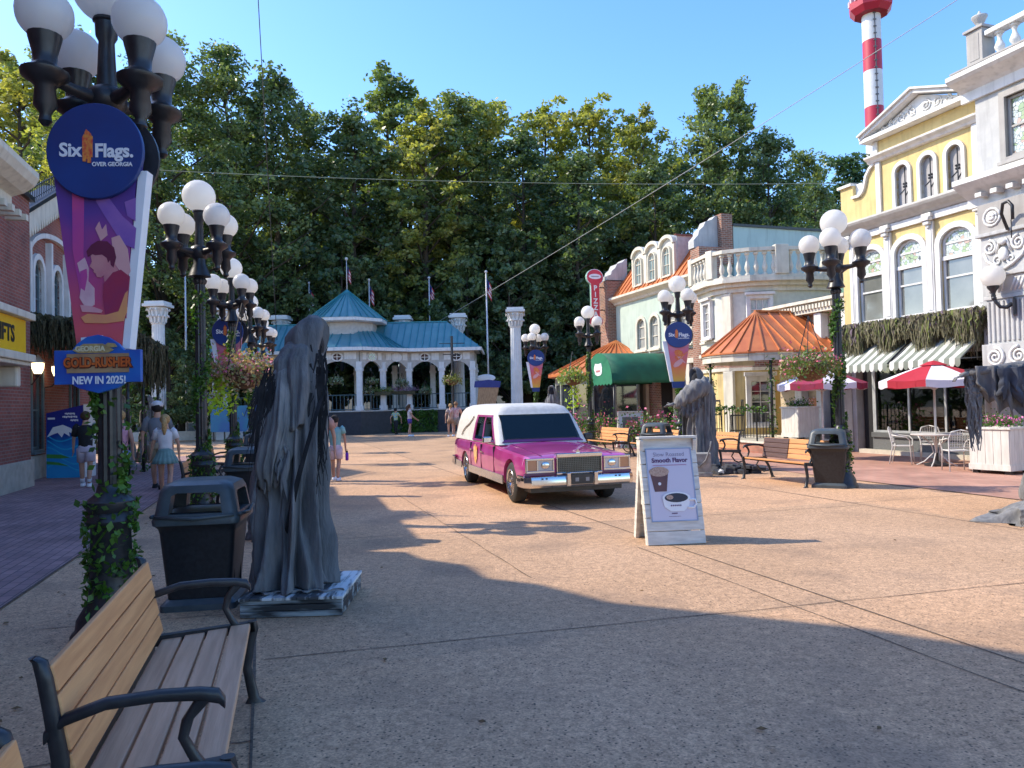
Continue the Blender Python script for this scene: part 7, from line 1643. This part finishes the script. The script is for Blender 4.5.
# bumper
def bumper(x, sgn, nm):
    mb = MB(); P = [(x-.42*sgn, -.965), (x-.1*sgn, -.95), (x, -.85), (x+.02*sgn, -.4), (x+.025*sgn, 0), (x+.02*sgn, .4), (x, .85), (x-.1*sgn, .95), (x-.42*sgn, .965)]
    rings = []
    for i, (a, b) in enumerate(P):
        k = sgn; rings.append([(a-.04*k, b*.985, .33), (a+.01*k, b, .335), (a+.035*k, b, .37), (a+.04*k, b, .445), (a+.02*k, b, .505), (a-.03*k, b*.985, .52)])
    mb.loft(rings); o = mb.build(nm, CHR, H); smooth_by_angle(o.data, 30); return o
fb = bumper(.99, 1, 'front_bumper'); bumper(-5.12, -1, 'rear_bumper')
mb = MB()
for s in (-1, 1): mb.box(1.0, 1.085, s*.235-.035, s*.235+.035, .35, .565)
sep(mb.build('bumper_guard', CHR, fb, bevel=.012))
mb = MB(); mb.box(1.04, 1.062, -.19, .19, .375, .535); mb.build('number_plate', BLACKM, fb, bevel=.005)
mb = MB()
for s in (-1, 1): mb.box(1.063, 1.067, s*.09-.03, s*.09+.03, .42, .48)
mb.build('plate_marks', mat('plate_grey', (.30, .30, .30), rough=.5), fb)
mb = MB()
for s in (-1, 1):
    for k in range(3): mb.cbox((.80+.06*k-.12, s*.987, .455), .03, .014, .05)
    for k in range(2): mb.cbox((1.032, s*(.60+.07*k), .48), .02, .03, .02)
mb.build('bumper_slot', BLACKM, fb)
mb = MB(); mb.box(.45, .80, -.80, .80, .24, .34); mb.box(-4.9, .5, -.60, .60, .20, .26); mb.build('underbody', BLACKM, H)
# wheels
for x in (0, -3.65):
    for s in (-1, 1):
        M = Matrix.Rotation(-s*math.pi/2, 4, 'X'); c = (x, s*.80, .345); turn = 0
        mb = MB(); mb.lathe([(.20, -.11), (.30, -.115), (.335, -.09), (.345, -.05), (.345, .05), (.335, .09), (.30, .115), (.225, .12), (.20, .10)], c, 32, M, caps=False); wh = mb.build('tyre', TYRE, H, auto=35); wh.name = 'wheel'
        mb = MB(); mb.lathe([(0, .07), (.05, .09), (.06, .12), (.075, .11), (.08, .06), (.19, .05), (.205, .10), (.228, .118), (.222, .125), (.20, .115), (.19, .05), (.10, .03), (0, .02)], c, 28, M, caps=False)
        mb.build('rim', CHR, wh, auto=40)
        mb = MB()
        for k in range(24):
            a = k*math.pi/12; p0 = Vector((.06*math.cos(a), .06*math.sin(a), .105)); p1 = Vector((.20*math.cos(a+.12), .20*math.sin(a+.12), .10)); mb.bar(M @ p0+Vector(c), M @ p1+Vector(c), .008, .012)
        mb.build('wire_spokes', CHR, wh)
# orange emblem on the rear door
mb = MB(); q = [(-.15, .74), (-.13, .86), (-.07, .81), (-.04, .90), (.02, .82), (.08, .88), (.12, .80), (.17, .84), (.15, .66), (.08, .54), (0, .48), (-.06, .55), (-.13, .60)]
mb.prism([(-2.55-a, b) for a, b in q], -.953, -.947); mb.build('door_emblem', mat('emblem_orange', (.75, .28, .03), (.65, .50, .30), rough=.5, nscale=14), H)
mb = MB(); mb.box(-2.66, -2.42, -.9565, -.9535, .62, .74); mb.build('emblem_panel', mat('emblem_cream', (.65, .42, .18), rough=.5), H)
# ================================================================= people
SKIN = mat('skin', (.50, .28, .19), (.42, .22, .15), rough=.55, nscale=8)
def skinned(name, chains, parent, m, lv=2):
    """chains: list of [(pos, rx, ry), ...]; a point equal to an earlier one is shared"""
    bm = bmesh.new(); lay = bm.verts.layers.skin.verify(); D = {}; first = None
    for ch in chains:
        prev = None
        for p, rx, ry in ch:
            k = tuple(round(c, 4) for c in p)
            if k not in D:
                v = bm.verts.new(p); v[lay].radius = (rx, ry); D[k] = v
                if first is None: first = v; v[lay].use_root = True
            v = D[k]
            if prev is not None and prev is not v and not bm.edges.get((prev, v)): bm.edges.new((prev, v))
            prev = v
    me = bpy.data.meshes.new(name); bm.to_mesh(me); bm.free(); me.materials.append(m)
    o = bpy.data.objects.new(name, me); COL.objects.link(o); o.parent = parent
    s = o.modifiers.new('skin', 'SKIN'); s.use_smooth_shade = True; s.branch_smoothing = .4
    b = o.modifiers.new('sub', 'SUBSURF'); b.levels = lv; b.render_levels = lv; return o
def person(label, loc, rz, H_, shirt, lower, hair, stride=.22, arms=((.10, .15), (.10, -.15)), low='shorts', sleeve=.5, shoes=WHT, hat=None, longhair=False, fem=False, fore=((0, 0), (0, 0)), skin=None, group=None, socks=None, tank=False):
    """faces -Y locally. arms: (outward, forward) lean of each upper arm L,R ; fore: forearm (outward, forward)"""
    S = H_/1.75; t = thing('person', label, 'person', (loc[0], loc[1], 0), rz, group); t.scale = (S, S, S); sk = skin or SKIN
    sh = .165 if fem else .19; hp = .10 if not fem else .11; cw = .135 if fem else .16
    P = lambda x, y, z: (x, y, z)
    pel = P(0, 0, .93); wst = P(0, -.01, 1.08); chs = P(0, 0, 1.27); nk = P(0, .01, 1.44); hb = P(0, -.005, 1.52); ht = P(0, -.02, 1.64)
    ch = [[(pel, .125, .095), (wst, .11, .085), (chs, cw*.95, .105), (nk, .055, .055), (hb, .075, .085), (ht, .078, .095)], [(hb, .075, .085), (P(0, -.105, 1.555), .016, .016)]]
    el_, wr_, sho_ = [], [], []
    for i, s in enumerate((-1, 1)):
        shd = P(s*sh, 0, 1.385); ao, af = arms[i]; e = P(s*(sh+.03+ao), -af, 1.12+.5*(abs(af)**2+ao**2)); fo, ff = fore[i]
        w_ = P(e[0]+s*fo, e[1]-ff-.04, e[2]-.23+.6*(fo*fo+ff*ff)*2)
        d = (Vector(w_)-Vector(e)).normalized(); hd = Vector(w_)+d*.085; sd = Vector((0, 1, 0)).cross(d).normalized() if abs(d.y) < .9 else Vector((1, 0, 0)); fwd = d.cross(sd).normalized()
        ch.append([(chs, cw*.95, .105), (shd, .055, .055), (e, .038, .038), (w_, .026, .028), (tuple(hd), .03, .018)])
        for k in range(4):
            b0 = hd+fwd*(.027-.018*k); ln = (.072, .08, .075, .06)[k]; ch.append([(tuple(hd), .03, .018), (tuple(b0+d*.035+fwd*(.006-.004*k)), .0095, .0095), (tuple(b0+d*(.035+ln*.55)-sd*s*.008), .0085, .0085), (tuple(b0+d*(.035+ln)-sd*s*.024), .007, .007)])
        ch.append([(w_, .026, .028), (tuple(Vector(w_)+d*.03+fwd*.032), .011, .011), (tuple(Vector(w_)+d*.075+fwd*.045), .009, .009)])
        el_.append(e); wr_.append(w_); sho_.append(shd)
    legs = []
    for i, s in enumerate((-1, 1)):
        ph = stride*(1 if s > 0 else -1); hip = P(s*hp*.85, 0, .88); kn = P(s*hp*.95, -ph*.45-.02, .49); an = P(s*hp*.9, -ph+(.03 if ph < 0 else 0), .085+(.03 if ph < 0 else 0)); toe = P(s*hp*1.05, -ph-.15, .035+(0 if ph < 0 else .0))
        ch.append([(pel, .125, .095), (hip, .088, .088), (kn, .055, .058), (P((kn[0]+an[0])/2, (kn[1]+an[1])/2+.025, .32), .052, .056), (an, .036, .038), (toe, .032, .025)]); legs.append((hip, kn, an, toe))
    skinned('body', ch, t, sk)
    # shirt: torso shell plus sleeves
    mb = MB(); rings = []
    for z, a, b, y in ((.90, .150, .118, 0), (.98, .147, .116, 0), (1.08, .132 if fem else .146, .108, -.005), (1.20, .148 if fem else .165, .122, 0), (1.30, .170 if fem else .188, .126, 0), (1.37, .185 if fem else .205, .105, .0), (1.415, .13, .08, .005), (1.44, .072, .068, .008)):
        if low == 'skirt' and z < .95: continue
        if tank and z > 1.38: continue
        rings.append([(a*math.cos(q)*(1+.025*math.sin(5*q+z*20)), y+b*math.sin(q)*(1+.03*math.sin(4*q+z*15)), z) for q in [2*math.pi*k/24 for k in range(24)]])
    mb.loft(rings, True, False)
    if not tank:
        for i in (0, 1):
            a = Vector(sho_[i]); b = Vector(el_[i]); mb.tube([a-(b-a)*.12+Vector((-.04*(1 if i else -1), 0, .01)), a, a.lerp(b, sleeve)], [.075, .075, .072], 14, caps=False)
    else:
        for s in (-1, 1): mb.tube([(s*.10, -.09, 1.36), (s*.085, -.03, 1.43), (s*.085, .05, 1.43), (s*.10, .09, 1.36)], .02, 6)
    mb.build('shirt', shirt, t, smooth=True, solid=.006)
    if low in ('shorts', 'trousers'):
        mb = MB(); mb.loft([[(a*math.cos(q), b*math.sin(q), z) for q in [2*math.pi*k/24 for k in range(24)]] for z, a, b in ((1.0, .138, .108), (.92, .158, .122), (.84, .165, .125), (.80, .15, .115))], True, False)
        for hip, kn, an, toe in legs:
            if low == 'shorts': mb.tube([Vector(hip)+Vector((0, 0, .03)), hip, Vector(hip).lerp(Vector(kn), .45 if fem else .75)], [.09, .105, .108 if fem else .10], 16, caps=False)
            else: mb.tube([hip, kn, an], [.105, .08, .065], 16, caps=False)
        mb.build(low, lower, t, smooth=True, solid=.006)
    else:
        mb = MB(); rings = []
        for z, a in ((1.03, .13), (.98, .15), (.90, .185), (.80, .235), (.70, .275)): rings.append([(a*(1+.05*math.cos(16*q)*(1.03-z)*3)*math.cos(q), a*.85*(1+.05*math.cos(16*q)*(1.03-z)*3)*math.sin(q), z) for q in [2*math.pi*k/96 for k in range(96)]])
        mb.loft(rings, True, False); mb.build('skirt', lower, t, smooth=True, solid=.004)
    # hair
    mb = MB(); mb.sphere((0, .012, 1.655), .112, 18, 12, (.93, 1.05, 1.0)); hm = hair
    for v in mb.bm.verts:
        if v.co.y < -.055 and v.co.z < 1.70: v.co.y = -.045
        v.co += Vector((noise.noise(v.co*22), noise.noise(v.co*22+Vector((5, 0, 0))), 0))*.012
    if longhair: mb.tube([(0, .07, 1.66), (0, .115, 1.55), (0, .125, 1.42), (0, .12, 1.32)], [.09, .10, .085, .03], 12, sq=.55)
    mb.build('hair', hm, t, smooth=True)
    if hat:
        mb = MB(); mb.sphere((0, -.005, 1.70), .118, 18, 10, (1, 1.1, .75)); mb.prism([(.09*math.cos(q), -.09-.12*abs(math.sin(q))) for q in [math.pi*k/8 for k in range(9)]], 1.675, 1.69, 'XY'); mb.build('cap', hat, t, smooth=True)
    for i, (hip, kn, an, toe) in enumerate(legs):
        mb = MB(); a = Vector(an); mb.loft([[(a.x+p[0], toe[1]+.09+p[1]-.0, z+max(0, an[2]-.10)*(1 if p[1] > 0 else .2)) for p in rr(w_, l_, w_*.45, 4)] for z, w_, l_ in ((.0, .088, .27), (.03, .095, .28), (.06, .085, .25), (.095, .075, .17))]); mb.build('shoe', shoes, t, smooth=True)
    if socks:
        mb = MB()
        for hip, kn, an, toe in legs: mb.tube([an, Vector(an).lerp(Vector(kn), .28)], [.046, .05], 12, caps=False)
        mb.build('sock', socks, t, smooth=True, solid=.004)
    return t, wr_, S
fab = lambda n, c, c2=None, sc_=8: mat(n, c, c2, rough=.85, nscale=sc_, bump=.08)
BLK = fab('black_cotton', (.012, .012, .014)); GRYT = fab('grey_cotton', (.16, .17, .19)); WTEE = fab('white_cotton', (.66, .64, .66), (.55, .54, .57)); PNK = fab('pink_cotton', (.62, .30, .38)); DENB = fab('blue_patterned', (.08, .14, .30), (.32, .38, .50), 22); PALS = fab('pale_shorts', (.55, .46, .52)); SAGE = fab('sage_skirt', (.16, .27, .26), (.12, .21, .20)); KHK = fab('khaki', (.30, .25, .18)); PURB = fab('indigo_shorts', (.08, .05, .28)); CAMO = fab('patterned_brown', (.18, .13, .10), (.42, .36, .28), 30); AQUA = fab('aqua_cotton', (.22, .42, .42)); PLD = fab('plaid_red', (.45, .16, .18), (.62, .55, .52), 24); YLT = fab('yellow_blue_print', (.55, .55, .10), (.10, .30, .50), 10)
HB = fab('brown_hair', (.09, .045, .02), (.05, .025, .012), 30); HD = fab('dark_hair', (.015, .010, .008)); HBL = fab('blonde_hair', (.48, .30, .12), (.30, .18, .07), 30); HGR = fab('sandy_hair', (.22, .13, .07)); REDC = fab('white_cap', (.60, .58, .58))
AW = math.pi+.28
g_ = G(86, 487); person('boy in black T-shirt and pale shorts reaching towards the wave poster', g_[:2], AW+.1, 1.68, BLK, PALS, HB, .16, ((.16, .08), (.03, .05)), fore=((.14, .10), (.02, .05)), socks=WTEE, sleeve=.75)
g_ = G(121, 494.5); person('woman in pink tank top and blue patterned shorts walking beside the ivy lamp', g_[:2], AW-.1, 1.68, PNK, DENB, HBL, .2, ((.05, -.05), (.06, .02)), fem=True, tank=True)
g_ = G(158, 489); person('man in grey shirt and white cap walking beside the woman in a green skirt', g_[:2], AW, 1.84, GRYT, KHK, HD, .2, ((.05, .03), (.05, -.05)), hat=REDC, shoes=BLK, sleeve=.8)
g_ = G(166, 496); person('blonde woman in white T-shirt and green pleated skirt walking away', g_[:2], AW, 1.58, WTEE, SAGE, HBL, .18, ((.06, .0), (.06, .05)), low='skirt', fem=True, longhair=True, fore=((.0, .05), (.05, .02)), sleeve=.6)
g_ = G(321, 496); person('person in patterned shorts mostly hidden behind the big statue', g_[:2], AW-.2, 1.74, fab('peach_shirt', (.45, .25, .2)), CAMO, HB, .1, ((.04, .0), (.05, .0)), shoes=BLK)
g_ = G(336, 481); t_, wr, S_ = person('dark haired child in aqua shirt holding out a purple bottle', g_[:2], AW-.3, 1.47, AQUA, fab('pale_pink_shorts', (.60, .48, .55)), HD, .12, ((.03, .02), (.14, .10)), fore=((.0, .02), (.10, .12)))
Mt = Matrix.Translation(t_.location) @ Matrix.Rotation(t_.rotation_euler.z, 4, 'Z') @ Matrix.Diagonal((S_, S_, S_, 1))
p = Mt @ Vector(wr[0 if (Mt @ Vector(wr[0])).x > (Mt @ Vector(wr[1])).x else 1]); bt = thing('bottle', 'purple drinking bottle hanging from the hand of the aqua shirted child', 'bottle', (p.x+.03, p.y, p.z-.30))
PUR = mat('purple_plastic', (.18, .02, .42), rough=.3); mb = MB(); mb.lathe([(.03, 0), (.036, .01), (.036, .14), (.03, .17), (.02, .18)], seg=14); mb.build('bottle_body', PUR, bt, smooth=True); mb = MB(); mb.lathe([(.022, .18), (.024, .2), (.02, .215)], seg=12); mb.tube([(0, 0, .21), (.02, 0, .235), (0, 0, .25), (-.02, 0, .235), (0, 0, .21)], .004, 5); mb.build('bottle_cap', BLACKM, bt)
g_ = G(396, 434.5); person('small person in yellow and blue shirt and black trousers before the pavilion', g_[:2], 2.6, 1.52, YLT, BLK, HD, .1, low='trousers', shoes=BLK)
g_ = G(410, 436.5); person('woman in pale top and indigo shorts looking down at her hands', g_[:2], 1.9, 1.72, fab('pale_pink_top', (.62, .50, .48)), PURB, HB, .06, ((.03, .10), (.03, .10)), fore=((-.10, .20), (-.10, .20)), fem=True, longhair=True)
g_ = G(451, 436.5); person('person in brown print standing just left of the man in the plaid shirt', g_[:2], AW, 1.70, fab('brown_print', (.32, .20, .15), (.5, .42, .38), 20), fab('tan_shorts', (.35, .22, .14)), HBL, .1, fem=True)
g_ = G(456.5, 436.3); person('man in pink plaid shirt standing before the right end of the pavilion', g_[:2], AW, 1.80, PLD, fab('grey_shorts', (.3, .27, .25)), HGR, .14, sleeve=.8)
# ================================================================= cafe furniture, umbrellas, planters
WMET = mat('white_wrought_metal', (.66, .65, .62), (.56, .55, .52), rough=.45, nscale=6)
REDU = mat('umbrella_red', (.42, .012, .03), (.36, .01, .025), rough=.75, nscale=3); WU = mat('umbrella_white', (.66, .62, .66), (.6, .56, .6), rough=.75, nscale=3); PUU = mat('umbrella_wine', (.30, .02, .05), (.22, .02, .06), rough=.75)
def umbrella(p, label, s, phase, mats, z=2.05):
    t = thing('parasol', label, 'parasol', (p[0], p[1], 0), phase); mb = MB(); mb.tube([(0, 0, .0), (0, 0, z+.38)], .024, 10); mb.build('pole', WMET, t, smooth=True)
    mb = MB(); mb.lathe([(.26, 0), (.26, .05), (.12, .09), (.04, .12), (.04, .3)], seg=20); mb.build('base', BLACKM, t, auto=40)
    mb = MB(); N_ = 8
    for k in range(N_):
        mb.mi = k % 2; a0, a1 = 2*math.pi*k/N_, 2*math.pi*(k+1)/N_
        def pt(r, a, zz): return (r*math.cos(a), r*math.sin(a), zz)
        prev = None
        for j in range(7):
            t_ = j/6; r = s*t_; zz = z+.36-.38*t_**1.25; row = []
            for q in range(5): u = q/4; sagr = 1-.075*math.sin(math.pi*u)*t_; row.append(pt(r*sagr, a0+(a1-a0)*u, zz-.03*math.sin(math.pi*u)*t_))
            if prev:
                for q in range(4): mb.poly([prev[q], prev[q+1], row[q+1], row[q]])
            prev = row
        low = [(x*.995, y*.995, zz-.15-.015*math.sin(q*1.57)) for q, (x, y, zz) in enumerate(prev)]
        for q in range(4): mb.poly([prev[q], prev[q+1], low[q+1], low[q]])
    cn = mb.build('canopy', mats, t, solid=.004)
    mb = MB(); mb.mi = 0; mb.lathe([(.30, z+.315), (.12, z+.40), (.0, z+.43)], seg=8); mb.build('vent_cap', mats[0], t)
    mb = MB()
    for k in range(N_): a = 2*math.pi*k/N_; mb.bar((0, 0, z+.30), (s*.97*math.cos(a), s*.97*math.sin(a), z-.04), .012, .016); mb.bar((0, 0, z-.25), (s*.5*math.cos(a), s*.5*math.sin(a), z+.14), .01, .014)
    mb.build('ribs', WMET, t)
    return t
g_ = G(937, 466); TBX = (g_[0], g_[1])
umbrella(TBX, 'red and white parasol over the white cafe table', 1.16, R_(98), [REDU, WU], 1.98)
g2_ = AT(822, 400, 19.6); umbrella(g2_, 'red and white parasol behind the ivy lamp and black bin', 1.10, R_(25), [PUU, WU], 2.0)
tb = thing('cafe_table', 'round white metal cafe table under the red and white parasol', 'table', (*TBX, 0), .2)
mb = MB(); mb.lathe([(.05, .70), (.50, .705), (.52, .72), (.52, .735), (.05, .74)], seg=32); mb.build('table_top', WMET, tb, auto=40)
for k in range(4): mb = MB(); a = k*math.pi/2+.6; mb.tube([(.32*math.cos(a), .32*math.sin(a), .70), (.10*math.cos(a), .10*math.sin(a), .50), (.06*math.cos(a), .06*math.sin(a), .30), (.25*math.cos(a), .25*math.sin(a), .10), (.42*math.cos(a), .42*math.sin(a), .012)], .014, 8); mb.build('leg', WMET, tb, smooth=True)
def make_chair():
    t = thing('cafe_chair', 'x', 'chair')
    mb = MB(); mb.loft([[(x*1.0, y, z) for x, y, z in rr(.44, .42, .08, 4, .43)], rr(.45, .43, .08, 4, .44), rr(.42, .40, .08, 4, .45)]); mb.build('seat', WMET, t)
    for s in (-1, 1):
        mb = MB(); mb.tube([(s*.22, -.22, 0), (s*.21, -.19, .44), (s*.24, -.19, .58), (s*.27, -.12, .65), (s*.27, .05, .67), (s*.23, .19, .70)], .013, 8); mb.build('leg', WMET, t, smooth=True)
        mb = MB(); mb.tube([(s*.22, .26, 0), (s*.20, .18, .44), (s*.215, .23, .70), (s*.17, .27, .84), (0, .285, .88)], .013, 8); mb.build('leg', WMET, t, smooth=True)
    mb = MB()
    for i in range(9): x = -.19+i*.0475; mb.bar((x, .20, .50), (x, .262, .86-abs(x)*.35), .005, .014)
    for i in range(7): z = .52+i*.05; mb.bar((-.205, .195+.02*i*.6, z), (.205, .195+.02*i*.6, z), .014, .006)
    mb.bar((-.21, .19, .5), (.21, .19, .5), .016, .016); mb.build('backrest', WMET, t); return t
ch = make_chair(); cg = 'white cafe chairs round the table'; ch['group'] = cg
def setc(o, p, rz, lab): o.location = (p[0], p[1], 0); o.rotation_euler = (0, 0, rz); tag(o, lab, 'chair', cg)
setc(ch, G(903, 464), R_(55), 'white metal armchair left of the cafe table')
for p, rz, lab in ((G(957, 471), R_(168), 'white metal armchair in front of the cafe table with its back to us'), ((TBX[0]+.35, TBX[1]+.85), R_(-25), 'white metal armchair behind the cafe table'), ((TBX[0]+1.0, TBX[1]-.5), R_(-105), 'white metal armchair between the table and the white planter')): dup(ch, (p[0], p[1], 0), rz, lab, cg)
PLW = mat('planter_white_wood', (.66, .63, .57), (.54, .51, .46), rough=.7, nscale=4, stretch=(4, 4, .7))
def planter(p, rz, label, w_=.62, h=.86, m=FLR, n=700, flow=PINKF):
    t = thing('planter', label, 'planter', (p[0], p[1], 0), rz); mb = MB(); k = 5
    for s in ((0, 1), (1, 0), (2, 0), (3, 0)):
        mb.X = Matrix.Rotation(s[0]*math.pi/2, 4, 'Z')
        for i in range(k): mb.box(-w_/2+i*w_/k+.003, -w_/2+(i+1)*w_/k-.003, -w_/2-.012, -w_/2+.006, .08, h-.05)
        mb.box(-w_/2-.02, w_/2+.02, -w_/2-.026, -w_/2-.0125, .08, .2)
    mb.X = None; mb.box(-w_/2+.007, w_/2-.007, -w_/2+.007, w_/2-.007, .08, h-.06); mb.build('planter_box', PLW, t, bevel=.003)
    mb = MB()
    for a, b in ((0, 0), (1, 0), (2, 0), (3, 0)): mb.X = Matrix.Rotation(a*math.pi/2, 4, 'Z'); mb.box(-w_/2-.04, w_/2-.02, -w_/2-.04, -w_/2+.02, h-.048, h)
    mb.build('rim', PLW, t, bevel=.005)
    mb = MB()
    for a in (-1, 1):
        for b in (-1, 1): mb.box(a*w_*.4-.05, a*w_*.4+.05, b*w_*.4-.05, b*w_*.4+.05, 0, .079)
    sep(mb.build('foot', BLACKM, t))
    mb = MB(); mb.leaves([(random.gauss(0, w_*.24), random.gauss(0, w_*.24), h+.02+abs(random.gauss(0, .10))) for _ in range(n)], .055); mb.build('foliage', IVY, t)
    mb = MB(); mb.leaves([(random.gauss(0, w_*.26), random.gauss(0, w_*.26), h+.12+random.gauss(0, .05)) for _ in range(n//3)], .05); mb.build('flowers', flow, t)
    return t
MAGF = mat('magenta_flower', (.60, .06, .30), (.70, .25, .45), rough=.6, nscale=20); WHF = mat('white_pink_flower', (.70, .60, .55), (.60, .35, .38), rough=.6, nscale=20)
g_ = G(1003, 474); planter((g_[0]+.1, g_[1]+.2), R_(-62), 'white wooden planter of pink flowers at the right picture edge', .78, .95, flow=MAGF)
pp = RF.w(-18.9, 15.6); q = planter(pp, RF.rot, 'tall white planter of white and pink flowers behind the terrace railing', .75, 1.0, flow=WHF); q.location.z = .352
# flower bushes along the pizza terrace with a low black fence
for i, (px, py, D, lab) in enumerate(((578, 428, 29, 'rose bush with pink flowers behind the far right bench'), (668, 425, 23, 'pink flower bush beside the grey statue on the right'), (640, 428, 25.5, 'low flower bush right of the small sandwich board'), (602, 430, 28.5, 'low flower bush left of the small sandwich board'))):
    p = AT(px, 400, D); t = thing('flower_bush', lab, 'bush', (p[0], p[1], 0)); mb = MB(); r = .55
    mb.leaves([(random.gauss(0, r*.6), random.gauss(0, r*.5), abs(random.gauss(.55, .32))) for _ in range(900)], .09); mb.build('foliage', IVY, t); mb = MB(); mb.leaves([(random.gauss(0, r*.6), random.gauss(0, r*.5)-.1, .75+random.gauss(0, .3)) for _ in range(120)], .09); mb.build('flowers', PINKF, t)
FE = thing('terrace_fence', 'low orange brick and black rail fence in front of the pizza restaurant', 'fence', wq(RF, -29, 12.9), RF.rot); FO = (-29, 12.9, 0)
mb = MB(FO); mb.box(-35, -26.2, 12.85, 13.05, 0, .45); mb.build('brick_plinth', BRICK2, FE)
mb = MB(FO); mb.box(-35, -26.15, 12.8, 13.1, .452, .52); mb.build('coping', mat('terracotta_coping', (.42, .16, .08), rough=.7), FE)
mb = MB(FO)
for i in range(60): mb.bar((-35+i*.149, 12.95, .52), (-35+i*.149, 12.95, 1.0), .014, .014)
mb.bar((-35, 12.95, 1.0), (-26.2, 12.95, 1.0), .03, .03); mb.build('rails', BLACKM, FE)
# boards with blue print and low wall at far left end
WBX = thing('boundary_wall', 'low white wall with a square pier at the far left end of the street', 'wall', (G(214, 437)[0], 42, 0)); mb = MB(); mb.box(-6.5, 2.0, -.15, .15, 0, .5); mb.build('low_wall', PG, WBX); mb = MB(); mb.box(1.4, 2.1, -.3, .3, 0, 2.5); mb.box(1.3, 2.2, -.36, .36, 2.5, 2.65); sep(mb.build('pier', PW, WBX, bevel=.02))
p = AT(255, 408, 39); BB2 = thing('blue_hoarding', 'long blue printed hoarding low behind the left lamp row', 'hoarding', (p[0], p[1], 0)); mb = MB(); mb.box(-2.3, 1.9, -.05, .05, .5, 1.85); mb.build('panel', mat('hoarding_blue', (.03, .08, .28), (.02, .20, .26), rough=.5, nscale=.9), BB2)
mb = MB()
for i in range(8): mb.bar((-2.2+i*.57, .08, 0), (-2.2+i*.57, .08, 1.9), .06, .06)
mb.build('post', BLACKM, BB2)
# ================================================================= cables
CAB = mat('pale_cable', (.32, .34, .33), rough=.5); CABD = mat('dark_cable', (.05, .055, .06), rough=.6)
def cable(name, label, a, b, sag, r, m):
    A = Vector(a); B = Vector(b); t = thing(name, label, 'cable', A); mb = MB(); n = 30
    mb.tube([A.lerp(B, i/n)-A-Vector((0, 0, sag*4*(i/n)*(1-i/n))) for i in range(n+1)], r, 6); mb.build('wire', m, t, smooth=True); return t
cable('overhead_cable', 'pale cable slanting from the top right of the sky down to the teal pavilion', AT(985, -18, 26), AT(436, 323, 49), .2, .015, CAB)
cable('overhead_cable', 'thin green grey cable crossing level in front of the wood', AT(120, 168, 40), AT(860, 183, 38), .35, .016, mat('greenish_cable', (.22, .26, .20), rough=.6))
cable('overhead_cable', 'thin dark cable hanging down in front of the left trees', AT(256, -40, 30), AT(277, 340, 46), .0, .020, CABD)
# ================================================================= drop tower
TD = 120.0; b0 = AT(870, 60, TD); TWR = thing('ride_tower', 'tall red and white banded drop tower rising behind the yellow building', 'tower', (b0[0]+.4, TD, 0)); RT = mat('tower_red', (.42, .012, .04), (.36, .012, .035), rough=.5, nscale=.3); WT = mat('tower_white', (.64, .64, .64), (.52, .53, .54), rough=.5, nscale=.4)
zz_ = [AT(870, y, TD)[2] for y in (235, 160, 145, 108, 72, 42, 14)]
for i in range(6):
    m_ = (WT, WT, RT, WT, RT, WT)[i]; mb = MB(); mb.lathe([(1.42, zz_[i] if i else 0), (1.42, zz_[i+1])], seg=24); mb.build('tower_band', m_, TWR, auto=40)
mb = MB(); mb.lathe([(1.43, zz_[6]), (1.43, zz_[6]+8)], seg=24); mb.build('tower_band', WT, TWR, auto=40)
mb = MB()
for z in np.arange(20, zz_[6], 1.1): mb.cbox((-.15, -1.45, float(z)), .5, .12, .18)
mb.bar((-.15, -1.47, 10), (-.15, -1.47, zz_[6]), .14, .1); mb.build('cable_run', mat('tower_grey', (.12, .12, .13), rough=.6), TWR)
mb = MB(); z = zz_[6]; mb.lathe([(1.5, z-.4), (2.6, z-.3), (3.3, z+.6), (3.4, z+1.7), (3.3, z+1.75), (1.45, z+1.8)], seg=8); mb.build('gondola_ring', RT, TWR)
mb = MB()
for k in range(16): a = k*math.pi/8; mb.cbox((3.0*math.cos(a), 3.0*math.sin(a), z+2.1), .5, .5, .9)
sep(mb.build('gondola_seats', mat('seat_pink_white', (.62, .40, .42), rough=.6), TWR))
for o in bpy.data.objects:
    if o.type == 'MESH' and o.parent and o.name.split('.')[0] in ('flowers',): o['kind'] = 'stuff'
for o in list(bpy.data.objects):
    if o.parent is None and o.type == 'EMPTY' and not o.children: bpy.data.objects.remove(o)
